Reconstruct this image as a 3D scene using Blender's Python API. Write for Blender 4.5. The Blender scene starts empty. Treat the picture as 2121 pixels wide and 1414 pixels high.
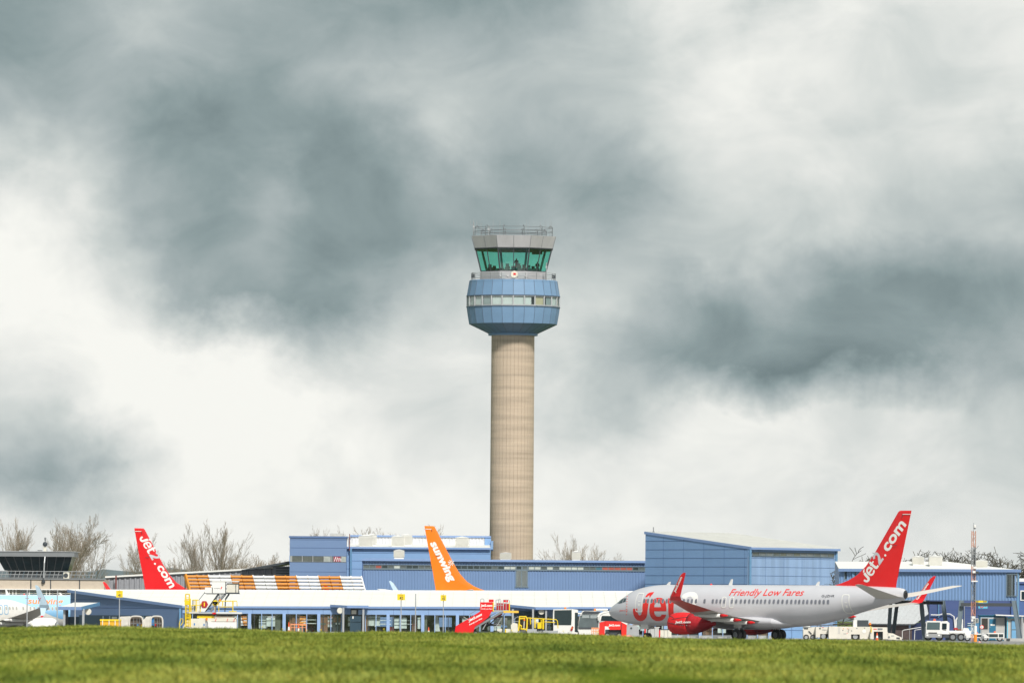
import bpy, bmesh, math, random
import numpy as np
from mathutils import Vector, Matrix
R = math.radians; PI = math.pi
C = bpy.context.scene.collection
SC = bpy.context.scene

# ------------------------------------------------------------------ camera
F = 16960.0; CX, CY = 1060.5, 707.0; CAMH = 2.2; HOR = 1275.0
PITCH = math.atan((HOR - CY) / F); ROLL = R(0.45)
RM = Matrix.Rotation(PI / 2 + PITCH, 4, 'X') @ Matrix.Rotation(ROLL, 4, 'Z')
cd = bpy.data.cameras.new('camera'); cam = bpy.data.objects.new('camera', cd); C.objects.link(cam)
cam.matrix_world = Matrix.Translation((0, 0, CAMH)) @ RM
cd.sensor_width = 36; cd.lens = 36 * F / 2121; cd.clip_start = 1; cd.clip_end = 30000
cd.dof.use_dof = True; cd.dof.focus_distance = 850; cd.dof.aperture_fstop = 8
SC.camera = cam
RM3 = RM.to_3x3()

def P(px, py, Y):
    d = RM3 @ Vector(((px - CX) / F, -(py - CY) / F, -1)); t = Y / d.y
    return Vector((d.x * t, Y, CAMH + d.z * t))
def proj(p):
    q = RM3.transposed() @ (Vector(p) - Vector((0, 0, CAMH)))
    return CX + F * q.x / -q.z, CY - F * q.y / -q.z

# ------------------------------------------------------------------ sky and sun
SUN_AZ, SUN_EL = 166.0, 42.0
w = bpy.data.worlds.new('World'); SC.world = w; w.use_nodes = True
nt = w.node_tree; nt.nodes.clear()
def N(t, **k):
    n = nt.nodes.new(t)
    for a, b in k.items(): setattr(n, a, b)
    return n
def L(a, b): nt.links.new(a, b)
def M(op, a, b=None, c=None, clamp=False):
    n = N('ShaderNodeMath', operation=op, use_clamp=clamp)
    for i, v in enumerate((a, b, c)):
        if v is None: continue
        if isinstance(v, (int, float)): n.inputs[i].default_value = v
        else: L(v, n.inputs[i])
    return n.outputs[0]
tc = N('ShaderNodeTexCoord'); sp = N('ShaderNodeSeparateXYZ'); L(tc.outputs['Generated'], sp.inputs[0])
az = M('ARCTAN2', sp.outputs[0], sp.outputs[1]); el = M('ARCSINE', sp.outputs[2])
KS = F / 1000.0
cb = N('ShaderNodeCombineXYZ'); L(M('MULTIPLY', az, KS), cb.inputs[0]); L(M('MULTIPLY', el, KS), cb.inputs[1])
base_uv = cb.outputs[0]
n1 = N('ShaderNodeTexNoise'); n1.inputs['Scale'].default_value = 3.4; n1.inputs['Detail'].default_value = 8; n1.inputs['Roughness'].default_value = .60
L(base_uv, n1.inputs['Vector'])
vs = N('ShaderNodeVectorMath', operation='SUBTRACT'); L(n1.outputs['Color'], vs.inputs[0]); vs.inputs[1].default_value = (.5, .5, .5)
vm = N('ShaderNodeVectorMath', operation='MULTIPLY_ADD'); L(vs.outputs[0], vm.inputs[0]); vm.inputs[1].default_value = (.30, .30, 0); L(base_uv, vm.inputs[2])
warp = vm.outputs[0]
# cloud brightness by direction: bands of elevation, each with its own profile over azimuth
BANDS = [(1275, [(0, .60), (212, .69), (424, .66), (636, .60), (848, .62), (1070, .58), (1272, .76), (1460, .87), (1550, .80), (1700, .87), (1908, .83), (2120, .86)]),
         (1153, [(0, .62), (212, .68), (400, .66), (530, .60), (636, .66), (848, .71), (1060, .70), (1272, .78), (1484, .92), (1696, .87), (1908, .83), (2120, .89)]),
         (1031, [(0, .68), (212, .62), (310, .55), (424, .58), (530, .63), (636, .60), (720, .58), (868, .77), (1060, .70), (1272, .76), (1484, .85), (1696, .80), (1908, .85), (2120, .86)]),
         (909, [(0, .82), (212, .70), (318, .60), (424, .58), (560, .67), (636, .55), (740, .56), (848, .62), (1060, .62), (1272, .63), (1484, .83), (1696, .83), (1908, .78), (2120, .72)]),
         (787, [(0, .96), (170, .84), (318, .66), (424, .62), (530, .66), (636, .58), (740, .56), (848, .60), (1060, .62), (1272, .76), (1484, .79), (1696, .77), (1908, .73), (2120, .70)]),
         (665, [(0, .98), (212, .91), (318, .80), (424, .59), (530, .59), (636, .55), (740, .63), (848, .74), (1060, .79), (1272, .74), (1450, .60), (1580, .63), (1696, .55), (1908, .57), (2120, .61)]),
         (543, [(0, .90), (212, .94), (424, .93), (530, .90), (620, .76), (700, .80), (848, .85), (1060, .86), (1180, .74), (1290, .64), (1484, .54), (1696, .49), (1908, .57), (2120, .66)]),
         (421, [(0, .80), (120, .78), (212, .92), (424, .98), (636, .94), (848, .84), (1060, .88), (1240, .76), (1400, .88), (1696, .87), (1908, .82), (2120, .74)]),
         (299, [(0, .66), (106, .62), (212, .78), (318, .95), (424, .97), (636, .95), (848, .88), (1060, .92), (1272, .93), (1484, .92), (1696, .89), (1908, .84), (2120, .80)]),
         (177, [(0, .88), (212, .90), (424, .96), (636, .95), (848, .97), (1060, .96), (1272, .93), (1484, .91), (1696, .89), (1908, .86), (2120, .84)])]
sw = N('ShaderNodeSeparateXYZ'); L(warp, sw.inputs[0]); su = M('MULTIPLY_ADD', sw.outputs[0], 1 / 2.12, .49)
def band(pts):
    r = N('ShaderNodeValToRGB'); L(su, r.inputs[0]); el = r.color_ramp; el.interpolation = 'CARDINAL'
    while len(el.elements) < len(pts): el.elements.new(.5)
    for q_, (p_, v_) in zip(el.elements, pts): q_.position = p_ / 2121; q_.color = (v_, v_, v_, 1)
    return r.outputs[0]
acc = band(BANDS[-1][1])
for (y0_, _), (y1_, pts) in zip(BANDS[::-1], BANDS[::-1][1:]):
    t_ = M('MULTIPLY_ADD', sw.outputs[1], 1000 / (y1_ - y0_), -y0_ / (y1_ - y0_), clamp=True); acc = M('MULTIPLY_ADD', M('SUBTRACT', band(pts), acc), t_, acc)
mp0 = N('ShaderNodeMapping'); mp0.inputs['Rotation'].default_value = (0, 0, R(-18)); mp0.inputs['Scale'].default_value = (.8, 1.25, 1); L(base_uv, mp0.inputs[0])
n2 = N('ShaderNodeTexNoise'); n2.inputs['Scale'].default_value = 4.2; n2.inputs['Detail'].default_value = 9; n2.inputs['Roughness'].default_value = .56
n2.inputs['Distortion'].default_value = .5; L(mp0.outputs[0], n2.inputs['Vector'])
v = M('MULTIPLY_ADD', M('SUBTRACT', acc, .75), 1.02, .770)
v = M('ADD', v, M('MULTIPLY', M('SUBTRACT', n2.outputs[0], .5), .29))
cr = N('ShaderNodeValToRGB'); L(v, cr.inputs[0]); e = cr.color_ramp; e.interpolation = 'LINEAR'
def lin(c): return tuple(((x / 255 + .055) / 1.055) ** 2.4 if x > 10 else x / 255 / 12.92 for x in c) + (1,)
RAMP = [(.40, (90, 107, 110)), (.50, (113, 130, 133)), (.60, (141, 157, 159)), (.70, (171, 182, 183)), (.80, (201, 208, 206)), (.90, (231, 233, 229)), (.98, (250, 250, 244))]
while len(e.elements) < len(RAMP): e.elements.new(.5)
for el_, (p_, c_) in zip(e.elements, RAMP): el_.position = p_; el_.color = lin(c_)
# below the horizon: dull field colour
sky = N('ShaderNodeTexSky', sky_type='NISHITA'); sky.sun_disc = False; sky.sun_elevation = R(SUN_EL); sky.sun_rotation = R(SUN_AZ)
sky.air_density = 1.3; sky.dust_density = 2.5
b1 = N('ShaderNodeBackground'); L(sky.outputs[0], b1.inputs[0]); b1.inputs[1].default_value = .07
b2 = N('ShaderNodeBackground'); L(cr.outputs[0], b2.inputs[0]); b2.inputs[1].default_value = 1.02
mx = N('ShaderNodeMixShader'); mx.inputs[0].default_value = .97; L(b1.outputs[0], mx.inputs[1]); L(b2.outputs[0], mx.inputs[2])
wo = N('ShaderNodeOutputWorld'); L(mx.outputs[0], wo.inputs[0])
w.cycles.sampling_method = 'MANUAL'; w.cycles.sample_map_resolution = 512

sl = bpy.data.lights.new('sun', 'SUN'); so = bpy.data.objects.new('sun', sl); C.objects.link(so)
sl.energy = 4.2; sl.angle = R(8); sl.color = (1, .95, .87)
sd = Vector((math.sin(R(SUN_AZ)) * math.cos(R(SUN_EL)), math.cos(R(SUN_AZ)) * math.cos(R(SUN_EL)), math.sin(R(SUN_EL))))
so.rotation_euler = sd.to_track_quat('Z', 'Y').to_euler()
SC.view_settings.view_transform = 'Standard'; SC.view_settings.look = 'None'; SC.view_settings.exposure = 0; SC.view_settings.gamma = 1
SC.cycles.max_bounces = 6; SC.cycles.transparent_max_bounces = 24; SC.cycles.diffuse_bounces = 3; SC.cycles.glossy_bounces = 3
SC.cycles.caustics_reflective = False; SC.cycles.caustics_refractive = False

# ------------------------------------------------------------------ helpers
ORG = {}
class MB:
    def __init__(s): s.v = []; s.f = []; s.m = []; s.mats = []
    def mi(s, m):
        if m not in s.mats: s.mats.append(m)
        return s.mats.index(m)
    def add(s, vs, fs, m):
        o = len(s.v); s.v += [tuple(x) for x in vs]; k = s.mi(m)
        for f in fs: s.f.append(tuple(o + i for i in f)); s.m.append(k)
        return s
    def box(s, x0, x1, y0, y1, z0, z1, m):
        x0, x1 = sorted((x0, x1)); y0, y1 = sorted((y0, y1)); z0, z1 = sorted((z0, z1))
        v = [(x, y, z) for z in (z0, z1) for y in (y0, y1) for x in (x0, x1)]
        return s.add(v, [(0, 2, 3, 1), (4, 5, 7, 6), (0, 1, 5, 4), (2, 6, 7, 3), (0, 4, 6, 2), (1, 3, 7, 5)], m)
    def obox(s, c, ax, ay, az_, m):   # oriented box: centre and three half-axis vectors
        c, ax, ay, az_ = map(Vector, (c, ax, ay, az_))
        v = [c + ax * i + ay * j + az_ * k for k in (-1, 1) for j in (-1, 1) for i in (-1, 1)]
        return s.add(v, [(0, 2, 3, 1), (4, 5, 7, 6), (0, 1, 5, 4), (2, 6, 7, 3), (0, 4, 6, 2), (1, 3, 7, 5)], m)
    def beam(s, a, b, wd, hd, m):   # rectangular bar from a to b
        a, b = Vector(a), Vector(b); d = (b - a); ln = d.length
        if ln < 1e-6: return s
        d.normalize(); up = Vector((0, 0, 1)) if abs(d.z) < .95 else Vector((0, 1, 0))
        sx = d.cross(up).normalized(); sz = sx.cross(d).normalized()
        return s.obox((a + b) / 2, d * ln / 2, sx * wd / 2, sz * hd / 2, m)
    def prism(s, poly, d, m):   # planar polygon pushed along d
        d = Vector(d); n = len(poly); a = [Vector(p) for p in poly]
        v = a + [p + d for p in a]
        return s.add(v, [tuple(range(n))[::-1], tuple(range(n, 2 * n))] + [(i, (i + 1) % n, n + (i + 1) % n, n + i) for i in range(n)], m)
    def slab(s, a, b, c, d, th, m):   # quad thickened downward
        v = [Vector(p) for p in (a, b, c, d)]
        return s.prism(v, (0, 0, -th), m)
    def tube(s, pts, r, m, n=6, caps=True):
        pts = [Vector(p) for p in pts]; rr = r if isinstance(r, (list, tuple)) else [r] * len(pts)
        vs = []; prev = None
        for i, p in enumerate(pts):
            d = (pts[min(i + 1, len(pts) - 1)] - pts[max(i - 1, 0)])
            d = d.normalized() if d.length > 1e-9 else Vector((0, 0, 1))
            if prev is None:
                up = Vector((0, 0, 1)) if abs(d.z) < .9 else Vector((1, 0, 0)); sx = d.cross(up).normalized()
            else: sx = (prev - d * prev.dot(d)).normalized()
            prev = sx; sy = d.cross(sx)
            for k in range(n):
                a = 2 * PI * k / n; vs.append(p + (sx * math.cos(a) + sy * math.sin(a)) * rr[i])
        fs = [(i * n + k, i * n + (k + 1) % n, (i + 1) * n + (k + 1) % n, (i + 1) * n + k) for i in range(len(pts) - 1) for k in range(n)]
        if caps: fs += [tuple(range(n))[::-1], tuple(range((len(pts) - 1) * n, len(pts) * n))]
        return s.add(vs, fs, m)
    def lathe(s, prof, c, n, m, axis='z', rot0=0, caps=True):   # prof [(r, h)]
        c = Vector(c); vs = []
        for r, h in prof:
            for k in range(n):
                a = 2 * PI * k / n + rot0; x, y = r * math.cos(a), r * math.sin(a)
                vs.append(c + (Vector((x, y, h)) if axis == 'z' else Vector((h, x, y)) if axis == 'x' else Vector((x, h, y))))
        fs = [(i * n + k, i * n + (k + 1) % n, (i + 1) * n + (k + 1) % n, (i + 1) * n + k) for i in range(len(prof) - 1) for k in range(n)]
        if axis == 'y': fs = [f[::-1] for f in fs]
        if caps: fs += [tuple(range(n))[::-1], tuple(range((len(prof) - 1) * n, len(prof) * n))]
        return s.add(vs, fs, m)
    def build(s, name, parent=None, smooth=False):
        me = bpy.data.meshes.new(name); o = Vector(ORG.get(parent.name, (0, 0, 0))) if parent else Vector((0, 0, 0))
        v = np.array(s.v, dtype=np.float64).reshape(-1, 3) - np.array(o)
        me.from_pydata(v.tolist(), [], s.f)
        for m in s.mats: me.materials.append(m)
        me.polygons.foreach_set('material_index', s.m)
        if smooth: me.polygons.foreach_set('use_smooth', [True] * len(s.f))
        me.update()
        ob = bpy.data.objects.new(name, me); C.objects.link(ob)
        if parent: ob.parent = parent
        ORG[ob.name] = o
        return ob
def tag(o, label=None, cat=None, group=None, kind=None):
    for k, v_ in (('label', label), ('category', cat), ('group', group), ('kind', kind)):
        if v_: o[k] = v_
    return o
def thing(name, label, cat, loc=(0, 0, 0), group=None):
    o = bpy.data.objects.new(name, None); o.empty_display_size = .3; C.objects.link(o); o.location = loc; ORG[o.name] = Vector(loc)
    return tag(o, label, cat, group)
def copy_tree(o, parent=None):
    c = o.copy(); C.objects.link(c); c.parent = parent; ORG[c.name] = ORG.get(o.name, Vector((0, 0, 0)))
    for ch in list(o.children): copy_tree(ch, c)
    return c

MATS = {}
def mat(name, col, rough=.6, metal=0, var=.08, vscale=2.0, bump=0, bscale=20, spec=.5, alpha=1, streak=0, stretch=(1, 1, 1), coat=0, emit=0):
    if name in MATS: return MATS[name]
    m = bpy.data.materials.new(name); m.use_nodes = True; t = m.node_tree; b = t.nodes['Principled BSDF']
    if len(col) == 3: col = tuple(col) + (1,)
    b.inputs['Roughness'].default_value = rough; b.inputs['Metallic'].default_value = metal; b.inputs['Specular IOR Level'].default_value = spec
    b.inputs['Coat Weight'].default_value = coat; b.inputs['Coat Roughness'].default_value = .12
    tcn = t.nodes.new('ShaderNodeTexCoord'); src = tcn.outputs['Object']
    mpn = t.nodes.new('ShaderNodeMapping'); mpn.inputs['Scale'].default_value = stretch; t.links.new(src, mpn.inputs[0])
    nz = t.nodes.new('ShaderNodeTexNoise'); nz.inputs['Scale'].default_value = vscale; nz.inputs['Detail'].default_value = 5; nz.inputs['Roughness'].default_value = .6
    t.links.new(mpn.outputs[0], nz.inputs['Vector'])
    mr = t.nodes.new('ShaderNodeMapRange'); mr.inputs['From Min'].default_value = .25; mr.inputs['From Max'].default_value = .75
    mr.inputs['To Min'].default_value = 1 - var; mr.inputs['To Max'].default_value = 1 + var; t.links.new(nz.outputs[0], mr.inputs[0])
    mm = t.nodes.new('ShaderNodeVectorMath'); mm.operation = 'SCALE'; mm.inputs[0].default_value = col[:3]; t.links.new(mr.outputs[0], mm.inputs['Scale'])
    out = mm.outputs[0]
    if streak:   # long vertical rain marks that belong to the cladding
        mp2 = t.nodes.new('ShaderNodeMapping'); mp2.inputs['Scale'].default_value = (1.1, 1.1, .05); t.links.new(src, mp2.inputs[0])
        n4 = t.nodes.new('ShaderNodeTexNoise'); n4.inputs['Scale'].default_value = 1.3; n4.inputs['Detail'].default_value = 3; t.links.new(mp2.outputs[0], n4.inputs['Vector'])
        r4 = t.nodes.new('ShaderNodeMapRange'); r4.inputs['From Min'].default_value = .42; r4.inputs['From Max'].default_value = .62
        r4.inputs['To Min'].default_value = 1; r4.inputs['To Max'].default_value = 1 - streak; t.links.new(n4.outputs[0], r4.inputs[0])
        m2 = t.nodes.new('ShaderNodeVectorMath'); m2.operation = 'SCALE'; t.links.new(out, m2.inputs[0]); t.links.new(r4.outputs[0], m2.inputs['Scale']); out = m2.outputs[0]
    t.links.new(out, b.inputs['Base Color'])
    if bump:
        nb = t.nodes.new('ShaderNodeTexNoise'); nb.inputs['Scale'].default_value = bscale; nb.inputs['Detail'].default_value = 4; t.links.new(mpn.outputs[0], nb.inputs['Vector'])
        bn = t.nodes.new('ShaderNodeBump'); bn.inputs['Strength'].default_value = bump; bn.inputs['Distance'].default_value = .1
        t.links.new(nb.outputs[0], bn.inputs['Height']); t.links.new(bn.outputs[0], b.inputs['Normal'])
    if alpha < 1: b.inputs['Alpha'].default_value = alpha
    if emit: b.inputs['Emission Color'].default_value = col; b.inputs['Emission Strength'].default_value = emit
    MATS[name] = m; return m
def glass(name, tint, gl=.12, rough=.03):
    m = bpy.data.materials.new(name); m.use_nodes = True; t = m.node_tree; t.nodes.clear()
    o = t.nodes.new('ShaderNodeOutputMaterial'); tr = t.nodes.new('ShaderNodeBsdfTransparent'); tr.inputs[0].default_value = tuple(tint) + (1,)
    g = t.nodes.new('ShaderNodeBsdfGlossy'); g.inputs['Roughness'].default_value = rough; g.inputs['Color'].default_value = (.9, .95, .95, 1)
    nz = t.nodes.new('ShaderNodeTexNoise'); nz.inputs['Scale'].default_value = .6
    bn = t.nodes.new('ShaderNodeBump'); bn.inputs['Strength'].default_value = .15; bn.inputs['Distance'].default_value = .05
    t.links.new(nz.outputs[0], bn.inputs['Height']); t.links.new(bn.outputs[0], g.inputs['Normal'])
    mx_ = t.nodes.new('ShaderNodeMixShader'); mx_.inputs[0].default_value = gl
    t.links.new(tr.outputs[0], mx_.inputs[1]); t.links.new(g.outputs[0], mx_.inputs[2]); t.links.new(mx_.outputs[0], o.inputs[0])
    MATS[name] = m; return m

blue = mat('blue_cladding', (.20, .345, .585), .55, var=.06, vscale=.35)
blue_pale = mat('pale_blue_cladding', (.265, .40, .62), .5, var=.05, vscale=.3, streak=.16)
blue_deep = mat('blue_rib_cladding', (.155, .25, .44), .55, var=.05, vscale=.4)
blue_grey = mat('grey_blue_cladding', (.14, .225, .40), .55, var=.05, vscale=.3)
blue_trim = mat('blue_trim', (.20, .31, .55), .45, var=.05)
seam = mat('panel_seam', (.055, .11, .26), .7)
white_roof = mat('white_roof_sheet', (.76, .76, .735), .6, var=.08, vscale=1.5, stretch=(.15, 1, 1))
roof_seam = mat('roof_sheet_seam', (.68, .67, .62), .7)
white = mat('white_paint', (.78, .78, .76), .45, var=.05)
offwhite = mat('dirty_white_paint', (.68, .66, .58), .5, var=.12, vscale=1.5)
grey_l = mat('light_grey_metal', (.42, .44, .46), .45, metal=.3)
grey_m = mat('mid_grey_metal', (.22, .235, .25), .5, metal=.3)
grey_d = mat('dark_grey_metal', (.045, .055, .065), .5)
black = mat('black_rubber', (.012, .012, .014), .7)
steel_blue = mat('blue_grey_steel', (.14, .19, .23), .5)
concrete = mat('tower_concrete', (.455, .37, .285), .9, var=.24, vscale=1.0, stretch=(.10, .10, 1.9), bump=.3, bscale=6)
beige = mat('beige_concrete', (.52, .45, .37), .85, var=.08)
red = mat('red_paint', (.72, .006, .01), .35, var=.05)
red_cloth = mat('red_cover_cloth', (.70, .008, .012), .7, var=.12, vscale=2, bump=.4, bscale=4)
red_dark = mat('dark_red_cover_cloth', (.40, .004, .012), .75, var=.12, vscale=2, bump=.4, bscale=4)
yellow = mat('yellow_paint', (.80, .58, .01), .45, var=.08)
orange = mat('orange_paint', (.85, .22, .01), .5)
lettering_white = mat('white_lettering', (.82, .82, .80), .45, var=.02)
lettering_red = mat('red_lettering', (.80, .025, .018), .4, var=.02)
lettering_dark = mat('dark_lettering', (.03, .035, .05), .5, var=.02)
dark_glass = mat('dark_window_glass', (.012, .025, .032), .22, var=.3, vscale=1.2, spec=.2)
teal_dark = mat('dark_teal_panel', (.02, .055, .085), .5)

# ------------------------------------------------------------------ ground
def smooth(a, b, x):
    t = np.clip((x - a) / (b - a), 0, 1); return t * t * (3 - 2 * t)
PROF_Y = [-200, 0, 40, 60, 80, 100, 125, 150, 170, 200, 260, 340, 5e4]
PROF_Z = [.3, .62, 1.62, 1.705, 1.775, 1.83, 1.86, 1.87, 1.82, 1.55, .6, -.02, -.02]
def gz(x, y):
    x = np.asarray(x, float); y = np.asarray(y, float)
    z = np.interp(y, PROF_Y, PROF_Z)
    near = 1 - smooth(200, 320, y)
    tilt = np.interp(x, [-60, -9.5, 0, 9.5, 60], [.14, .10, .02, -.105, -.2])
    z = z + near * (tilt * np.clip(y / 150, 0, 1.1) + .022 * np.sin(x * .9 + y * .05) + .016 * np.sin(x * 2.1 + 1.3 + y * .11) - .06 * smooth(30, 60, y))
    z = z - np.interp(x, [-52, -46, -30, -20, 25, 60], [1.1, .6, .6, .3, .3, 0]) * smooth(886, 915, y) * (1 - smooth(990, 1000, y))
    return z
def gzf(x, y): return float(gz(x, y))
def sheet(name, xs, ys, m, dz=0):
    X, Y = np.meshgrid(xs, ys); Z = gz(X, Y) + dz
    nx, ny = len(xs), len(ys); v = np.stack([X.ravel(), Y.ravel(), Z.ravel()], 1)
    f = [(j * nx + i, j * nx + i + 1, (j + 1) * nx + i + 1, (j + 1) * nx + i) for j in range(ny - 1) for i in range(nx - 1)]
    me = bpy.data.meshes.new(name); me.from_pydata(v.tolist(), [], f); me.materials.append(m)
    me.polygons.foreach_set('use_smooth', [True] * len(f)); o = bpy.data.objects.new(name, me); C.objects.link(o)
    return tag(o, kind='structure')
def grass_mat(name, dark, mid, lite, blade=False):
    m = bpy.data.materials.new(name); m.use_nodes = True; t = m.node_tree; b = t.nodes['Principled BSDF']
    ge = t.nodes.new('ShaderNodeNewGeometry'); mp_ = t.nodes.new('ShaderNodeMapping'); mp_.inputs['Scale'].default_value = (1, .16, 1)
    t.links.new(ge.outputs['Position'], mp_.inputs[0])
    a = t.nodes.new('ShaderNodeTexNoise'); a.inputs['Scale'].default_value = .62; a.inputs['Detail'].default_value = 4; a.inputs['Roughness'].default_value = .6; t.links.new(mp_.outputs[0], a.inputs['Vector'])
    c = t.nodes.new('ShaderNodeValToRGB'); t.links.new(a.outputs[0], c.inputs[0]); r = c.color_ramp
    r.elements[0].position = .33; r.elements[0].color = dark + (1,); r.elements[1].position = .68; r.elements[1].color = lite + (1,)
    x = r.elements.new(.5); x.color = mid + (1,)
    out = c.outputs[0]
    if blade:
        at = t.nodes.new('ShaderNodeAttribute'); at.attribute_name = 'tone'
        hs = t.nodes.new('ShaderNodeVectorMath'); hs.operation = 'MULTIPLY'; t.links.new(out, hs.inputs[0]); t.links.new(at.outputs['Color'], hs.inputs[1]); out = hs.outputs[0]
    t.links.new(out, b.inputs['Base Color']); b.inputs['Roughness'].default_value = .8; b.inputs['Specular IOR Level'].default_value = .08 if blade else 0
    MATS[name] = m; return m
gbase = grass_mat('grass_soil', (.06, .09, .012), (.10, .14, .016), (.15, .18, .025))
gblade = grass_mat('grass_blade', (.09, .135, .022), (.20, .24, .042), (.29, .31, .07), True)
ys = np.concatenate([np.arange(-200, 40, 20), np.arange(40, 210, 4), np.arange(210, 400, 20), np.array([450, 550, 700, 860, 886, 893, 900, 907, 915, 930, 960, 985, 990, 1000, 1030, 1100, 1300, 1700, 2500, 4000, 7400.])])
xs = np.concatenate([[-8000, -4000, -1500, -600, -200, -100], np.arange(-60, 61, 2), [100, 200, 600, 1500, 4000, 8000.]])
sheet('ground', xs, ys, gbase)
ap_m = mat('apron_concrete', (.23, .23, .225), .85, var=.12, vscale=.3, bump=.1)
sheet('apron', np.arange(-120, 121, 4.), np.concatenate([np.arange(600, 886, 20.), [886, 893, 900, 907, 915, 930, 960, 985, 990, 1000, 1020]]), ap_m, .03)

rng = np.random.default_rng(7)
def grass_blades():
    n = 880000
    y = 38 + (172 - 38) * rng.random(n) ** .85
    hw_ = .07 * y + 5.5; x = (rng.random(n) * 2 - 1) * hw_
    # clumping: two octaves of cheap value noise from sines
    cl = np.sin(x * 2.3 + 1.7 * np.sin(y * .21)) * np.sin(y * .37 + 1.3 * np.sin(x * 1.1)) + .6 * np.sin(x * 6.1 + y * .9) * np.sin(y * 1.13 - x * 2.7)
    h = (.030 + .022 * rng.random(n)) * (1 + .22 * cl); h *= np.where(rng.random(n) < .03, 1.7, 1)
    wd = (.006 + .006 * rng.random(n)) * (.7 + y / 150); a = rng.random(n) * 2 * PI
    z = gz(x, y) - .005
    lean = .9 * h; la = rng.random(n) * 2 * PI
    b0 = np.stack([x - np.cos(a) * wd, y - np.sin(a) * wd, z], 1); b1_ = np.stack([x + np.cos(a) * wd, y + np.sin(a) * wd, z], 1)
    tp = np.stack([x + np.cos(la) * lean, y + np.sin(la) * lean, z + h], 1)
    V = np.stack([b0, b1_, tp], 1).reshape(-1, 3).astype(np.float32)
    me = bpy.data.meshes.new('grass'); me.vertices.add(3 * n); me.vertices.foreach_set('co', V.ravel())
    me.loops.add(3 * n); me.loops.foreach_set('vertex_index', np.arange(3 * n, dtype=np.int32))
    me.polygons.add(n); me.polygons.foreach_set('loop_start', np.arange(0, 3 * n, 3, dtype=np.int32)); me.polygons.foreach_set('loop_total', np.full(n, 3, np.int32))
    me.update()
    t1 = .84 + .32 * rng.random(n); yel = np.where(rng.random(n) < .14, 1.4, 1.0) * (1 - .07 * cl)
    col = np.stack([t1 * yel, t1 * (1 + (yel - 1) * .45), t1, np.ones(n)], 1)
    at = me.color_attributes.new('tone', 'FLOAT_COLOR', 'POINT'); at.data.foreach_set('color', np.repeat(col, 3, 0).astype(np.float32).ravel())
    me.materials.append(gblade); o = bpy.data.objects.new('grass', me); C.objects.link(o)
    tag(o, 'short green grass with yellowed tufts growing over the airfield bank', 'grass', kind='stuff')
grass_blades()
# ------------------------------------------------------------------ hills and bare trees
hill_m = mat('hazy_hill_woods', (.085, .12, .13), .95, var=.2, vscale=.01)  # base lightened and blued: part of the distance haze is in the colour
def hills():
    mb = MB(); Y0 = 6500; xs_ = np.linspace(-700, 500, 90)
    z = 47 + 9 * np.sin(xs_ / 130 + 1) + 5 * np.sin(xs_ / 47) + 1.6 * np.sin(xs_ / 9.0) - 14 * smooth(-330, -180, xs_) - 16 * smooth(0, 200, xs_)
    vs = []
    for x, h in zip(xs_, z): vs += [(x, Y0 - 500, -1), (x, Y0 - 120, h * .8), (x, Y0, h), (x, Y0 + 700, -1)]
    fs = [(i * 4 + k, i * 4 + 4 + k, i * 4 + 5 + k, i * 4 + 1 + k) for i in range(len(xs_) - 1) for k in range(3)]
    mb.add(vs, fs, hill_m); tag(mb.build('hills', smooth=True), kind='structure')
hills()
bark_a = mat('pale_bark', (.20, .17, .13), .9, var=.2)
bark_t = mat('twig_bark', (.26, .215, .165), .9, var=.3)
bark_d = mat('dark_bark', (.085, .08, .06), .9, var=.2)
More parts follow.
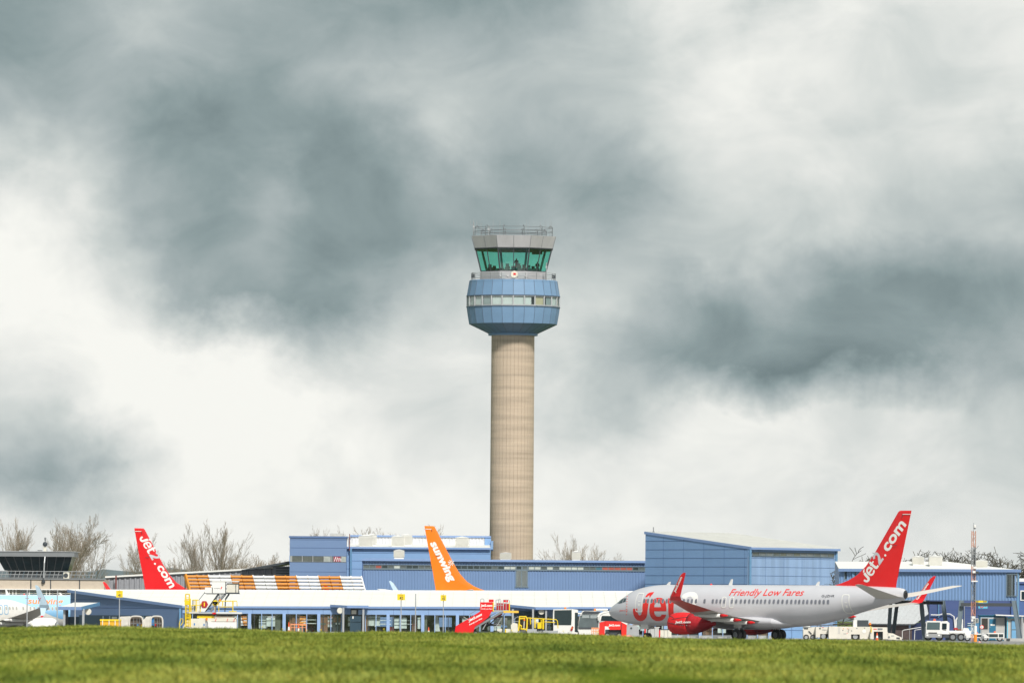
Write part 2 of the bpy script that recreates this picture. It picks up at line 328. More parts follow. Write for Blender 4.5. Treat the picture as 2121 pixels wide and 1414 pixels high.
def make_tree(seed, H, style):
    rnd = random.Random(seed); tr = MB(); cr_ = MB()
    bm_, tm = (bark_a, bark_t) if style != 'oak' else (bark_d, bark_d)
    def rdir(d, ang):
        a = rnd.random() * 2 * PI; up = Vector((0, 0, 1)) if abs(d.z) < .95 else Vector((1, 0, 0))
        s = d.cross(up).normalized(); q = s.cross(d); k = s * math.cos(a) + q * math.sin(a)
        return (d * math.cos(ang) + k * math.sin(ang)).normalized()
    lim = 4
    tw = .010 if style != 'oak' else .018
    def grow(p, d, ln, r, lvl):
        k = (7, 6, 5, 4, 3)[lvl] if style == 'oak' else 4 if lvl < 2 else 3; pts = [p]; rs = [r]; q = p.copy(); dd = d.copy(); seg = ln / k
        bend = {'up': .045, 'fan': .07, 'oak': .20}[style]; trop = {'up': .085, 'fan': .05, 'oak': .0}[style]
        for i in range(k):
            dd = (dd + Vector((rnd.gauss(0, bend), rnd.gauss(0, bend), rnd.gauss(0, bend * .5) + trop))).normalized()
            q = q + dd * seg; pts.append(q.copy()); rs.append(max(r * (1 - (i + 1) / k * .62), tw))
        (tr if lvl < 2 else cr_).tube(pts, rs, bm_ if lvl < 2 else tm, 5 if lvl < 2 else 3, caps=False)
        if lvl >= lim: return
        nb = {0: 9, 1: 8, 2: 5, 3: 4}[lvl] if style != 'oak' else {0: 7, 1: 8, 2: 7, 3: 4}[lvl]
        for i in range(nb):
            t = (.28 if lvl else .22) + (.72 if lvl else .78) * (i + rnd.random() * .8) / nb; t = min(t, .98); j = int(t * k); fpos = t * k - j
            pp = pts[j].lerp(pts[min(j + 1, k)], fpos); base = (pts[min(j + 1, k)] - pts[j]).normalized()
            ang = {'up': .34, 'fan': .50, 'oak': .80}[style] * (.7 + .6 * rnd.random())
            if lvl == 0: nl = H * (.62 if style == 'up' else .5 if style == 'fan' else .42) * (.8 + .35 * rnd.random()) * (1.1 - .45 * t)
            else: nl = ln * (.46 if style != 'oak' else .55) * (.75 + .5 * rnd.random()) * (1.2 - .45 * t)
            grow(pp, rdir(base, ang), nl, max(rs[j] * .5, tw), lvl + 1)
    grow(Vector((0, 0, -.2)), Vector((0, 0, 1)), H * {'up': .7, 'fan': .5, 'oak': .42}[style], H * .013 if style != 'oak' else H * .028, 0)
    mx_ = max(max(v[2] for v in cr_.v), 1); s = H / mx_
    for m_ in (tr, cr_): m_.v = [(x * s, y * s, z * s) for x, y, z in m_.v]
    root = thing('bare_tree', 'x', 'tree')
    tr.build('trunk', root); cr_.build('crown', root)
    return root
TREES = {k: [make_tree(10 * i + j, 13, k) for i in range(nn)] for j, (k, nn) in enumerate((('up', 3), ('fan', 3), ('oak', 2)))}
tree_used = set()
def put_tree(px, top, Y, style, label, sx=1.0, ri=[0]):
    ri[0] += 1; src = TREES[style][ri[0] % len(TREES[style])]
    o = src if src.name not in tree_used else copy_tree(src); tree_used.add(src.name)
    b = P(px, 1270, Y); z0 = gzf(b.x, Y); h = P(px, top, Y).z - z0
    o.location = (b.x, Y, z0); s = h / 13; o.scale = (s * sx, s * sx, s); o.rotation_euler = (0, 0, ri[0] * 2.4)
    tag(o, label, 'tree', 'bare winter trees behind the airport')
for a in [(14, 1066, 1090, 'up', 'tall bare poplar nearest the left edge of the photo, above the dark glass lookout', 1.0),
          (40, 1078, 1100, 'up', 'bare poplar second from the left edge, rising behind the dark glass lookout', .8),
          (108, 1074, 1110, 'up', 'slim bare tree behind the little mast on the dark glass lookout', .6),
          (140, 1062, 1090, 'fan', 'tallest bare tree over the right half of the dark glass lookout', 1.0),
          (168, 1086, 1100, 'fan', 'bare tree just beyond the right corner of the dark glass lookout', .9),
          (290, 1100, 1080, 'fan', 'sparse bare tree half hidden behind the leftmost red tail fin', .8),
          (352, 1152, 1120, 'fan', 'small bare tree right of the leftmost red fin above the grey roof', 1.0),
          (376, 1152, 1120, 'fan', 'second small bare tree right of the leftmost red fin', 1.0),
          (398, 1140, 1110, 'up', 'bare tree leaning against the left side of the big twin trunked tree', 1.0),
          (416, 1080, 1090, 'up', 'big bare tree with the left one of two close trunks', .95),
          (448, 1072, 1090, 'up', 'biggest bare tree of the middle clump, tallest between red fin and blue block', 1.05),
          (492, 1146, 1120, 'fan', 'small bare tree just right of the biggest clump over the grey roof', 1.0),
          (525, 1148, 1130, 'fan', 'rounded bare tree midway between big clump and blue block', 1.2),
          (552, 1142, 1130, 'fan', 'bushy bare tree behind the dark end of the grey roof', 1.2),
          (586, 1146, 1130, 'fan', 'bare tree touching the left edge of the blue block', 1.1),
          (645, 1090, 1130, 'up', 'bare tree top showing over the left half of the blue block', .8),
          (673, 1086, 1130, 'up', 'pointed bare tree top over the middle of the blue block', .7),
          (718, 1086, 1130, 'up', 'narrow bare tree top at the right end of the blue block', .6),
          (744, 1090, 1140, 'fan', 'bare tree top behind the first pair of white roof vents', 1.0),
          (762, 1088, 1140, 'up', 'bare tree top just right of the first roof vent pair', .7),
          (822, 1090, 1130, 'fan', 'darker bare tree behind the second pair of white roof vents', 1.0),
          (850, 1084, 1130, 'fan', 'densest bare tree top left of the orange tail fin', 1.1),
          (880, 1098, 1130, 'fan', 'bare tree top cut by the orange tail fin', 1.0),
          (940, 1108, 1150, 'fan', 'faint bare tree top right of the orange tail fin', 1.0),
          (970, 1106, 1150, 'fan', 'faint bare tree top above the vent nearest the tower', 1.0),
          (1118, 1140, 1110, 'fan', 'low bare bush like tree at the right foot of the tower', 1.1),
          (1160, 1118, 1110, 'up', 'bare tree one tree width right of the tower', 1.0),
          (1188, 1100, 1100, 'up', 'tallest bare tree between the tower and the big blue hangar', 1.0),
          (1216, 1122, 1110, 'up', 'bare tree behind the lone vent right of the tower', 1.0),
          (1238, 1142, 1120, 'fan', 'low bare tree, last one before the big blue hangar', 1.1),
          (332, 1166, 1140, 'fan', 'lowest bare tree in the gap right of the leftmost red fin', 1.2),
          (470, 1128, 1100, 'fan', 'bare tree filling the right side of the biggest clump', 1.1),
          (508, 1150, 1140, 'fan', 'faint bare tree behind the start of the dark canopy roof', 1.2),
          (568, 1146, 1140, 'fan', 'bare tree between the bushy one and the left edge of the blue block', 1.1),
          (154, 1070, 1110, 'up', 'bare poplar close on the right of the tallest lookout tree', .8),
          (1911, 1134, 930, 'oak', 'gnarled dark tree just right of the big red tail fin', 1.1),
          (1942, 1131, 940, 'oak', 'gnarled dark tree behind the middle roof vent of the blue bridge', 1.5),
          (1990, 1134, 940, 'oak', 'gnarled dark tree left of the red and white mast', 1.6),
          (2048, 1118, 920, 'oak', 'largest gnarled dark tree right of the red and white mast', 1.3),
          (2096, 1130, 930, 'oak', 'gnarled dark tree behind the end of the blue bridge', 1.2),
          (2122, 1136, 925, 'oak', 'gnarled dark tree cut by the right edge of the photo', 1.2)]:
    put_tree(*a[:5], sx=a[5])

# ------------------------------------------------------------------ control tower
TY = 1030.0; tcx = P(1063, 640, TY).x
def TZ(row): return P(1063, row, TY).z
def TR(px): return px * TY / F
green = glass('green_cab_glass', (.44, .88, .78), .09)
clear = glass('clear_glass', (.82, .88, .88), .12)
pod_blue = mat('pod_blue_panel', (.155, .27, .43), .6, metal=.0, var=.07, vscale=.5)
pod_dark = mat('pod_underside_shaded', (.09, .17, .30), .5, metal=.2)  # darker than drum panels: shade under the drum put into the colour
silver = mat('silver_fascia', (.44, .44, .46), .5, metal=.15, var=.12, vscale=.7, stretch=(1, 1, .3))
def tower():
    tz0 = gzf(tcx, TY)
    t = thing('control_tower', 'tall concrete control tower with blue drum and green glass cab', 'control tower', (tcx, TY, tz0))
    c = Vector((tcx, TY, 0))
    # fluted shaft
    mb = MB(); n = 36; ring = []
    for k in range(n):
        for f_, rr in ((-.5, 1), (.40, 1), (.43, .982), (.47, .982)): ring.append((2 * PI * (k + f_) / n, rr))
    zs = [tz0 - .5] + list(np.linspace(tz0 + 1.8, TZ(693), 18))
    vs = []
    for i, z in enumerate(zs):
        r0 = 2.76 - .05 * i / len(zs)
        for a, rr in ring: vs.append((tcx + math.cos(a) * r0 * rr, TY + math.sin(a) * r0 * rr, z))
    m = len(ring); mb.add(vs, [(i * m + k, i * m + (k + 1) % m, (i + 1) * m + (k + 1) % m, (i + 1) * m + k) for i in range(len(zs) - 1) for k in range(m)], concrete)
    mb.build('shaft', t)
    N26 = 26; ph = PI / 26
    drum = MB()
    r_top, r_band, r_bot, r_col = TR(91.4), TR(97), TR(91.5), TR(50.6)
    z_top, z_b1, z_b0, z_bot, z_col = TZ(582.5), TZ(615), TZ(636), TZ(671.5), TZ(691)
    drum.lathe([(r_top - .5, z_top + .02), (r_top - .06, z_top + .06), (r_top, z_top), (r_top + .02, z_top - .28), (r_band, z_b1)], c, N26, pod_blue, rot0=ph, caps=False)
    drum.lathe([(r_band, z_b0), (r_band - .12, z_b0 - .9), (r_bot, z_bot)][::-1], c, N26, pod_blue, rot0=ph, caps=False)
    up = drum.build('drum_panels', t)
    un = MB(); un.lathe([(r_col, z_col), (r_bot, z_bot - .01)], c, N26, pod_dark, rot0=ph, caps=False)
    un.lathe([(r_col - .4, z_col - .25), (r_col + .06, z_col - .25), (r_col + .06, z_col)], c, N26, pod_blue, rot0=ph, caps=False)
    un.build('drum_underside', t)
    sm = MB(); smm = mat('pod_joint', (.07, .11, .17), .6)
    for k in range(N26):
        a = 2 * PI * k / N26 + ph; ca, sa = math.cos(a), math.sin(a)
        q = lambda r, z: (tcx + ca * r, TY + sa * r, z)
        for p0, p1 in ((q(r_top, z_top), q(r_band, z_b1)), (q(r_band, z_b0), q(r_band - .12, z_b0 - .9)), (q(r_band - .12, z_b0 - .9), q(r_bot, z_bot)), (q(r_bot, z_bot), q(r_col, z_col))):
            sm.beam(p0, p1, .05, .05, smm)
    sm.lathe([(r_band + .01, z_b1), (r_band + .06, z_b1), (r_band + .06, z_b1 + .09), (r_band + .0, z_b1 + .09)], c, N26, smm, rot0=ph)
    sm.lathe([(r_band + .01, z_b0 - .09), (r_band + .06, z_b0 - .09), (r_band + .06, z_b0), (r_band, z_b0)], c, N26, smm, rot0=ph)
    sm.build('joint_strip', t)
    # window band: one window per facet with blinds behind
    wallb = MB(); wallb.lathe([(r_band - .1, z_b0), (r_band - .1, z_b0 + .12)], c, N26, grey_m, rot0=ph); wallb.lathe([(r_band - .1, z_b1 - .1), (r_band - .1, z_b1)], c, N26, grey_m, rot0=ph)
    wallb.lathe([(4.6, z_b0), (4.6, z_b1)], c, 12, mat('office_wall', (.52, .54, .53), .8, var=.4, vscale=.8)); wallb.lathe([(0.1, z_b0 + .1), (r_band - .12, z_b0 + .1)], c, N26, grey_m, rot0=ph, caps=False)
    wallb.lathe([(0.1, z_b1 - .1), (r_band - .12, z_b1 - .1)], c, N26, grey_d, rot0=ph, caps=False)
    wallb.build('window_band', t)
    blind = [mat('blind_white', (.70, .74, .72), .8), mat('blind_grey', (.32, .38, .38), .8), mat('blind_yellow', (.60, .53, .34), .8), mat('blind_blue', (.18, .26, .30), .8)]
    rr = random.Random(5)
    for k in range(N26):
        a0, a1 = 2 * PI * k / N26 + ph, 2 * PI * (k + 1) / N26 + ph
        A = Vector((tcx + math.cos(a0) * (r_band - .05), TY + math.sin(a0) * (r_band - .05), 0)); B = Vector((tcx + math.cos(a1) * (r_band - .05), TY + math.sin(a1) * (r_band - .05), 0))
        nrm = ((A + B) / 2 - c).normalized(); dz = Vector((0, 0, 1)); fr = MB(); d = (B - A).normalized()
        fr.beam(A + dz * (z_b0 + .01), A + dz * (z_b1 - .01), .17, .16, grey_l)
        fr.beam(A + dz * (z_b0 + .08), B + dz * (z_b0 + .08), .12, .14, grey_l); fr.beam(A + dz * (z_b1 - .07), B + dz * (z_b1 - .07), .12, .12, grey_m)
        wn = fr.build('window', t)
        pn = MB(); A2, B2 = A + d * .08, B - d * .08
        pn.add([A2 + dz * (z_b0 + .14), B2 + dz * (z_b0 + .14), B2 + dz * (z_b1 - .12), A2 + dz * (z_b1 - .12)], [(0, 1, 2, 3)], clear); pn.build('pane', wn)
        bl = MB(); kind = rr.choice([0, 0, 0, 1, 3, 2, 0]); s0 = rr.choice([0, 0, 0, .3]); s1 = rr.choice([1, 1, 1, .7])
        Ai, Bi = A2 - nrm * .12, B2 - nrm * .12; P0, P1 = Ai.lerp(Bi, s0), Ai.lerp(Bi, s1)
        bl.prism([P0 + dz * (z_b0 + .15), P1 + dz * (z_b0 + .15), P1 + dz * (z_b1 - .1), P0 + dz * (z_b1 - .1)], nrm * .02, blind[kind]); bl.build('blind', wn)
    # cab base band
    o8 = PI / 8; k8 = 1 / math.cos(o8)
    zb0, zb1 = z_top, TZ(564.5); cb_ = MB()
    cb_.lathe([(TR(69.5) * k8, zb0 - .1), (TR(69.5) * k8, zb1 - .12), (TR(68.2) * k8, zb1)], c, 8, silver, rot0=o8)
    bs = cb_.build('cab_base', t)
    ap_ = TR(69.5)
    for x0, x1 in ((-1.7, -1.0), (.6, 1.5)): hp = MB(); hp.box(tcx + x0, tcx + x1, TY - ap_ - .03, TY - ap_, zb0 + .12, zb1 - .25, grey_l); hp.build('hatch', bs)
    for x in (-1.6, -.7, .5, 1.5): hp = MB(); hp.lathe([(.1, 0), (.1, .12)], (tcx + x, TY - ap_ - .13, zb0 + .5), 10, white, axis='y'); hp.build('bulkhead_lamp', bs)
    ds = MB(); ds.lathe([(.42, -.12), (.46, 0), (.44, .05)], (tcx + .1, TY - TR(91.4) + .3, TZ(572)), 20, offwhite, axis='y'); ds.box(tcx - .02, tcx + .3, TY - TR(91.4) + .15, TY - TR(91.4) + .165, TZ(573), TZ(569), red); ds.box(tcx + .05, tcx + .15, TY - TR(91.4) + .35, TY - TR(91.4) + .5, z_top, TZ(573), grey_m)
    ds.build('round_sign', t)
    # glazing: inclined panes, two per octagon face
    zg0, zg1 = TZ(563.5), TZ(517); rg0, rg1 = TR(67.0), TR(78.5)
    def V8(k, r, z): a = 2 * PI * k / 8 + o8; return Vector((tcx + math.cos(a) * r * k8, TY + math.sin(a) * r * k8, z))
    for k in range(8):
        a0, a1, b0_, b1_ = V8(k, rg0, zg0), V8(k + 1, rg0, zg0), V8(k, rg1, zg1), V8(k + 1, rg1, zg1)
        for h in (0, .5):
            p = [a0.lerp(a1, h), a0.lerp(a1, h + .5), b0_.lerp(b1_, h + .5), b0_.lerp(b1_, h)]
            fr = MB(); fr.beam(p[0], p[3], .09 if h else .16, .09 if h else .16, grey_d); fr.beam(p[0], p[1], .1, .1, grey_d); fr.beam(p[3], p[2], .1, .12, grey_d)
            wn = fr.build('cab_window', t); pn = MB(); pn.add(p, [(0, 1, 2, 3)], green); pn.build('pane', wn)
    cl = MB(); darkc = mat('cab_column', (.03, .05, .05), .6)
    for k in range(8):
        a0, a1 = V8(k, rg0 - .75, zg0), V8(k, rg1 - .75, zg1); cl.beam(a0, a1, .26, .26, darkc)
    cl.build('cab_column', t)
    ceil = MB(); ceil.lathe([(rg1 * k8 - .1, TZ(519.5)), (rg1 * k8 - .1, zg1 + .05)], c, 8, darkc, rot0=o8)
    ceil.box(tcx + 2.3, tcx + 3.6, TY - 1.5, TY + 1, TZ(526), TZ(519), darkc); ceil.build('cab_ceiling', t)
    fl = MB(); fl.lathe([(rg0 * k8 - .1, zb1 - .05), (rg0 * k8 - .1, zg0 + .01)], c, 8, darkc, rot0=o8); fl.build('cab_floor', t)
    dk = MB(); r2 = random.Random(3)
    for k in range(26):
        a = 2 * PI * k / 26 + .1; r_ = rg0 - 1.1; x, y = tcx + math.cos(a) * r_, TY + math.sin(a) * r_; h = .2 + .38 * r2.random()
        dk.box(x - .3, x + .3, y - .25, y + .25, zg0, zg0 + h, darkc)
        if r2.random() < .5: dk.box(x - .22, x + .2, y - .05, y + .03, zg0 + h + .04, zg0 + h + .4, grey_d)
    dk.build('control_desk', t)
    # parapet
    pr = MB(); pa1, pa0 = TR(87), TR(80.6); zp0, zp1 = TZ(515.5), TZ(491)
    pr.lathe([(rg1 * k8 - .3, zp0), (pa0 * k8, zp0), (pa1 * k8, zp1), (pa1 * k8 - .15, zp1 + .02), (pa1 * k8 - .25, zp1 - .4)], c, 8, silver, rot0=o8, caps=False)
    pr.lathe([(.1, zp1 - .4), (pa1 * k8 - .2, zp1 - .4)], c, 8, grey_m, rot0=o8, caps=False)
    for k in range(8):
        for h in (0, .5):
            pr.beam(V8(k, pa0, zp0).lerp(V8(k + 1, pa0, zp0), h), V8(k, pa1, zp1).lerp(V8(k + 1, pa1, zp1), h), .06, .06, grey_m)
    pr.lathe([(pa0 * k8 + .03, zp0 - .1), (pa0 * k8 + .03, zp0)], c, 8, grey_d, rot0=o8); pr.build('parapet', t)
    # railings
    rl = MB(); zr = zp1 - .3
    for (rad, top, ns) in ((TR(83), TZ(471.5), 12), (TR(70), TZ(479), 12)):
        for k in range(ns):
            a = 2 * PI * (k + .5) / ns; p = Vector((tcx + math.cos(a) * rad, TY + math.sin(a) * rad, 0)); q = p - (p - c) * .05
            rl.tube([p + Vector((0, 0, zr)), p + Vector((0, 0, top)), q + Vector((0, 0, top + .18)), q - (p - c) * .05 + Vector((0, 0, top))], .035, grey_m, 4)
        for hz_ in (top - .05, (top + zr) / 2 + .2):
            pts = [(tcx + math.cos(a) * rad, TY + math.sin(a) * rad, hz_) for a in np.linspace(0, 2 * PI, ns + 1) + PI / ns]
            rl.tube(pts, .03, grey_m, 4)
    rl.build('roof_railing', t)
    rl = MB(); rad = TR(88)
    for k in range(22):
        a = 2 * PI * (k + .5) / 22; x, y = tcx + math.cos(a) * rad, TY + math.sin(a) * rad; rl.tube([(x, y, z_top), (x, y, z_top + .95)], .03, grey_m, 4)
    for hz_ in (.5, .95): rl.tube([(tcx + math.cos(a) * rad, TY + math.sin(a) * rad, z_top + hz_) for a in np.linspace(0, 2 * PI, 23) + PI / 22], .03, grey_l, 4)
    rl.build('walkway_railing', t)
    ant = [(-84, 455, .03), (-83, 461, .06), (-77, 458, .02), (-70, 456, .02), (-67, 461, .02), (-53, 465, .05), (-50, 468, .05), (-43, 455, .02), (-29, 455, .02), (26, 454, .02), (32, 455, .02), (55, 459, .03), (65, 456, .02), (75, 454, .02), (78, 458, .02), (68, 545, .06)]
    for i, (dx, row, r_) in enumerate(ant):
        a = MB(); x = tcx + TR(dx); y = TY + (rr.random() - .5) * 2; zb = zr
        if row > 500: y = TY - TR(60); zb = z_top
        elif abs(TR(dx)) > 4.6: y = TY - .5
        a.tube([(x, y, zb), (x, y, TZ(row + 1))], r_, grey_l, 4)
        if r_ > .04: a.box(x - .1, x + .1, y - .08, y + .08, TZ(row + 12), TZ(row + 8), grey_l)
        if i == 1: a.tube([(x, y, TZ(467)), (x - .45, y, TZ(467)), (x - .45, y, TZ(458))], .03, grey_l, 4)
        a.build('antenna', t)
    for sx in (-1, 1):
        a = MB(); x = tcx + sx * TR(84); y = TY - TR(22)
        a.tube([(x, y, z_top), (x, y, TZ(566 if sx < 0 else 572))], .06, grey_d, 5); a.box(x - .22, x + .2, y - .15, y + .15, z_top + .35, z_top + .75, grey_d); a.build('floodlight', t)
tower()

# people inside the cab: one standing, one seated, bodies as one skinned surface
def person(x, y, z, seated, label):
    me = bpy.data.meshes.new('person'); b = .45 if seated else .9
    J = {'pelvis': (0, 0, b), 'waist': (0, 0, b + .2), 'chest': (0, 0, b + .42), 'neck': (0, -.01, b + .57), 'head': (0, -.03, b + .68), 'crown': (0, -.02, b + .80)}
    E = [('pelvis', 'waist'), ('waist', 'chest'), ('chest', 'neck'), ('neck', 'head'), ('head', 'crown')]
    Rr = {'pelvis': .15, 'waist': .13, 'chest': .16, 'neck': .055, 'head': .095, 'crown': .07}
    for s, n_ in ((-1, 'a'), (1, 'b')):
        J.update({n_ + 'sh': (s * .19, 0, b + .5), n_ + 'el': (s * .25, -.05, b + .23), n_ + 'wr': (s * .2, -.26, b + .18), n_ + 'ha': (s * .17, -.36, b + .18)})
        Rr.update({n_ + 'sh': .065, n_ + 'el': .045, n_ + 'wr': .03, n_ + 'ha': .035}); E += [('chest', n_ + 'sh'), (n_ + 'sh', n_ + 'el'), (n_ + 'el', n_ + 'wr'), (n_ + 'wr', n_ + 'ha')]
        if seated: J.update({n_ + 'kn': (s * .13, -.45, .46), n_ + 'an': (s * .13, -.42, .08), n_ + 'to': (s * .13, -.58, .04)})
        else: J.update({n_ + 'kn': (s * .1, -.02, .48), n_ + 'an': (s * .11, .02, .08), n_ + 'to': (s * .12, -.16, .04)})
        Rr.update({n_ + 'kn': .065, n_ + 'an': .045, n_ + 'to': .035}); E += [('pelvis', n_ + 'kn'), (n_ + 'kn', n_ + 'an'), (n_ + 'an', n_ + 'to')]
    ks = list(J); me.from_pydata([J[k] for k in ks], [(ks.index(a), ks.index(c)) for a, c in E], [])
    o = bpy.data.objects.new('person', me); C.objects.link(o)
    sk = o.modifiers.new('skin', 'SKIN'); o.modifiers.new('sub', 'SUBSURF').levels = 1
    if not me.skin_vertices:
        bm = bmesh.new(); bm.from_mesh(me); bm.verts.layers.skin.verify(); bm.to_mesh(me); bm.free()
    for i, k in enumerate(ks): me.skin_vertices[0].data[i].radius = (Rr[k], Rr[k]); me.skin_vertices[0].data[i].use_root = (k == 'pelvis')
    me.materials.append(mat('dark_silhouette', (.02, .022, .03), .9)); o.location = (x, y, z)  # near-black from head to foot: backlit silhouette put into the colour
    tag(o, label, 'person'); return o
zf = TZ(563.5)
person(tcx + .35, TY - 1.0, zf, False, 'person in dark silhouette standing at the desks inside the green glass cab')
person(tcx + 3.0, TY - .8, zf + .05, True, 'person in dark silhouette seated by the right windows of the green glass cab')
# ------------------------------------------------------------------ buildings
interior_d = mat('interior_dark', (.035, .04, .045), .8, var=.3, vscale=.8)
shop_glass = glass('pier_glass', (.80, .87, .87), .10)
def corr(mb, a, b, z0, z1, m, pitch=.3, depth=.05, zt0=None, zt1=None):
    """ribbed sheet from a to b (x, y pairs); z1 may slope from zt0 to zt1"""
    a, b = Vector((a[0], a[1], 0)), Vector((b[0], b[1], 0)); d = b - a; ln = d.length; d.normalize(); nrm = Vector((d.y, -d.x, 0))
    n = max(2, int(ln / pitch)); pts = []
    for i in range(n):
        for f_, o in ((0, 0), (.5, 0), (.62, 1), (.88, 1)): pts.append(((i + f_) / n, o))
    pts.append((1, 0)); vs = []
    for t, o in pts:
        p = a + d * ln * t + nrm * depth * o; top = z1 if zt0 is None else zt0 + (zt1 - zt0) * t
        vs += [(p.x, p.y, z0), (p.x, p.y, top)]
    mb.add(vs, [(2 * i, 2 * i + 2, 2 * i + 3, 2 * i + 1) for i in range(len(pts) - 1)], m)
def vent(parent, px0, px1, r0, r1, Y, dep=1.5):
    """louvred square roof vent with a shallow pyramid cap"""
    a, b = P(px0, r1, Y), P(px1, r0, Y); mb = MB(); x0, x1 = a.x, b.x; z0, z1 = a.z, b.z; h = z1 - z0; y0, y1 = Y, Y + (x1 - x0)
    e = (x1 - x0) * .06
    mb.box(x0 + e, x1 - e, y0 + e, y1 - e, z0 - .3, z1 - h * .12, white)
    n = 7
    for i in range(n):
        z = z0 + h * (.12 + .72 * i / n); mb.slab((x0, y0, z), (x1, y0, z), (x1, y1, z), (x0, y1, z), .035, offwhite)
        mb.slab((x0 + .02, y0 + .02, z + .07), (x1 - .02, y0 + .02, z + .07), (x1 - .02, y1 - .02, z + .07), (x0 + .02, y1 - .02, z + .07), .05, white)
    zt = z1 - h * .13; cx_, cy_ = (x0 + x1) / 2, (y0 + y1) / 2
    mb.add([(x0 - .03, y0 - .03, zt), (x1 + .03, y0 - .03, zt), (x1 + .03, y1 + .03, zt), (x0 - .03, y1 + .03, zt), (cx_, cy_, z1)], [(0, 1, 4), (1, 2, 4), (2, 3, 4), (3, 0, 4), (3, 2, 1, 0)], white)
    return mb.build('roof_vent', parent)
def wall_panels(mb, a, b, z0, z1, m, dz=.98, off=0.004, zt0=None, zt1=None, vx=4.2):
    """flat cladding wall from a to b with horizontal and vertical joints; returns nothing"""
    a3, b3 = Vector((a[0], a[1], 0)), Vector((b[0], b[1], 0)); d = (b3 - a3); ln = d.length; d.normalize(); nrm = Vector((d.y, -d.x, 0))
    t0, t1 = (z1, z1) if zt0 is None else (zt0, zt1)
    mb.prism([(a3.x, a3.y, z0), (b3.x, b3.y, z0), (b3.x, b3.y, t1), (a3.x, a3.y, t0)], -nrm * .25, m)
    z = z0 + dz
    while z < max(t0, t1) - .15:
        s, e = 0, 1
        if t0 != t1:
            f_ = (z - t0) / (t1 - t0)
            if 0 < f_ < 1:
                if t0 > t1: e = f_
                else: s = f_
        p, q = a3 + d * ln * s, a3 + d * ln * e
        mb.obox((p + q) / 2 + nrm * .012 + Vector((0, 0, z)), (q - p) / 2, nrm * .012, (0, 0, .016), seam); z += dz
    if vx:
        x = vx * .9
        while x < ln - .3:
            p = a3 + d * x; top = t0 + (t1 - t0) * x / ln
            mb.obox(p + nrm * .01 + Vector((0, 0, (z0 + top) / 2)), d * .007, nrm * .01, (0, 0, (top - z0) / 2), seam); x += vx
def strip_windows(parent, a, b, z0, z1, n, glassm, fill=None, frame=grey_l, seedv=1, off=.05):
    a3, b3 = Vector((a[0], a[1], 0)), Vector((b[0], b[1], 0)); d = (b3 - a3); ln = d.length; d.normalize(); nrm = Vector((d.y, -d.x, 0)); rr = random.Random(seedv); Z = Vector((0, 0, 1))
    for i in range(n):
        p, q = a3 + d * ln * i / n, a3 + d * ln * (i + 1) / n; fr = MB()
        o = nrm * off
        fr.obox(p + o + Z * (z0 + z1) / 2, d * .035, nrm * .05, (0, 0, (z1 - z0) / 2 + .04), frame)
        if i == n - 1: fr.obox(q + o + Z * (z0 + z1) / 2, d * .035, nrm * .05, (0, 0, (z1 - z0) / 2 + .04), frame)
        fr.obox((p + q) / 2 + o + Z * z0, d * (ln / n / 2 - .04), nrm * .07, (0, 0, .04), frame); fr.obox((p + q) / 2 + o + Z * z1, d * (ln / n / 2 - .04), nrm * .05, (0, 0, .035), frame)
        w_ = fr.build('window', parent); pn = MB(); g = rr.choice(glassm) if isinstance(glassm, list) else glassm(proj(((p.x + q.x) / 2, (p.y + q.y) / 2, z0))[0]) if callable(glassm) else glassm
        pn.obox((p + q) / 2 + nrm * (off - .01) + Z * (z0 + z1) / 2, d * (ln / n / 2 - .035), nrm * .01, (0, 0, (z1 - z0) / 2 - .03), g); pn.build('pane', w_)

# --- distant grey ribbed shed with white roof edge
def grey_shed():
    Y = 1012; rib = mat('grey_rib_sheet', (.27, .28, .31), .6, var=.1)
    t = thing('ribbed_shed', 'long grey ribbed shed with a rising white roof edge behind the leftmost red fin', 'shed', (P(400, 1200, Y).x, Y, gzf(-40, Y)))
    pts = [(218, 1196), (262, 1193.5), (357, 1188.5), (480, 1182), (563, 1176.5), (570, 1176)]
    mb = MB()
    for (p0, r0), (p1, r1) in zip(pts, pts[1:]):
        A, B = P(p0, r0, Y), P(p1, r1, Y); corr(mb, (A.x, Y), (B.x, Y), -1.2, 0, rib, .62, .12, A.z, B.z)
    mb.build('wall', t); mb = MB()
    for (p0, r0), (p1, r1) in zip(pts, pts[1:]):
        A, B = P(p0, r0, Y), P(p1, r1, Y)
        mb.prism([(A.x, Y - .25, A.z), (B.x, Y - .25, B.z), (B.x, Y - .25, B.z + .2), (A.x, Y - .25, A.z + .2)], (0, 25, 0), white_roof)
        mb.prism([(A.x, Y - .3, A.z - .07), (B.x, Y - .3, B.z - .07), (B.x, Y - .3, B.z), (A.x, Y - .3, A.z)], (0, .3, 0), grey_d)
    mb.build('roof', t)
    mb = MB(); A, B = P(500, 1181, Y - 2), P(600, 1166.5, Y - 2)
    mb.prism([(A.x, Y - 2, A.z), (B.x, Y - 2, B.z), (B.x, Y - 2, B.z + .32), (A.x, Y - 2, A.z + .1)], (0, 18, 0), grey_d)
    mb.build('canopy_roof', t); mb = MB()
    x0, x1 = P(566, 1180, Y).x, P(600, 1180, Y).x; zt = P(585, 1172, Y).z; mb.box(x0, x1, Y - .6, Y, -1, zt, grey_m)
    z = 3.6
    while z < zt - .1: mb.box(x0 + .35, x1, Y - .72, Y - .6, z, z + .12, grey_d); z += .3
    mb.build('louvre_wall', t); mb = MB(); xx = P(240.5, 1200, Y - 1).x; mb.tube([(xx, Y - 1.2, 4), (xx, Y - 1.2, P(240, 1191, Y).z)], .1, mat('rust_pipe', (.2, .05, .04), .8), 6); mb.build('flue_pipe', t)
grey_shed()

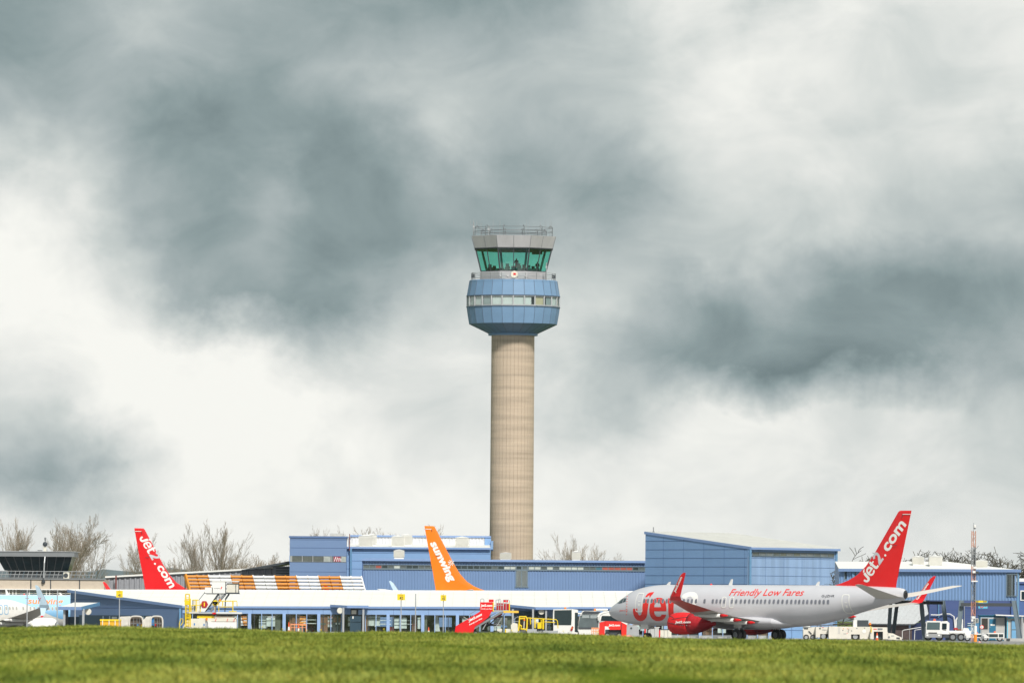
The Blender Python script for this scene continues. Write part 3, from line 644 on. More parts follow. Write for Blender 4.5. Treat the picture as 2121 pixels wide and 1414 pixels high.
# --- old lookout building, far left
def lookout():
    Y = 1000; X = lambda px: P(px, 1200, Y).x; Zr = lambda r: P(75, r, Y).z
    t = thing('lookout_building', 'old beige building with a dark glass lookout cab and rooftop railing', 'building', (X(80), Y, gzf(X(80), Y)))
    mb = MB(); x0, x1 = X(-60), X(216)
    mb.box(x0, x1, Y, Y + 18, Zr(1219), Zr(1199), beige)
    for px in (64, 105, 165): mb.box(X(px) - .06, X(px) + .06, Y - .05, Y, Zr(1219), Zr(1199), grey_d)
    mb.box(x0, x1, Y + .5, Y + 17, -1.5, Zr(1219), interior_d); mb.build('wall', t)
    mb = MB(); mb.box(x0, x1 + .2, Y - .15, Y, Zr(1199.5), Zr(1197), grey_m); mb.box(x0, x1, Y - .3, Y + .5, Zr(1221), Zr(1219), white); mb.build('roof_edge', t)
    mb = MB(); rr = random.Random(4)
    for r in (1223.5, 1227.5, 1231): mb.box(x0, x1, Y + .1, Y + .2, Zr(r + .8), Zr(r - .4), offwhite)
    px = -20
    while px < 150: mb.box(X(px), X(px) + .12, Y + .05, Y + .12, Zr(1240), Zr(1219), white if rr.random() < .7 else grey_m); px += 6 + rr.random() * 5
    mb.box(X(42), X(98), Y + .22, Y + .3, Zr(1231), Zr(1221), mat('teal_blind', (.05, .22, .24), .6)); mb.build('window_grille', t)
    # cab
    cab = MB(); zt, zb, zf_, zl = Zr(1142), Zr(1152), Zr(1181), Zr(1196)
    xl0, xr0, xl1, xr1 = X(-8), X(152), X(8), X(140); D = 9
    cab.add([(xl1, Y + 1.2, zf_), (xr1, Y + 1.2, zf_), (xr0 - .2, Y, zb), (xl0, Y, zb), (xl1, Y + D - 1, zf_), (xr1, Y + D - 1, zf_), (xr0 - .2, Y + D, zb), (xl0, Y + D, zb)],
            [(0, 1, 2, 3), (1, 5, 6, 2), (5, 4, 7, 6), (4, 0, 3, 7)], dark_glass)
    for k in range(1, 9): cab.beam((xl1 + (xr1 - xl1) * k / 9, Y + 1.17, zf_), (xl0 + (xr0 - xl0) * k / 9, Y - .03, zb), .09, .09, grey_d)
    cab.box(xl1 + .5, xr1 - .5, Y + 1.6, Y + D - 2, Zr(1199), zf_, grey_d); cab.build('lookout_cab', t)
    rf = MB(); rf.box(xl0 - .1, xr0 + .1, Y - .25, Y + D, zb, zt, grey_m); rf.box(xl0 - .1, xr0 + .3, Y - .35, Y + D + .1, zt, zt + .07, grey_l); rf.build('cab_roof', t)
    rl = MB()
    for h in (1182.5, 1189.5, 1196): rl.tube([(X(-10), Y + .2, Zr(h)), (X(198), Y + .2, Zr(h))], .045, grey_l if h < 1190 else grey_m, 4)
    for k in range(23): x = X(-8 + k * 9); rl.tube([(x, Y + .2, Zr(1198)), (x + .25, Y + .2, Zr(1182.5))], .045, grey_l if k % 3 else steel_blue, 4)
    rl.build('railing', t)
    ac = MB(); ac.box(X(131.5), X(143.5), Y - .2, Y + .15, Zr(1197), Zr(1184), offwhite); ac.lathe([(.28, 0), (.28, .03)], (X(136.5), Y - .25, Zr(1190.5)), 16, grey_d, axis='y'); ac.build('air_conditioner', t)
    ms = MB(); x = X(91); ms.tube([(x, Y + 2, zt), (x, Y + 2, Zr(1113))], .07, grey_m, 6); ms.lathe([(.1, -.15), (.30, 0), (.28, .12)], (x, Y + 1.8, Zr(1126)), 14, grey_d, axis='y'); ms.box(x - .2, x + .15, Y + 1.9, Y + 2.1, Zr(1141), Zr(1131), offwhite); ms.box(x - .12, x + .12, Y + 1.9, Y + 2.1, Zr(1118), Zr(1112), grey_m)
    ms.box(X(76), X(86), Y + 1, Y + 1.1, Zr(1140), Zr(1138.5), grey_d); ms.box(X(38), X(46), Y + 1, Y + 1.5, zt, Zr(1139), grey_l); ms.build('roof_mast', t)
    lp = MB(); lp.tube([(X(91), Y - .5, Zr(1196)), (X(92), Y - .45, Zr(1165)), (X(93), Y - .2, Zr(1152))], .09, grey_l, 5); lp.build('strut', t)
    sp_ = MB(); sp_.lathe([(.1, -.2), (.25, .1)], (X(90), Y - .3, Zr(1204)), 10, grey_d, axis='y'); sp_.build('loudspeaker', t)
lookout()
def thin_pole(px, r0, Y, name, label, cat, r=.06, m=grey_l):
    a = P(px, r0, Y); z0 = gzf(a.x, Y); mb = MB(); t = thing(name, label, cat, (a.x, Y, z0)); mb.tube([(a.x, Y, z0), (a.x, Y, a.z)], [r * 1.2, r], m, 6); mb.lathe([(r * 2, 0), (r * 2, .12)], (a.x, Y, z0), 8, grey_m); mb.build('pole', t); return t, a
t_, a_ = thin_pole(207.5, 1166, 1005, 'lamp_post', 'thin lamp post with side arm at the end of the lookout railing', 'lamp post', .05, grey_m)
mb = MB(); mb.beam((a_.x, 1005, a_.z), (a_.x - .5, 1005, a_.z + .02), .06, .05, grey_m); mb.build('arm', t_)

# --- blue block with window band, and its lower wing
def left_block():
    Y = 1000; X = lambda px: P(px, 1150, Y).x; Zr = lambda r: P(660, r, Y).z
    t = thing('terminal_block', 'blue panelled terminal block with a dark window band below the poplar tops', 'building', (X(659), Y, gzf(X(659), Y)))
    mb = MB(); x0, x1 = X(600), X(717.5)
    wall_panels(mb, (x0, Y), (x1, Y), Zr(1151), Zr(1113.5), blue_grey, 1.0, vx=0); wall_panels(mb, (x0, Y), (x1, Y), -1, Zr(1163), blue_grey, 1.2, vx=0)
    mb.box(x0, x0 + .3, Y + .3, Y + 20, -1, Zr(1113), blue_grey); mb.box(x1 - .3, x1, Y + .3, Y + 20, -1, Zr(1113), blue_grey); mb.box(x0 + .3, x1 - .3, Y + 1.5, Y + 1.7, Zr(1165), Zr(1150), interior_d); mb.box(x0, x1, Y + 19.8, Y + 20, -1, Zr(1113), blue_grey); mb.build('wall', t)
    mb = MB(); mb.box(x0 - .1, x1 + .1, Y - .1, Y + 20.1, Zr(1113.6), Zr(1109.7), mat('block_capping', (.09, .16, .33), .6)); mb.build('roof', t)
    rf = bpy.data.objects[t.children[-1].name]
    band = [mat('grey_green_glass', (.10, .115, .105), .12, var=.25, spec=.7), mat('pale_window', (.36, .40, .38), .3, var=.2), mat('grey_window', (.16, .18, .18), .15, var=.3)]
    for k, (p0, p1, mi) in enumerate(((600, 604, 1), (604.5, 625, 0), (626, 647, 0), (648, 670, 0), (671, 685, 1), (686, 707, 2), (708, 717, 1))):
        fr = MB(); a, b = X(p0), X(p1); fr.box(a - .04, a + .04, Y - .06, Y + .02, Zr(1163.4), Zr(1150.6), grey_l if k else blue_trim); fr.box(a + .04, b, Y - .05, Y + .02, Zr(1163.4), Zr(1162.6), grey_m)
        w_ = fr.build('window', t); pn = MB(); pn.box(a + .04, b - .02, Y + .03, Y + .06, Zr(1162.6), Zr(1151.2), band[mi]); pn.build('pane', w_)
        if k == 5:
            ps = MB(); pr = mat('crimson_poster', (.30, .03, .07), .5, var=.3); ps.box(a + .3, b - .1, Y + .015, Y + .028, Zr(1162.2), Zr(1151.6), pr)
            for i in range(4): ps.prism([(a + .35 + i * .27, Y + .008, Zr(1161.5)), (a + .42 + i * .27, Y + .008, Zr(1161.5)), (a + .62 + i * .2, Y + .008, Zr(1152.5 + i)), (a + .52 + i * .2, Y + .008, Zr(1152.5 + i))], (0, .004, 0), lettering_white)
            ps.build('poster', w_)
    vent(t, 683, 711, 1103.5, 1112, 1006)
    # lower wing
    Y2 = 1003; X2 = lambda px: P(px, 1150, Y2).x; Z2 = lambda r: P(860, r, Y2).z
    g = thing('terminal_wing', 'pale blue terminal wing with white roof vents left of the concrete tower', 'building', (X2(866), Y2, gzf(X2(866), Y2)))
    mb = MB(); x0, x1 = X2(717.8), X2(1016); wall_panels(mb, (x0, Y2), (x1, Y2), -1, Z2(1134.5), blue, .98, vx=0)
    mb.box(x0, x0 + .25, Y2 + .3, Y2 + 24, -1, Z2(1134), blue); mb.box(x1 - .25, x1, Y2 + .3, Y2 + 24, -1, Z2(1134), blue)
    mb.prism([(x1 - .02, Y2, Z2(1136)), (x1 - .02, Y2 + 25, Z2(1136)), (x1 - .02, Y2 + 25, Z2(1115)), (x1 - .02, Y2 + 22, Z2(1115)), (x1 - .02, Y2, Z2(1133))], (.3, 0, 0), blue); mb.build('wall', g)
    rf = MB(); zl, zh = Z2(1133.2), Z2(1133.2) + .55
    rf.slab((x0, Y2 - .3, zl), (x1, Y2 - .3, zl), (x1, Y2 + 22, zh), (x0, Y2 + 22, zh), .12, white_roof); rf_ = rf.build('roof', g)
    gt = MB(); gt.box(x0, x1, Y2 - .42, Y2 - .3, zl - .2, zl + .03, blue_trim); gt.build('gutter', g)
    ps = MB(); zp = P(866, 1112, Y2 + 22).z; corr(ps, (x0, Y2 + 22), (x1 - .8, Y2 + 22), zh - .1, zp, mat('white_rib_parapet', (.62, .63, .66), .5), .42, .07)
    ps.box(x0, x1, Y2 + 21.8, Y2 + 22.2, zp, zp + .22, blue_trim); ps.box(x1 - .8, x1, Y2 + 21.9, Y2 + 22.1, zh, zp, blue); ps.build('parapet', g)
    dp = MB(); x = X2(727); dp.box(x - .12, x + .12, Y2 - .5, Y2 - .02, -1, zl - .2, mat('teal_pipe', (.11, .25, .42), .5)); dp.build('drainpipe', g)
    mp2 = MB(); x = X2(724); mp2.tube([(x, Y2 - .6, Z2(1141)), (x, Y2 - .6, Z2(1106))], .05, mat('rust_pipe', (.2, .05, .04), .8), 5); mp2.build('vent_pipe', g)
    wb = MB(); wb.box(X2(717.8), X2(723), Y2 - .2, Y2 + .3, Z2(1132), Z2(1114), white); wb.build('roof_hatch', g)
    for a in ((742, 772.5, 1106.5, 1131, 1008), (757, 781, 1104.5, 1128, 1016), (810, 838.5, 1107.5, 1131, 1008), (829, 854.5, 1105, 1128, 1016), (942, 972, 1110, 1133, 1009)): vent(g, *a)
left_block()

# --- long ribbed blue building with slit window
def mid_block():
    Y = 985; X = lambda px: P(px, 1180, Y).x; Zr = lambda px, r: P(px, r, Y).z
    t = thing('ribbed_blue_building', 'long ribbed blue building with a slit window strip in front of the tower foot', 'building', (X(1044), Y, gzf(X(1044), Y)))
    x0, x1 = X(752), X(1336.5); ztop = Zr(1044, 1161); zw1, zw0 = Zr(1044, 1171.5), Zr(1044, 1179); mb = MB()
    corr(mb, (x0, Y), (x1, Y), zw1, ztop, blue_deep, .33, .06); xa, xb = X(1068.5), X(1093); zs = Zr(1080, 1214)
    corr(mb, (x0, Y), (xa, Y), -1, zw0, blue_deep, .33, .06); corr(mb, (xb, Y), (x1, Y), -1, zw0, blue_deep, .33, .06); corr(mb, (xa, Y), (xb, Y), -1, zs, blue_deep, .33, .06)
    mb.box(x0 - .12, x0, Y - .15, Y + 14, -1, ztop, seam); mb.box(x0, x1, Y + 14, Y + 14.2, -1, ztop, blue_deep); mb.box(x1, x1 + .1, Y, Y + 14, -1, ztop, blue_deep)
    mb.box(x0, x1, Y + 2.5, Y + 2.6, zw0 - 2.6, zw0 + .1, interior_d); mb.box(x0, x1, Y + .4, Y + 2.5, zw1 + .1, zw1 + .2, interior_d); mb.build('wall', t)
    rf = MB(); rf.box(x0 - .2, x1, Y - .3, Y + 14.3, ztop, ztop + .12, blue_trim); rf.box(x0 - .2, x1, Y - .42, Y - .3, ztop - .12, ztop + .14, blue_trim)
    rf.slab((x0, Y, ztop + .125), (x1, Y, ztop + .125), (x1, Y + 14, ztop + .25), (x0, Y + 14, ztop + .25), .01, grey_l); rf.build('roof', t)
    st = MB(); st.box(x0, x1, Y - .14, Y - .07, zw0 - .1, zw0, steel_blue); st.box(x0, x1, Y - .12, Y - .07, zw1, zw1 + .07, steel_blue); st.build('sill', t)
    sg = glass('slit_glass', (.50, .56, .55), .30); rr = random.Random(8)
    pal = {'d': mat('slit_dark_glass', (.035, .05, .05), .1, var=.4, vscale=.8), 'g': mat('slit_grey_glass', (.11, .13, .13), .15, var=.4, vscale=.8), 'w': mat('slit_pale_glass', (.50, .54, .50), .3, var=.15), 'r': mat('salmon_banner', (.36, .085, .06), .5, var=.2), 'b': mat('slit_teal_glass', (.05, .14, .19), .15, var=.3)}
    def pane_of(px):
        for lo, hi, k in ((757, 775, 'g'), (775, 784, 'b'), (784, 790, 'r'), (790, 800, 'd'), (800, 812, 'g'), (812, 842, 'w' if rr.random() < .4 else 'g'), (1050, 1068, 'w'), (1095, 1160, 'w' if rr.random() < .75 else 'g'), (1160, 1208, 'w' if rr.random() < .6 else 'b'), (1208, 1231, 'g'), (1231, 1248, 'b'), (1248, 1304, 'r')):
            if lo <= px < hi: return pal[k]
        return pal['d'] if rr.random() < .7 else pal['g']
    strip_windows(t, (x0 + .03, Y - .02), (x1 - .05, Y - .02), zw0 + .02, zw1 - .02, 46, pane_of, frame=steel_blue, off=.0)
    fr = MB(); fr.box(xa - .1, xb + .1, Y - .12, Y - .04, zs - .12, zs, steel_blue)
    for p in (1069, 1080.5, 1092.5): fr.box(X(p) - .06, X(p) + .06, Y - .1, Y - .02, zs, zw1, steel_blue)
    tw = fr.build('tall_window', t); pn = MB(); pn.box(xa, xb, Y + .02, Y + .04, zs, zw0, sg); pn.build('pane', tw)
    rp = mat('crimson_poster', (.3, .03, .07)); po = MB()
    po.box(xa, xb, Y + .5, Y + .52, zs, zw1, mat('teal_blind', (.05, .22, .24), .6)); po.box(X(1070), X(1072.5), Y + .42, Y + .45, zs + .4, zw1, lettering_white)
    for a_, b_, c_, d_ in ((1072.5, 1079, 1213, 1190), (1083, 1086, 1205, 1186), (1087, 1091, 1200, 1184)):
        x, y = X(a_), X(b_)
        for i in range(7): zz0 = Zr(1080, c_ - (c_ - d_) * i / 7); zz1 = Zr(1080, c_ - (c_ - d_) * (i + .75) / 7); po.box(x + rr.random() * .1, y - rr.random() * .1, Y + .40, Y + .45, zz0, zz1, rp)
    po.build('poster', tw)
    vent(t, 815, 838, 1137, 1154, 988); vent(t, 1035, 1059.5, 1143, 1157, 988); vent(t, 1184, 1203, 1140, 1158, 990)
mid_block()

# --- tall hangar block
def hangar():
    YA, YB, YC = 976., 960., 973.
    A, B, Cc = P(1337, 1100, YA), P(1552, 1131, YB), P(1733, 1133.5, YC); zc = Cc.z
    t = thing('hangar', 'tall blue panelled hangar with a sloping white roof behind the red and white jet', 'hangar', (B.x, YB, gzf(B.x, YB)))
    mb = MB(); wall_panels(mb, (A.x, YA), (B.x, YB), -1, 0, blue, 1.02, zt0=A.z - .3, zt1=B.z - .3, vx=3.9); mb.build('gable_wall', t)
    mb = MB(); d = (Cc - B); zt = min(B.z, Cc.z) - .3; zb1_, zb0_ = P(1640, 1143.5, 966).z, P(1640, 1152.5, 966).z
    wall_panels(mb, (B.x, YB), (Cc.x, YC), -1, zb0_, blue_pale, 1.02, vx=3.5); wall_panels(mb, (B.x, YB), (Cc.x, YC), zb1_, zt, blue, 1.2, vx=0)  # lighter blue than the gable: sunlight on this face put into the colour
    p0, p1 = B.lerp(Cc, .03), B.lerp(Cc, .965); wall_panels(mb, (p1.x, p1.y), (Cc.x, YC), zb0_, zb1_, blue, 2, vx=0); wall_panels(mb, (B.x, YB), (p0.x, p0.y), zb0_, zb1_, blue, 2, vx=0)
    nb = Vector((-(Cc - B).y, (Cc - B).x, 0)).normalized()
    mb.prism([(p0.x + nb.x * .8, p0.y + nb.y * .8, zb0_), (p1.x + nb.x * .8, p1.y + nb.y * .8, zb0_), (p1.x + nb.x * .8, p1.y + nb.y * .8, zb1_), (p0.x + nb.x * .8, p0.y + nb.y * .8, zb1_)], nb * .1, interior_d)
    mb.build('front_wall', t)
    strip_windows(t, (p0.x, p0.y), (p1.x, p1.y), zb0_ + .05, zb1_ - .05, 12, [mat('grey_green_glass', (.1, .115, .105)), mat('olive_glass', (.13, .14, .11), .15, var=.3), mat('grey_window', (.16, .18, .18))], frame=steel_blue, seedv=3)
    D = Vector((A.x + Cc.x - B.x, YA + YC - YB, P(1524, 1103.5, YA + YC - YB).z)); Cz = Vector((Cc.x, YC, B.z))
    u = (B - A).normalized(); rf = MB(); A2, B2, C2, D2 = A - u * .2, B + u * .35, Vector((Cc.x, YC, B.z)) + u * .35 + (Cc - B).normalized() * .3, D
    rf.add([A2, B2, C2, D2, A2 - Vector((0, 0, .12)), B2 - Vector((0, 0, .12)), C2 - Vector((0, 0, .12)), D2 - Vector((0, 0, .12))], [(0, 1, 2, 3), (7, 6, 5, 4), (0, 4, 5, 1), (1, 5, 6, 2), (2, 6, 7, 3), (3, 7, 4, 0)], mat('grey_roof_sheet', (.58, .59, .57), .6, var=.12, vscale=.5))
    for k in range(1, 16): s = k / 16; rf.beam(A2.lerp(D2, s) + Vector((0, 0, .01)), B2.lerp(C2, s) + Vector((0, 0, .01)), .05, .03, roof_seam)
    rf.build('roof', t)
    gt = MB(); gt.beam(A2 + Vector((0, -.06, -.18)), B2 + Vector((0, -.06, -.18)), .1, .3, blue_trim); gt.beam(B2 + Vector((0, -.08, -.2)), C2 + Vector((0, -.08, -.2)), .14, .26, blue_trim); gt.build('gutter', t)
    for q in (B + u * .16 + Vector((.05, -.1, 0)), Vector((Cc.x, YC - .15, 0))):
        dp = MB(); dp.box(q.x - .12, q.x + .12, q.y - .12, q.y + .05, -.5, B.z - .35, mat('teal_pipe', (.11, .25, .42))); dp.build('drainpipe', t)
    bw = MB(); bw.prism([(A.x + .05, YA + .3, -1), (A.x + .05, YA + .3, A.z - .4), (D.x, D.y, D.z - .4), (D.x, D.y, -1)], (.2, 0, 0), blue)
    bw.prism([(Cc.x, YC + .05, -1), (Cc.x, YC + .05, B.z - .4), (D.x, D.y, D.z - .5), (D.x, D.y, -1)], (-.2, 0, 0), blue); bw.build('back_wall', t)
    a = MB(); q = P(1353.5, 1101, YA); a.tube([(q.x, q.y, q.z - .3), (q.x, q.y, P(1353.5, 1091, YA).z)], .06, grey_m, 5); a.box(q.x - .12, q.x + .12, q.y - .1, q.y + .1, q.z - .3, q.z + .05, grey_d); a.build('antenna', t)
hangar()

# --- low glazed pier
def low_pier():
    YA, YB, YC, YR = 880., 902., 878., 902.
    A, B, Cc, D = P(378, 1253.5, YA), P(146, 1221.3, YB), P(1668, 1256.5, YC), P(1668, 1225.5, YR)
    t = thing('glazed_pier', 'long low blue pier building with white roof and glazed front', 'building', (P(900, 1300, 885).x, 885, gzf(0, 885)))
    rf = MB(); n = 64; th = Vector((0, 0, .14)); ex = Vector((0, -.12, -.03)); R1 = Vector((B.x, YR, B.z))
    A1, C1 = A + ex, Cc + ex
    # B is the high far-left corner, A the low near corner: left part is a triangle fan of sheets
    B1 = B + Vector((-.3, 0, 0))
    rf.add([A1, C1, D, B1, A1 - th, C1 - th, D - th, B1 - th], [(0, 1, 2, 3), (7, 6, 5, 4), (0, 4, 5, 1), (1, 5, 6, 2), (2, 6, 7, 3), (3, 7, 4, 0)], white_roof)
    nrm = (C1 - A1).cross(D - A1).normalized()
    if nrm.z < 0: nrm = -nrm
    for k in range(n):
        s = (k + .5) / n; top = B1.lerp(D, s); bot = Vector((top.x, 0, 0))
        if top.x < A1.x: f_ = (top.x - B1.x) / (A1.x - B1.x); bot = B1.lerp(A1, f_)
        else: f_ = (top.x - A1.x) / (C1.x - A1.x); bot = A1.lerp(C1, f_)
        if (top - bot).length > .5: rf.beam(top + nrm * .015, bot + nrm * .012, .035, .02, roof_seam)
    for f_ in (.3, .55, .8): rf.beam(A1.lerp(B1, f_).lerp(A1.lerp(B1, f_), 1) + nrm * .01, C1.lerp(D, f_) + nrm * .01, .05, .02, roof_seam)
    rf.beam(B1 + Vector((0, .05, .03)), D + Vector((0, .05, .03)), .3, .08, white); rf.build('roof', t)
    # gable wall, with a doorway recess
    zg = lambda r: P(250, r, 890).z
    gw = MB(); d = (A - B); d.z = 0; L_ = d.length; dn = d.normalized(); nr = Vector((dn.y, -dn.x, 0)); at = lambda s: Vector((B.x, YB, 0)) + dn * L_ * s; ztop = lambda s: B.z + (A.z - B.z) * s - .14
    s0, s1 = .08, .745; zd = zg(1273.5)
    def seg(a_, b_, lo, hi0, hi1):
        p, q = at(a_), at(b_); gw.prism([(p.x, p.y, lo), (q.x, q.y, lo), (q.x, q.y, hi1), (p.x, p.y, hi0)], -nr * .25, blue_grey)  # darker blue than the fascia: shade of this side put into the colour
    seg(0, s0, -1, ztop(0), ztop(s0)); seg(s1, 1, -.6, ztop(s1), ztop(1)); seg(s0, s1, zd, ztop(s0), ztop(s1))
    for r in (1241, 1258):
        z = zg(r); e_ = min(1, (z - B.z + .14) / (A.z - B.z)) if z > A.z - .14 else 1
        p, q = at(0), at(max(e_, .05)); gw.obox((p + q) / 2 + nr * .01 + Vector((0, 0, z)), (q - p) / 2, nr * .01, (0, 0, .02), seam)
    gw.build('gable_wall', t)
    rc = MB(); p, q = at(s0), at(s1)
    rc.prism([(p.x, p.y, -.6), (q.x, q.y, -.6), (q.x, q.y, zd), (p.x, p.y, zd)], -nr * 1.2 + Vector((0, 0, 0)), teal_dark)
    for s in (.30, .36, .5, .58, .66):
        u = at(s) + nr * .02; rc.box(u.x - .06, u.x + .06, u.y - .05, u.y, -.4, zd - .1, steel_blue)
    u = at(.42) + nr * .03; rc.box(u.x - .5, u.x + .5, u.y - .05, u.y, -.4, zd - .15, mat('grey_window', (.16, .18, .18))); rc.build('doorway', t)
    fg = MB(); fg.beam(B1 + Vector((-.02, -.08, -.1)), A1 + Vector((0, .1, -.1)), .12, .3, blue_trim); fg.beam(A1 + Vector((0, -.03, -.12)), C1 + Vector((0, -.03, -.12)), .1, .22, blue_trim); fg.build('gutter', t)
    dp = MB(); dp.box(A.x - .35, A.x - .12, YA - .12, YA + .3, -.3, A.z - .3, mat('teal_pipe', (.11, .25, .42))); dp.build('drainpipe', t)
    # front: fascia band, then bays of three windows between pale columns
    zf1, zf0 = P(900, 1259, 879).z, P(900, 1273, 879).z
    Fp = lambda x, dy=0: Vector((x, YA + (YC - YA) * (x - A.x) / (Cc.x - A.x) + dy, 0))
    fa = MB(); fm = mat('front_fascia', (.24, .38, .64), .5, var=.05, vscale=.3)
    fa.prism([Fp(A.x) + Vector((0, 0, zf0)), Fp(Cc.x) + Vector((0, 0, zf0)), Fp(Cc.x) + Vector((0, 0, Cc.z - .2)), Fp(A.x) + Vector((0, 0, A.z - .2))], (0, .3, 0), fm)
    x = A.x + 3.78
    while x < Cc.x: u = Fp(x); fa.box(u.x - .012, u.x + .012, u.y - .01, u.y, zf0, zf1, seam); x += 3.78
    fa.build('fascia', t)
    colm = mat('pale_blue_column', (.28, .42, .68), .5)
    px0 = 372; bays = []; sp_ = 71.9; px = 301.5 - 71.9 * 0
    pxs = [373.5 + 71.75 * k for k in range(19)]
    rr = random.Random(12)
    cache = {}
    for k, px in enumerate(pxs):
        x = P(px, 1290, 880).x; u = Fp(x); c = MB(); g0 = gzf(x, 880)
        if x > Cc.x - .2: break
        if not (685 < px < 765 or 1056 < px < 1178 or px < 380): c.box(x - .17, x + .17, u.y - .12, u.y + .2, g0, zf0, colm); c.build('column', t)
        xn = P(px + 71.75, 1290, 880).x; xn = min(xn, Cc.x)
        for j in range(3):
            xa = x + .17 + (xn - x - .34) * j / 3; xb = x + .17 + (xn - x - .34) * (j + 1) / 3
            fr = MB(); u = Fp(xa)
            if j: fr.box(xa - .04, xa + .04, u.y - .03, u.y + .12, g0, zf0, colm)
            fr.box(xa + .04, xb - .04, u.y + .02, u.y + .1, g0, g0 + .35, grey_m); fr.box(xa + .04, xb - .04, u.y + .02, u.y + .1, zf0 - .07, zf0, grey_d)
            if rr.random() < .4: fr.box(xa + .3, xa + .36, u.y + .02, u.y + .1, g0 + .35, zf0, grey_d)
            w_ = fr.build('window', t); pn = MB(); pn.add([(xa + .04, u.y + .06, g0 + .35), (xb - .04, u.y + .06, g0 + .35), (xb - .04, u.y + .06, zf0 - .07), (xa + .04, u.y + .06, zf0 - .07)], [(0, 1, 2, 3)], shop_glass); pn.build('pane', w_)
    # interior: floor, ceiling, back wall, stands, pale boards painted as lit openings, seats
    it = MB(); xa, xb = A.x, Cc.x
    it.box(xa, xb, 881.5, 900, -.25, .06, grey_m); it.box(xa, xb, 880.6, 899, zf0 + .02, zf0 + .1, interior_d)
    it.box(xa, xb, 899, 899.2, -.5, .95, interior_d); it.box(xa, xb, 899, 899.2, zf0 - .25, zf0, interior_d)
    x = xa
    while x < xb: it.box(x, x + 1.1 + 1.6 * rr.random(), 899, 899.2, .9, zf0, interior_d); x += 3.2
    it.box(xa - .1, xa, 881, 899, -.5, zf0, interior_d); it.box(xb, xb + .1, 879, 899, -.5, zf0, interior_d)
    brown = mat('brown_partition', (.30, .15, .085), .7, var=.3); maroon = mat('maroon_seat', (.26, .03, .04), .8); lit = mat('pale_lit_board', (.85, .88, .84), .6, var=.25, vscale=1.1); oli = mat('olive_panel', (.16, .17, .13), .7, var=.3)
    x = xa + .5
    while x < xb:
        k = rr.random(); wd_ = .45 + rr.random() * 1.3; y = Fp(x).y + .2 + rr.choice([.1, .25, .45, .8]); z0, z1 = .55 + .5 * rr.random(), 1.75 + .35 * rr.random()
        if k < .36:
            it.box(x, x + wd_, y, y + .1, z0, z1, lit)
            for _ in range(rr.choice([1, 2, 2])): zz = z0 + (z1 - z0) * (.2 + .6 * rr.random()); it.box(x, x + wd_, y - .03, y - .005, zz, zz + .05 + .08 * rr.random(), rr.choice([oli, oli, mat('faint_red_band', (.50, .26, .22), .7), grey_m]))
        elif k < .56:
            it.box(x, x + wd_, y, y + .2, .3, zf0, brown); it.box(x + wd_ * .1, x + wd_ * .8, y - .03, y - .005, 1.1, 1.1 + .3 * rr.random(), rr.choice([maroon, oli, interior_d]))
        elif k < .66: it.box(x, x + wd_ * .35, y, y + .3, .06, zf0, oli)
        elif k < .78: it.prism([(x, y, .06), (x + wd_, y, .06), (x + wd_ * .8, y, .8 + .3 * rr.random()), (x + wd_ * .25, y, .9)], (0, .4, 0), rr.choice([maroon, grey_m, interior_d]))
        elif k < .84: it.prism([(x, y, .5), (x + .5, y, .5), (x + .25, y, zf0), (x - .1, y, zf0)], (0, .1, 0), lit)
        elif k < .9: it.box(x, x + wd_, y, y + .1, 1.2, 1.28, lit); it.box(x, x + wd_, y, y + .1, 1.6, 1.66, lit)
        x += wd_ * (.55 + rr.random() * .6)
    it.build('interior', t)
    bf = MB(); x = xa; 
    while x < xb: l_ = 1 + rr.random() * 2; u = Fp(x); bf.box(x, x + l_ * .7, u.y - .9, u.y - .6, 0, .15 + .25 * rr.random(), mat('rubble_grey', (.38, .39, .39), .9, var=.3)); x += l_
    bf.build('kerb_blocks', t)
    # porches
    def porch(p0, p1, row_e, proj_, posts, disc, label=None, fill=None):
        o = thing('porch', 'x', 'porch') if False else None
        xa, xb = P(p0, row_e, 878).x, P(p1, row_e, 878).x; ze = P(p1, row_e, 876).z; yb = Fp((xa + xb) / 2).y; yf = yb - proj_; g0 = 0
        pc = MB(); zb_ = P((p0 + p1) / 2, 1254.5, yb).z + .02; off = (xb - xa) * .45
        pc.slab((xa + off, yf, ze + .1), (xb, yf, ze + .1), (xb, yb, zb_ + .1), (xa, yb, zb_ + .1), .1, white_roof)
        pc.beam((xa + off, yf - .06, ze), (xb, yf - .06, ze), .12, .28, blue_trim); pc.beam((xa, yb - .1, zb_), (xa + off, yf - .06, ze), .12, .26, blue_trim)
        po = pc.build('porch_roof', t)
        for i, q in enumerate(posts):
            pp = MB(); x = P(q, 1290, yf).x; pp.box(x - .1, x + .1, yf + .05, yf + .25, gzf(x, yf), ze - .1, grey_l); pp.build('post', po)
        if disc: dd = MB(); x = P(disc[0], disc[1], yf).x; z = P(disc[0], disc[1], yf).z; dd.lathe([(.3, -.06), (.33, 0), (.3, .03)], (x, yf + .3, z), 16, offwhite, axis='y'); dd.build('round_disc', po)  # pale round disc under the porch roof
        return po, yf, ze
    po, yf, ze = porch(684, 763.5, 1256, 2.6, (711, 752.5), (704, 1264))
    X7 = lambda p: P(p, 1290, 878).x; bx_ = MB(); Z7 = lambda r: P(740, r, 878).z
    bx_.box(X7(725), X7(749), yf + .6, yf + .7, 0, Z7(1275), teal_dark); bx_.box(X7(726), X7(749), yf + .9, yf + 1, Z7(1275), Z7(1258), grey_d); bx_.box(X7(728), X7(738), yf + .75, yf + .8, Z7(1271), Z7(1263), offwhite)
    bx_.box(X7(742), X7(749), yf + .75, yf + .82, Z7(1272), Z7(1262), blue_pale); bx_.box(X7(730), X7(732.5), yf + .55, yf + .58, Z7(1280.5), Z7(1275.5), lettering_white)
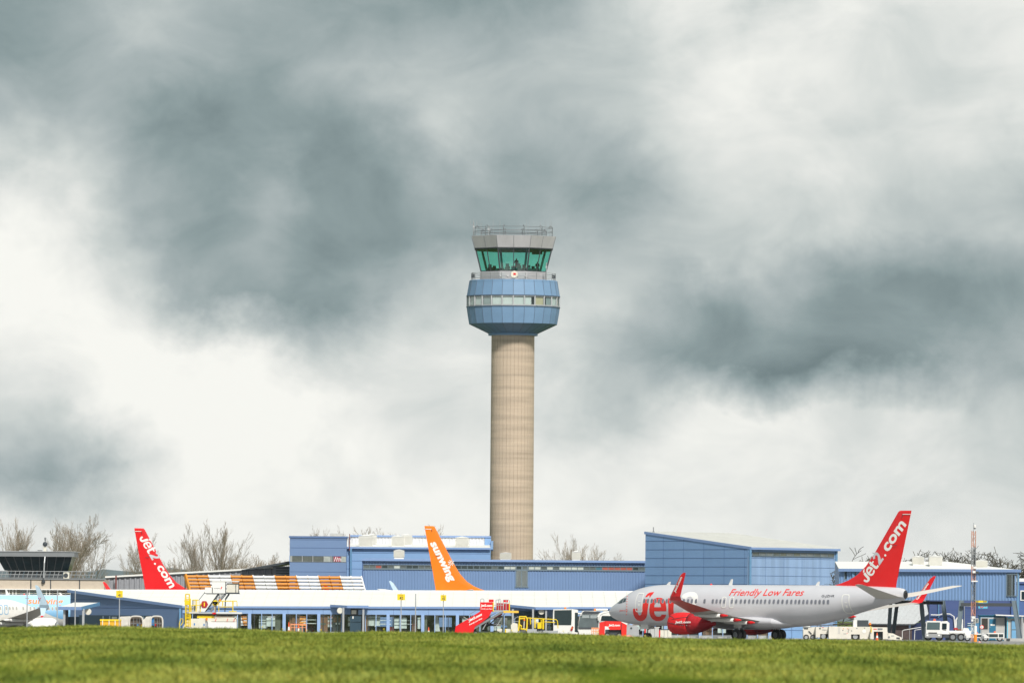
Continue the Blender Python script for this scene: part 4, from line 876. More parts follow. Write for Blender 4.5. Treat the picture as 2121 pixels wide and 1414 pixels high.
    for j in range(4): bx_.box(X7(727), X7(748), yf + .57, yf + .6, Z7(1287.6) + j * .0, Z7(1287), steel_blue)
    bx_.build('entrance_screen', po)
    dr = MB(); dr.box(X7(688), X7(709), 879.85, 879.95, 0, Z7(1276), grey_d); dr.box(X7(697.8), X7(699.5), 879.7, 879.82, 0, Z7(1276), steel_blue); dr.box(X7(694.5), X7(697), 879.7, 879.8, Z7(1293), Z7(1289), white); dr.box(X7(700.5), X7(703), 879.7, 879.8, Z7(1293), Z7(1289), white)
    dr.box(X7(690), X7(697), 879.75, 879.84, Z7(1288), Z7(1278), brown); dr.box(X7(700), X7(708), 879.75, 879.84, Z7(1288), Z7(1278), brown); dr.build('glazed_door', t)
    po2, yf2, ze2 = porch(1054, 1177.5, 1259.5, 3.4, (1062, 1104, 1131), (1121.5, 1266))
    X8 = lambda p: P(p, 1290, 880).x; rc = MB(); rc.box(X8(1062), X8(1165), 878.7, 878.8, Z7(1272), Z7(1262), teal_dark)
    rc.box(X8(1131), X8(1147), 878.4, 878.5, Z7(1273), Z7(1262), blue_pale); rc.build('dark_band', po2)
    po3 = MB(); y3 = 893.
    xa3, xm3, xb3 = P(122, 1258, y3 - 3).x, P(170, 1256, y3 - 4).x, P(207, 1252, y3).x; z3a, z3b = P(122, 1257, y3 - 3).z, P(207, 1250, y3).z
    po3.slab((xa3, y3 - 4, z3a), (xm3, y3 - 5, z3a), (xb3, y3 - 1, z3b + .15), (P(150, 1250, y3).x, y3 + 3, z3b + .15), .12, white_roof)
    po3.beam((xa3, y3 - 4.06, z3a - .1), (xm3, y3 - 5.06, z3a - .1), .12, .34, blue_trim); po3.beam((xm3, y3 - 5.06, z3a - .1), (xb3, y3 - 1.06, z3b), .12, .36, mat('teal_pipe', (.11, .25, .42)))
    pr3 = po3.build('porch_roof', t)
    for q, yy in ((133, y3 - 3.8), (172.5, y3 - 4.7)): pp = MB(); x = P(q, 1290, yy).x; pp.box(x - .12, x + .12, yy - .1, yy + .1, gzf(x, yy), z3a - .12, grey_l); pp.build('post', pr3)
    pp = MB(); x = P(135.5, 1290, y3 - 2).x; pp.box(x - .25, x + .3, y3 - 2, y3 - 1.8, -.5, z3a - .1, grey_d); pp.box(P(152, 1290, y3).x, P(165, 1290, y3).x, y3 - 1.5, y3 - 1.4, -.5, P(150, 1277, y3).z, teal_dark); pp.box(P(136.5, 1290, y3).x, P(166, 1290, y3).x, y3 - 1.6, y3 - 1.52, -.5, P(150, 1276.5, y3).z, teal_dark); pp.build('porch_screen', pr3)
    dd = MB(); q = P(183, 1266, y3 - 3); dd.lathe([(.33, -.06), (.36, 0), (.33, .03)], (q.x, y3 - 3.4, q.z), 16, offwhite, axis='y'); dd.build('round_disc', pr3)  # pale round disc beside the left porch
low_pier()

# --- striped blast screen behind the pier roof
def blast_screen():
    Y = 918; ti = mat('amber_louvre', (.62, .24, .012), .5, var=.1); wi = mat('white_louvre', (.72, .73, .74), .5, var=.08)
    x0 = P(383, 1200, Y).x
    t = thing('blast_screen', 'leaning louvred blast screen striped in amber and white above the pier roof', 'screen', (P(565, 1225, Y).x, Y, gzf(-25, Y)))
    pxs = [383, 430.5, 477, 522.5, 568, 613, 659, 703.5, 748.5]; zt = P(565, 1191, Y).z; zb = .2; sh = .55 / 2.0; lean = -.5
    z1r = P(565, 1221, Y).z
    def pt(px, z, dy=0): f_ = (zt - z); x = P(px, 1191, Y).x; return Vector((x + f_ * sh * 1.05, Y - f_ * .45 + dy, z))
    for k in range(8):
        m = ti if k % 2 == 0 else wi; mb = MB(); a, b = pxs[k] + .6, pxs[k + 1] - .6
        nl = 15; st = (zt - zb) / nl; hstep = (zt - z1r) / 4.15
        z = zt - hstep * .5
        while z > zb:
            for u, v_ in ((0, .49), (.51, 1)):
                pa, pb = pt(a + (b - a) * u, z), pt(a + (b - a) * v_, z); rr_ = hstep * .40
                mb.tube([pa, pb], rr_, m, 8)
            z -= hstep
        for u in (.0, .5, 1): mb.beam(pt(a + (b - a) * u, zt, .25), pt(a + (b - a) * u, zb, .25), .14, .14, m)
        if k == 0: mb.beam(pt(a, zt, -.02), pt(a, zb, -.02), .22, .4, m)
        mb.build('louvre_panel', t)
    fr = MB()
    for k in range(9): p = pt(pxs[k], zt, .4); q = Vector((p.x, p.y + 1.6, gzf(p.x, p.y + 1.6))); fr.beam(p, q, .12, .12, grey_m); r_ = pt(pxs[k], zb, .3); fr.beam(r_, (r_.x, r_.y, gzf(r_.x, r_.y) - .05), .12, .12, grey_m)
    fr.build('support_frame', t)
blast_screen()

# --- ribbed bridge on splayed legs, right
def bridge():
    Y = 850; X = lambda px, y=Y: P(px, 1200, y).x; Zr = lambda px, r, y=Y: P(px, r, y).z
    t = thing('raised_walkway', 'ribbed blue enclosed walkway raised on splayed dark steel legs', 'walkway', (X(1950), Y, 0))
    ze = Zr(1990, 1180.5); zb = Zr(1990, 1242.5); Y0 = 862.
    # wall runs from the hangar to the free end
    a, b = (X(1738, 858), 858.), (X(2105, 848), 848.); zeL = ze; ribm = mat('walkway_rib', (.19, .315, .54), .5, var=.06, vscale=.4)
    dvec = Vector((b[0] - a[0], b[1] - a[1], 0)); s_at = lambda px: (P(px, 1200, 853).x - a[0]) / dvec.x; at = lambda s: (a[0] + dvec.x * s, a[1] + dvec.y * s)
    zw1, zw0 = Zr(2090, 1188.5), Zr(2090, 1233.5); sA, sB = s_at(2080), s_at(2101)
    mb = MB(); corr(mb, a, at(sA), zb, ze, ribm, .36, .07); corr(mb, at(sA), at(min(sB, 1)), zb, zw0, ribm, .36, .07); corr(mb, at(sA), b, zw1, ze, ribm, .36, .07)
    e0 = at(sB) if sB < 1 else b; mb.prism([(b[0], b[1], zb), (b[0], b[1], ze), (b[0], b[1] + 10, ze), (b[0], b[1] + 10, zb)], (-.15, 0, 0), ribm)
    mb.prism([(a[0], a[1] + .1, zb + .02), (b[0], b[1] + .1, zb + .02), (b[0], b[1] + 10, zb + .02), (a[0], a[1] + 10, zb + .02)], (0, 0, .15), grey_d)
    mb.prism([(a[0], a[1] + 10, zb), (a[0], a[1] + 10, ze), (b[0], b[1] + 10, ze), (b[0], b[1] + 10, zb)], (0, .1, 0), ribm)
    p = at(.97); mb.box(p[0] - .1, p[0], p[1] + 2.6, p[1] + 2.7, zb + .2, ze, interior_d); p, q = at(sA - .01), at(sB); mb.prism([(p[0], p[1] + 2, zb + .2), (q[0], q[1] + 2, zb + .2), (q[0], q[1] + 2, ze), (p[0], p[1] + 2, ze)], (0, .1, 0), mat('olive_panel', (.16, .17, .13))); mb.build('wall', t)
    rf = MB(); yb = 10
    zr = Zr(1900, 1163.5, 868); zr2 = Zr(2010, 1169, 866)
    A_, B_ = Vector((a[0] - .05, a[1] - .4, ze + .1)), Vector((b[0] + .45, b[1] - .4, ze + .1)); mid = A_.lerp(B_, .62)
    R0, R1, R2 = Vector((a[0] - .05, a[1] + 10, zr)), Vector((mid.x, mid.y + 10, zr + .05)), Vector((b[0] + .4, b[1] + 10, ze + .2))
    rf.add([A_, mid, B_, R0, R1, R2], [(0, 1, 4, 3), (1, 2, 5), (1, 5, 4)], white_roof); dn = Vector((0, 0, -.15)); rf.add([A_ + dn, mid + dn, B_ + dn, R0 + dn, R1 + dn, R2 + dn], [(3, 4, 1, 0), (5, 2, 1), (4, 5, 1)], white_roof)
    rf.add([R0, R1, R2, R2 + dn, R1 + dn * 10, R0 + dn * 10], [(0, 1, 4, 5), (1, 2, 3, 4)], white_roof); rf.build('roof', t); ew = MB(); ew.prism([(a[0], a[1], zb), (a[0], a[1] + 10, zb), (a[0], a[1] + 10, zr - .2), (a[0], a[1], ze)], (.1, 0, 0), ribm); ew.build('end_wall', t)
    gt = MB(); gt.beam(A_ + Vector((0, -.05, -.12)), B_ + Vector((0, -.05, -.12)), .16, .3, blue_trim); gt.build('gutter', t)
    dp = MB(); x = b[0] + .18; dp.box(x - .12, x + .12, b[1] - .2, b[1], .2, ze - .1, mat('teal_pipe', (.11, .25, .42))); dp.build('drainpipe', t)
    # big window
    pA, pB = at(sA), at(sB); fr = MB()
    for s in (sA, (sA + sB) / 2, sB): p = at(s); fr.box(p[0] - .05, p[0] + .05, p[1] - .14, p[1] - .02, zw0, zw1, steel_blue)
    fr.beam((pA[0], pA[1] - .1, zw0), (pB[0], pB[1] - .1, zw0), .12, .1, steel_blue); fr.beam((pA[0], pA[1] - .1, zw1), (pB[0], pB[1] - .1, zw1), .12, .1, steel_blue)
    w_ = fr.build('window', t); pn = MB(); pn.prism([(pA[0], pA[1], zw0), (pB[0], pB[1], zw0), (pB[0], pB[1], zw1), (pA[0], pA[1], zw1)], (0, .02, 0), shop_glass); pn.build('pane', w_)
    # small windows close to the hangar
    for p0, p1, r0, r1 in ((1752.5, 1767, 1180, 1199), (1774, 1792, 1181, 1192)):
        q0, q1 = at(s_at(p0)), at(s_at(p1)); fr = MB(); yy = q0[1] - .12; fr.box(q0[0], q1[0], yy, yy + .06, Zr(1760, r1), Zr(1760, r0), steel_blue); w_ = fr.build('window', t)
        pn = MB(); pn.box(q0[0] + .1, q1[0] - .1, yy - .03, yy, Zr(1760, r1) + .1, Zr(1760, r0) - .1, dark_glass); pn.build('pane', w_)
    q = at(s_at(1771)); dp = MB(); dp.box(q[0] - .12, q[0] + .12, q[1] - .25, q[1] - .08, zb, ze, mat('teal_pipe', (.11, .25, .42))); dp.build('drainpipe', t)
    vent(t, 1889.5, 1914, 1150, 1168, 858); vent(t, 1924, 1952.5, 1149, 1170.5, 856); vent(t, 2021, 2046, 1158, 1174, 857)
    # legs and cross beams
    legm = steel_blue
    for (pt_, rt, pb, rb, y, wd_) in ((1845, 1247, 1841, 1310, 860, .42), (1859, 1247, 1851, 1306, 862, .42), (1908, 1247, 1914, 1311, 857, .5), (1953, 1243, 1958, 1284, 866, .5), (1992, 1244, 1983, 1329, 848, .55), (2100, 1246, 2113, 1325, 846, .55)):
        lg = MB(); p = P(pt_, rt, y); q = P(pb, rb, y); g = gzf(q.x, y); p.z = zb; f_ = (g - q.z) / (p.z - q.z) if abs(p.z - q.z) > .01 else 0; q = q + (p - q) * f_
        wd_ *= .8; lg.beam(q, p, wd_, .1, legm); d = (p - q).normalized(); sx = Vector((wd_ / 2, 0, 0)); lg.beam(q + sx, p + sx, .05, .34, legm); lg.beam(q - sx, p - sx, .05, .34, legm); lg.box(q.x - .4, q.x + .4, q.y - .3, q.y + .3, g, g + .06, grey_d); lg.build('leg', t)
    for (p0, p1, r, y) in ((1990, 2104, 1251, 847.5), (1868, 1953, 1247, 861.5), (1843, 1912, 1246, 858)):
        cb2 = MB(); p, q = P(p0, r, y), P(p1, r, y); q.z = p.z; cb2.beam(p, q, .2, .34, grey_d)
        cb2.build('cross_beam', t)
bridge()

# --- dark blue store, white roofed brick shed, cabins under and beyond the walkway
def right_yard():
    Y = 884; db = mat('navy_cladding', (.05, .085, .23), .6, var=.08, vscale=.4); X = lambda px, y=Y: P(px, 1290, y).x; Z = lambda r, y=Y, px=2000: P(px, r, y).z
    t = thing('navy_store', 'dark blue clad store standing under and behind the raised walkway', 'building', (X(2040), Y, 0)); mb = MB()
    mb.box(X(1925), X(2180), Y, Y + 15, -.1, Z(1206, Y, 2115) - .2, db)
    for r in (1262, 1267, 1272, 1276, 1282): mb.box(X(1927), X(2094), Y - .025, Y, Z(r + .5), Z(r - .4), seam)
    mb.box(X(2094), X(2180), Y - .4, Y, -.1, Z(1206, Y, 2115), mat('navy_light', (.06, .12, .31), .6)); mb.build('wall', t)
    rf = MB(); rf.box(X(2085), X(2180), Y - .6, Y + 15, Z(1208, Y, 2115), Z(1204, Y, 2115), db); rf.box(X(2104), X(2180), Y + 1, Y + 15, Z(1204, Y, 2115), Z(1197, Y, 2115), white_roof); rf.build('roof', t)
    fr = MB(); x0, x1 = X(2112.5), X(2140); z0, z1 = Z(1243, Y, 2115), Z(1222, Y, 2115); fr.box(x0, x1, Y - .5, Y - .4, z0, z1, white); w_ = fr.build('window', t); pn = MB(); pn.box(x0 + .12, x1 - .12, Y - .54, Y - .5, z0 + .12, z1 - .12, dark_glass); pn.build('pane', w_)
    pp = MB(); pts = [P(1928, 1272.5, Y - .3), P(1945, 1273, Y - .3), P(1955, 1270, Y - .3), P(1968, 1271, Y - .3), P(1976, 1276, Y - .3), P(1978, 1300, Y - .3)]; pp.tube(pts, .06, white, 5); pp.tube([P(1997.5, 1254, Y - .2), P(1997.5, 1300, Y - .2)], .035, grey_l, 5); pp.tube([P(1997.5, 1254.5, Y - .2), P(2012, 1255, Y - .2)], .03, grey_l, 4)
    pp.tube([P(1944, 1247, Y - .2), P(1944, 1278, Y - .2)], .07, MATS['teal_pipe'], 5); pp.build('pipework', t)
    ar = MB(); q = [P(1980, 1312, Y - .2), P(1980, 1283, Y - .2), P(1983, 1279, Y - .2), P(1990, 1279, Y - .2), P(1993, 1283, Y - .2), P(1993, 1312, Y - .2)]; ar.tube(q, .1, white, 6); ar.build('door_frame', t)
    # hanging signs
    Ys = 881; s = thing('airline_sign', 'light blue sign board with a small red smile under the walkway', 'sign', tuple(P(2036, 1253, Ys))); m = MB(); cy = mat('sign_cyan', (.12, .50, .70), .4)
    a, b = P(2026.5, 1259, Ys), P(2045.5, 1244, Ys); m.box(a.x, b.x, Ys, Ys + .08, a.z, b.z, cy); m.beam((a.x + .3, Ys + .2, b.z), (a.x + .3, 884, b.z), .05, .05, grey_m); m.build('board', s)
    m = MB(); pts = []
    for k in range(9): an = PI + PI * k / 8; pts.append(P(2033.5, 1254.2, Ys) + Vector((math.cos(an) * .17, -.02, math.sin(an) * .16)))
    m.tube(pts, .035, lettering_red, 5); m.box(pts[0].x - .07, pts[0].x + .02, Ys - .03, Ys - .01, pts[0].z + .04, pts[0].z + .1, lettering_red)
    for i, (dx) in enumerate((0, .13, .26)):
        o = P(2038, 1255.5, Ys); m.box(o.x + dx, o.x + dx + .03, Ys - .02, Ys - .005, o.z, o.z + .15, lettering_red)
        if i == 0: m.box(o.x - .03, o.x + .06, Ys - .02, Ys - .005, o.z + .15, o.z + .18, lettering_red)
        if i == 1: m.box(o.x + dx + .03, o.x + dx + .08, Ys - .02, Ys - .005, o.z, o.z + .03, lettering_red); m.box(o.x + dx + .08, o.x + dx + .11, Ys - .02, Ys - .005, o.z, o.z + .15, lettering_red)
    m.build('lettering', s)
    Ys = 846.5; s = thing('height_sign', 'yellow and black height warning bar fixed below the walkway', 'sign', tuple(P(2031, 1245, Ys))); m = MB(); a, b = P(2021, 1247, Ys), P(2044, 1243, Ys); m.box(a.x, b.x, Ys, Ys + .05, a.z, b.z, yellow)
    for k in list(range(3)) + list(range(8, 12)): x = a.x + (b.x - a.x) * k / 12; m.prism([(x, Ys - .01, a.z), (x + .05, Ys - .01, a.z), (x + .09, Ys - .01, b.z), (x + .04, Ys - .01, b.z)], (0, .008, 0), grey_d)
    m.build('board', s)
    # brick shed
    Y2 = 876; s = thing('brick_shed', 'brown brick shed with a sloping white ribbed roof right of the jet tail', 'shed', (X(1880, Y2), Y2, 0)); m = MB(); X2 = lambda p: P(p, 1290, Y2).x; Z2 = lambda r: P(1880, r, Y2).z
    br = mat('brown_brick', (.085, .06, .058), .9, var=.3, vscale=3); m.box(X2(1780), X2(1889), Y2, Y2 + 8, 0, Z2(1290), br); m.box(X2(1889), X2(1913), Y2 + .4, Y2 + 8, 0, Z2(1289), mat('navy_door', (.012, .025, .09), .5)); m.box(X2(1913), X2(1926), Y2, Y2 + 8, 0, Z2(1283), db); m.build('wall', s)
    rf = MB(); wr = mat('white_rib_roof', (.60, .62, .64), .5, var=.05); nn = 60; xa, xb = X2(1770), X2(1926); zl, zh = Z2(1292), P(1880, 1243, Y2 + 9).z
    for k in range(nn):
        x = xa + (xb - xa) * k / nn; dx = (xb - xa) / nn; lo = zl if x < X2(1893) else zl + (x - X2(1893)) / (xb - X2(1893)) * (Z2(1270) - zl); fy = (lo - zl) / (zh - zl) * 9
        rf.add([(x, Y2 - .5 + fy, lo), (x + dx * .5, Y2 - .5 + fy, lo), (x + dx * .5, Y2 + 9, zh), (x, Y2 + 9, zh)], [(0, 1, 2, 3)], wr)
        rf.add([(x + dx * .5, Y2 - .5 + fy, lo + .06), (x + dx, Y2 - .5 + fy, lo + .06), (x + dx, Y2 + 9, zh + .06), (x + dx * .5, Y2 + 9, zh + .06)], [(0, 1, 2, 3)], wr)
    rf.beam((xa, Y2 - .52, zl - .05), (X2(1893), Y2 - .52, zl - .05), .08, .12, grey_d); rf.build('roof', s)
    sg = MB(); sg.box(X2(1882.5), X2(1886.5), Y2 - .05, Y2 - .01, Z2(1300), Z2(1293.5), blue_pale); sg.build('sign_plate', s)
    # handrail
    Y3 = 872; h = thing('handrail', 'white tube handrail ramp in front of the brown brick shed', 'handrail', tuple(Vector((P(1890, 1320, Y3).x, Y3, 0)))); m = MB()
    m.tube([P(1869, 1322, Y3), P(1869, 1306, Y3), P(1872, 1304, Y3), P(1908, 1298, Y3)], .04, white, 5); m.tube([P(1884, 1324, Y3), P(1884, 1302, Y3)], .03, grey_l, 5); m.tube([P(1894, 1324, Y3), P(1895, 1304, Y3), P(1908, 1302, Y3)], .04, white, 5); m.build('rail', h)
    # cabins
    Y4 = 868; X4 = lambda p: P(p, 1290, Y4).x; Z4 = lambda r: P(2060, r, Y4).z; teal = mat('teal_paint', (.02, .16, .28), .5)
    c = thing('site_cabin', 'grey site cabin with teal surround, dark window and teal door', 'cabin', (X4(2055), Y4, 0)); m = MB(); m.box(X4(2029), X4(2083), Y4, Y4 + 3, 0, Z4(1274), teal); m.box(X4(2031), X4(2081), Y4 - .04, Y4, .1, Z4(1278), mat('cabin_grey', (.48, .48, .47), .6)); m.build('wall', c)
    m = MB(); m.box(X4(2028), X4(2084), Y4 - .15, Y4 + 3.1, Z4(1274), Z4(1273), teal); m.build('roof', c)
    w_ = MB(); w_.box(X4(2032), X4(2047), Y4 - .08, Y4 - .04, Z4(1303), Z4(1279), grey_l); w_ = w_.build('window', c); pn = MB(); pn.box(X4(2033.5), X4(2045.8), Y4 - .1, Y4 - .08, Z4(1302), Z4(1280), mat('smoky_glass', (.05, .045, .04), .15)); pn.build('pane', w_)
    d_ = MB(); d_.box(X4(2049), X4(2062.5), Y4 - .09, Y4 - .04, .1, Z4(1281), teal); d_ = d_.build('door', c); pn = MB(); pn.box(X4(2051.5), X4(2060.5), Y4 - .11, Y4 - .09, Z4(1295), Z4(1291.5), lettering_white); pn.build('notice', d_)
    pn = MB(); pn.box(X4(2050), X4(2051), Y4 - .16, Y4 - .09, Z4(1299), Z4(1297), grey_l); pn.build('handle', d_)
    c = thing('site_cabin', 'grey site cabin with pale blue door behind the last walkway leg', 'cabin', (X4(2105), Y4, 0)); m = MB(); m.box(X4(2084.5), X4(2160), Y4 - .5, Y4 + 3, 0, Z4(1277), mat('cabin_grey', (.48, .48, .47))); m.box(X4(2085), X4(2087), Y4 - .56, Y4 - .5, 0, Z4(1282), MATS['sign_cyan']); m.build('wall', c)
    m = MB(); m.prism([(X4(2060), Y4 - 1.2, Z4(1271.5)), (X4(2062), Y4 - 1.2, Z4(1274)), (X4(2160), Y4 - 1.2, Z4(1276.5)), (X4(2160), Y4 - 1.2, Z4(1274.5))], (0, 4, 0), white); m.box(X4(2087), X4(2160), Y4 - .58, Y4 - .5, Z4(1280), Z4(1277), mat('sign_cyan', (.12, .5, .7))); m.build('roof', c)
    d_ = MB(); d_.box(X4(2093), X4(2105), Y4 - .56, Y4 - .5, .1, Z4(1283), steel_blue); d_.box(X4(2095), X4(2103.8), Y4 - .59, Y4 - .56, Z4(1302), Z4(1284), mat('pale_blue_door', (.16, .38, .62), .5)); d_.box(X4(2095), X4(2103.8), Y4 - .59, Y4 - .56, .25, Z4(1304), MATS['pale_blue_door']); d_.build('door', c)
    pp = MB(); pp.tube([P(2117, 1275, Y4 - 1), P(2117, 1320, Y4 - 1)], .12, grey_l, 6); pp.build('post', c)
    # small blue cabinet with window
    c = thing('meter_cabinet', 'blue cabinet with a small white framed window behind the lattice mast', 'cabinet', (X4(2019), Y4, 0)); m = MB(); m.box(X4(2004), X4(2028), Y4, Y4 + 1.5, 0, Z4(1289.5), mat('cabinet_blue', (.08, .25, .45), .5)); m.box(X4(2015), X4(2026.5), Y4 - .05, Y4 + .02, Z4(1289.5), Z4(1280), white); m.box(X4(2016), X4(2025.5), Y4 - .07, Y4 - .05, Z4(1288.6), Z4(1281), mat('grey_window', (.16, .18, .18)))
    for r in (1290.5, 1295): m.box(X4(2004), X4(2020), Y4 - .12, Y4 - .06, Z4(r + .6), Z4(r - .4), lettering_white)
    m.build('body', c)
right_yard()
# ------------------------------------------------------------------ aircraft (local axes: x from nose to tail, y to starboard, z up)
def hermite(xs, ys, x):
    xs = np.asarray(xs, float); ys = np.asarray(ys, float); h = np.diff(xs); dl = np.diff(ys) / h
    m = np.zeros(len(xs)); m[0] = dl[0]; m[-1] = dl[-1]
    for i in range(1, len(xs) - 1): m[i] = 0 if dl[i - 1] * dl[i] <= 0 else 2 * dl[i - 1] * dl[i] / (dl[i - 1] + dl[i])
    i = int(np.clip(np.searchsorted(xs, x) - 1, 0, len(h) - 1)); t = np.clip((x - xs[i]) / h[i], 0, 1)
    return float((2 * t**3 - 3 * t**2 + 1) * ys[i] + (t**3 - 2 * t**2 + t) * h[i] * m[i] + (-2 * t**3 + 3 * t**2) * ys[i + 1] + (t**3 - t**2) * h[i] * m[i + 1])
FX = [0, .12, .4, 1, 1.8, 2.7, 3.6, 5, 6.5, 8, 27, 31, 34.5, 36.8, 38.0, 38.5]
FT = [2.72, 2.98, 3.2, 3.52, 3.90, 4.42, 4.84, 5.16, 5.33, 5.38, 5.38, 5.36, 5.30, 5.22, 5.14, 4.95]
BX = [0, .12, .4, 1, 2, 3.5, 5, 6.5, 24, 27, 30, 33, 36, 38, 38.5]
FB = [2.72, 2.42, 2.18, 1.92, 1.66, 1.46, 1.38, 1.36, 1.36, 1.53, 2.06, 2.82, 3.5, 3.93, 4.12]
WX = [0, .12, .4, 1, 2, 3, 4.5, 6, 25.5, 29, 32, 35, 37, 38.2, 38.5]
FW = [0.0, .33, .58, .92, 1.34, 1.6, 1.8, 1.88, 1.88, 1.72, 1.34, .85, .55, .38, .33]
def fus(x): return hermite(FX, FT, x), hermite(BX, FB, x), hermite(WX, FW, x)
def fus_y(x, z, off=0.0):
    t, b, w_ = fus(min(max(x, .02), 38.45)); zc, h = (t + b) / 2, (t - b) / 2 + 1e-6
    u = max(-.999, min(.999, (z - zc) / h)); y = w_ * math.sqrt(1 - u * u)
    if off:
        ny, nz = y / w_**2, (z - zc) / h**2; l = math.hypot(ny, nz); return y + off * ny / l, z + off * nz / l
    return y
FIN = [(4.7, 28.4, 37.3, .022), (5.34, 29.3, 37.3, .028), (5.55, 30.2, 37.35, .034), (5.85, 31.2, 37.42, .042), (6.35, 32.3, 37.55, .05), (7.2, 33.42, 37.75, .058), (8.4, 34.5, 38.1, .062), (12.36, 37.5, 39.15, .08), (12.46, 37.65, 39.17, .05), (12.5, 37.8, 39.15, .02)]
def naca(u): return 5 * (.2969 * math.sqrt(max(u, 0)) - .126 * u - .3516 * u * u + .2843 * u**3 - .1036 * u**4)
def fin_y(x, z):
    zs = [f[0] for f in FIN]; le = np.interp(z, zs, [f[1] for f in FIN]); te = np.interp(z, zs, [f[2] for f in FIN]); th = np.interp(z, zs, [f[3] for f in FIN])
    return naca(min(max((x - le) / (te - le), 0), 1)) * th * (te - le)
def loft_air(mb, secs, m_of, cap=True, under=None):
    """secs: (LE point, TE point, thickness ratio, thickness direction)"""
    us = [0, .012, .05, .12, .25, .42, .6, .8, .93, 1]; rings = []
    for le, te, th, nd in secs:
        le, te, nd = Vector(le), Vector(te), Vector(nd).normalized(); ch = (te - le).length
        r = [le.lerp(te, u) + nd * naca(u) * th * ch for u in us[::-1]] + [le.lerp(te, u) - nd * naca(u) * th * ch for u in us[1:]]
        rings.append(r)
    n = len(rings[0])
    for i in range(len(rings) - 1):
        if under and under(i):
            mb.add(rings[i] + rings[i + 1], [(k, k + 1, n + k + 1, n + k) for k in range(9)], m_of(i)); mb.add(rings[i] + rings[i + 1], [(k, k + 1, n + k + 1, n + k) for k in range(9, n - 1)], under(i))
        else: mb.add(rings[i] + rings[i + 1], [(k, k + 1, n + k + 1, n + k) for k in range(n - 1)], m_of(i))
    if cap: mb.add(rings[-1], [tuple(range(n))], m_of(len(rings) - 2))
def flat_from_splines(polys):
    cu = bpy.data.curves.new('tmp', 'CURVE'); cu.dimensions = '2D'; cu.fill_mode = 'BOTH'
    for p in polys:
        s = cu.splines.new('POLY'); s.points.add(len(p) - 1); s.use_cyclic_u = True
        for i, (x, y) in enumerate(p): s.points[i].co = (x, y, 0, 1)
    o = bpy.data.objects.new('tmp', cu); me = bpy.data.meshes.new_from_object(o); bpy.data.objects.remove(o); bpy.data.curves.remove(cu); return me
def flat_text(txt, bold=.0, shear=0, space=1.0):
    cu = bpy.data.curves.new('tmp', 'FONT'); cu.body = txt; cu.size = 1; cu.offset = bold; cu.shear = shear; cu.space_character = space; cu.resolution_u = 3
    o = bpy.data.objects.new('tmp', cu); me = bpy.data.meshes.new_from_object(o); bpy.data.objects.remove(o); bpy.data.curves.remove(cu); return me
def cut_strips(me, nx, ny):
    bm = bmesh.new(); bm.from_mesh(me); bpy.data.meshes.remove(me); xs_ = [v.co.x for v in bm.verts]; ys_ = [v.co.y for v in bm.verts]
    for k in range(1, nx): bmesh.ops.bisect_plane(bm, geom=bm.verts[:] + bm.edges[:] + bm.faces[:], plane_co=(min(xs_) + (max(xs_) - min(xs_)) * k / nx, 0, 0), plane_no=(1, 0, 0))
    for k in range(1, ny): bmesh.ops.bisect_plane(bm, geom=bm.verts[:] + bm.edges[:] + bm.faces[:], plane_co=(0, min(ys_) + (max(ys_) - min(ys_)) * k / ny, 0), plane_no=(0, 1, 0))
    return bm, (min(xs_), max(xs_), min(ys_), max(ys_))
def decal(name, parent, flat, nx, ny, fn, m, box=None):
    """flat mesh -> surface: fn(u, v) gives the point; u, v in 0..1 of its box when box is True"""
    bm, (a, b, c, d) = cut_strips(flat, nx, ny)
    for v in bm.verts:
        u, w_ = (v.co.x, v.co.y) if not box else ((v.co.x - a) / (b - a), (v.co.y - c) / (d - c)); v.co = fn(u, w_)
    me = bpy.data.meshes.new(name); bm.to_mesh(me); bm.free(); me.materials.append(m)
    o = bpy.data.objects.new(name, me); C.objects.link(o); o.parent = parent; ORG[o.name] = Vector((0, 0, 0)); return o
class Craft: pass
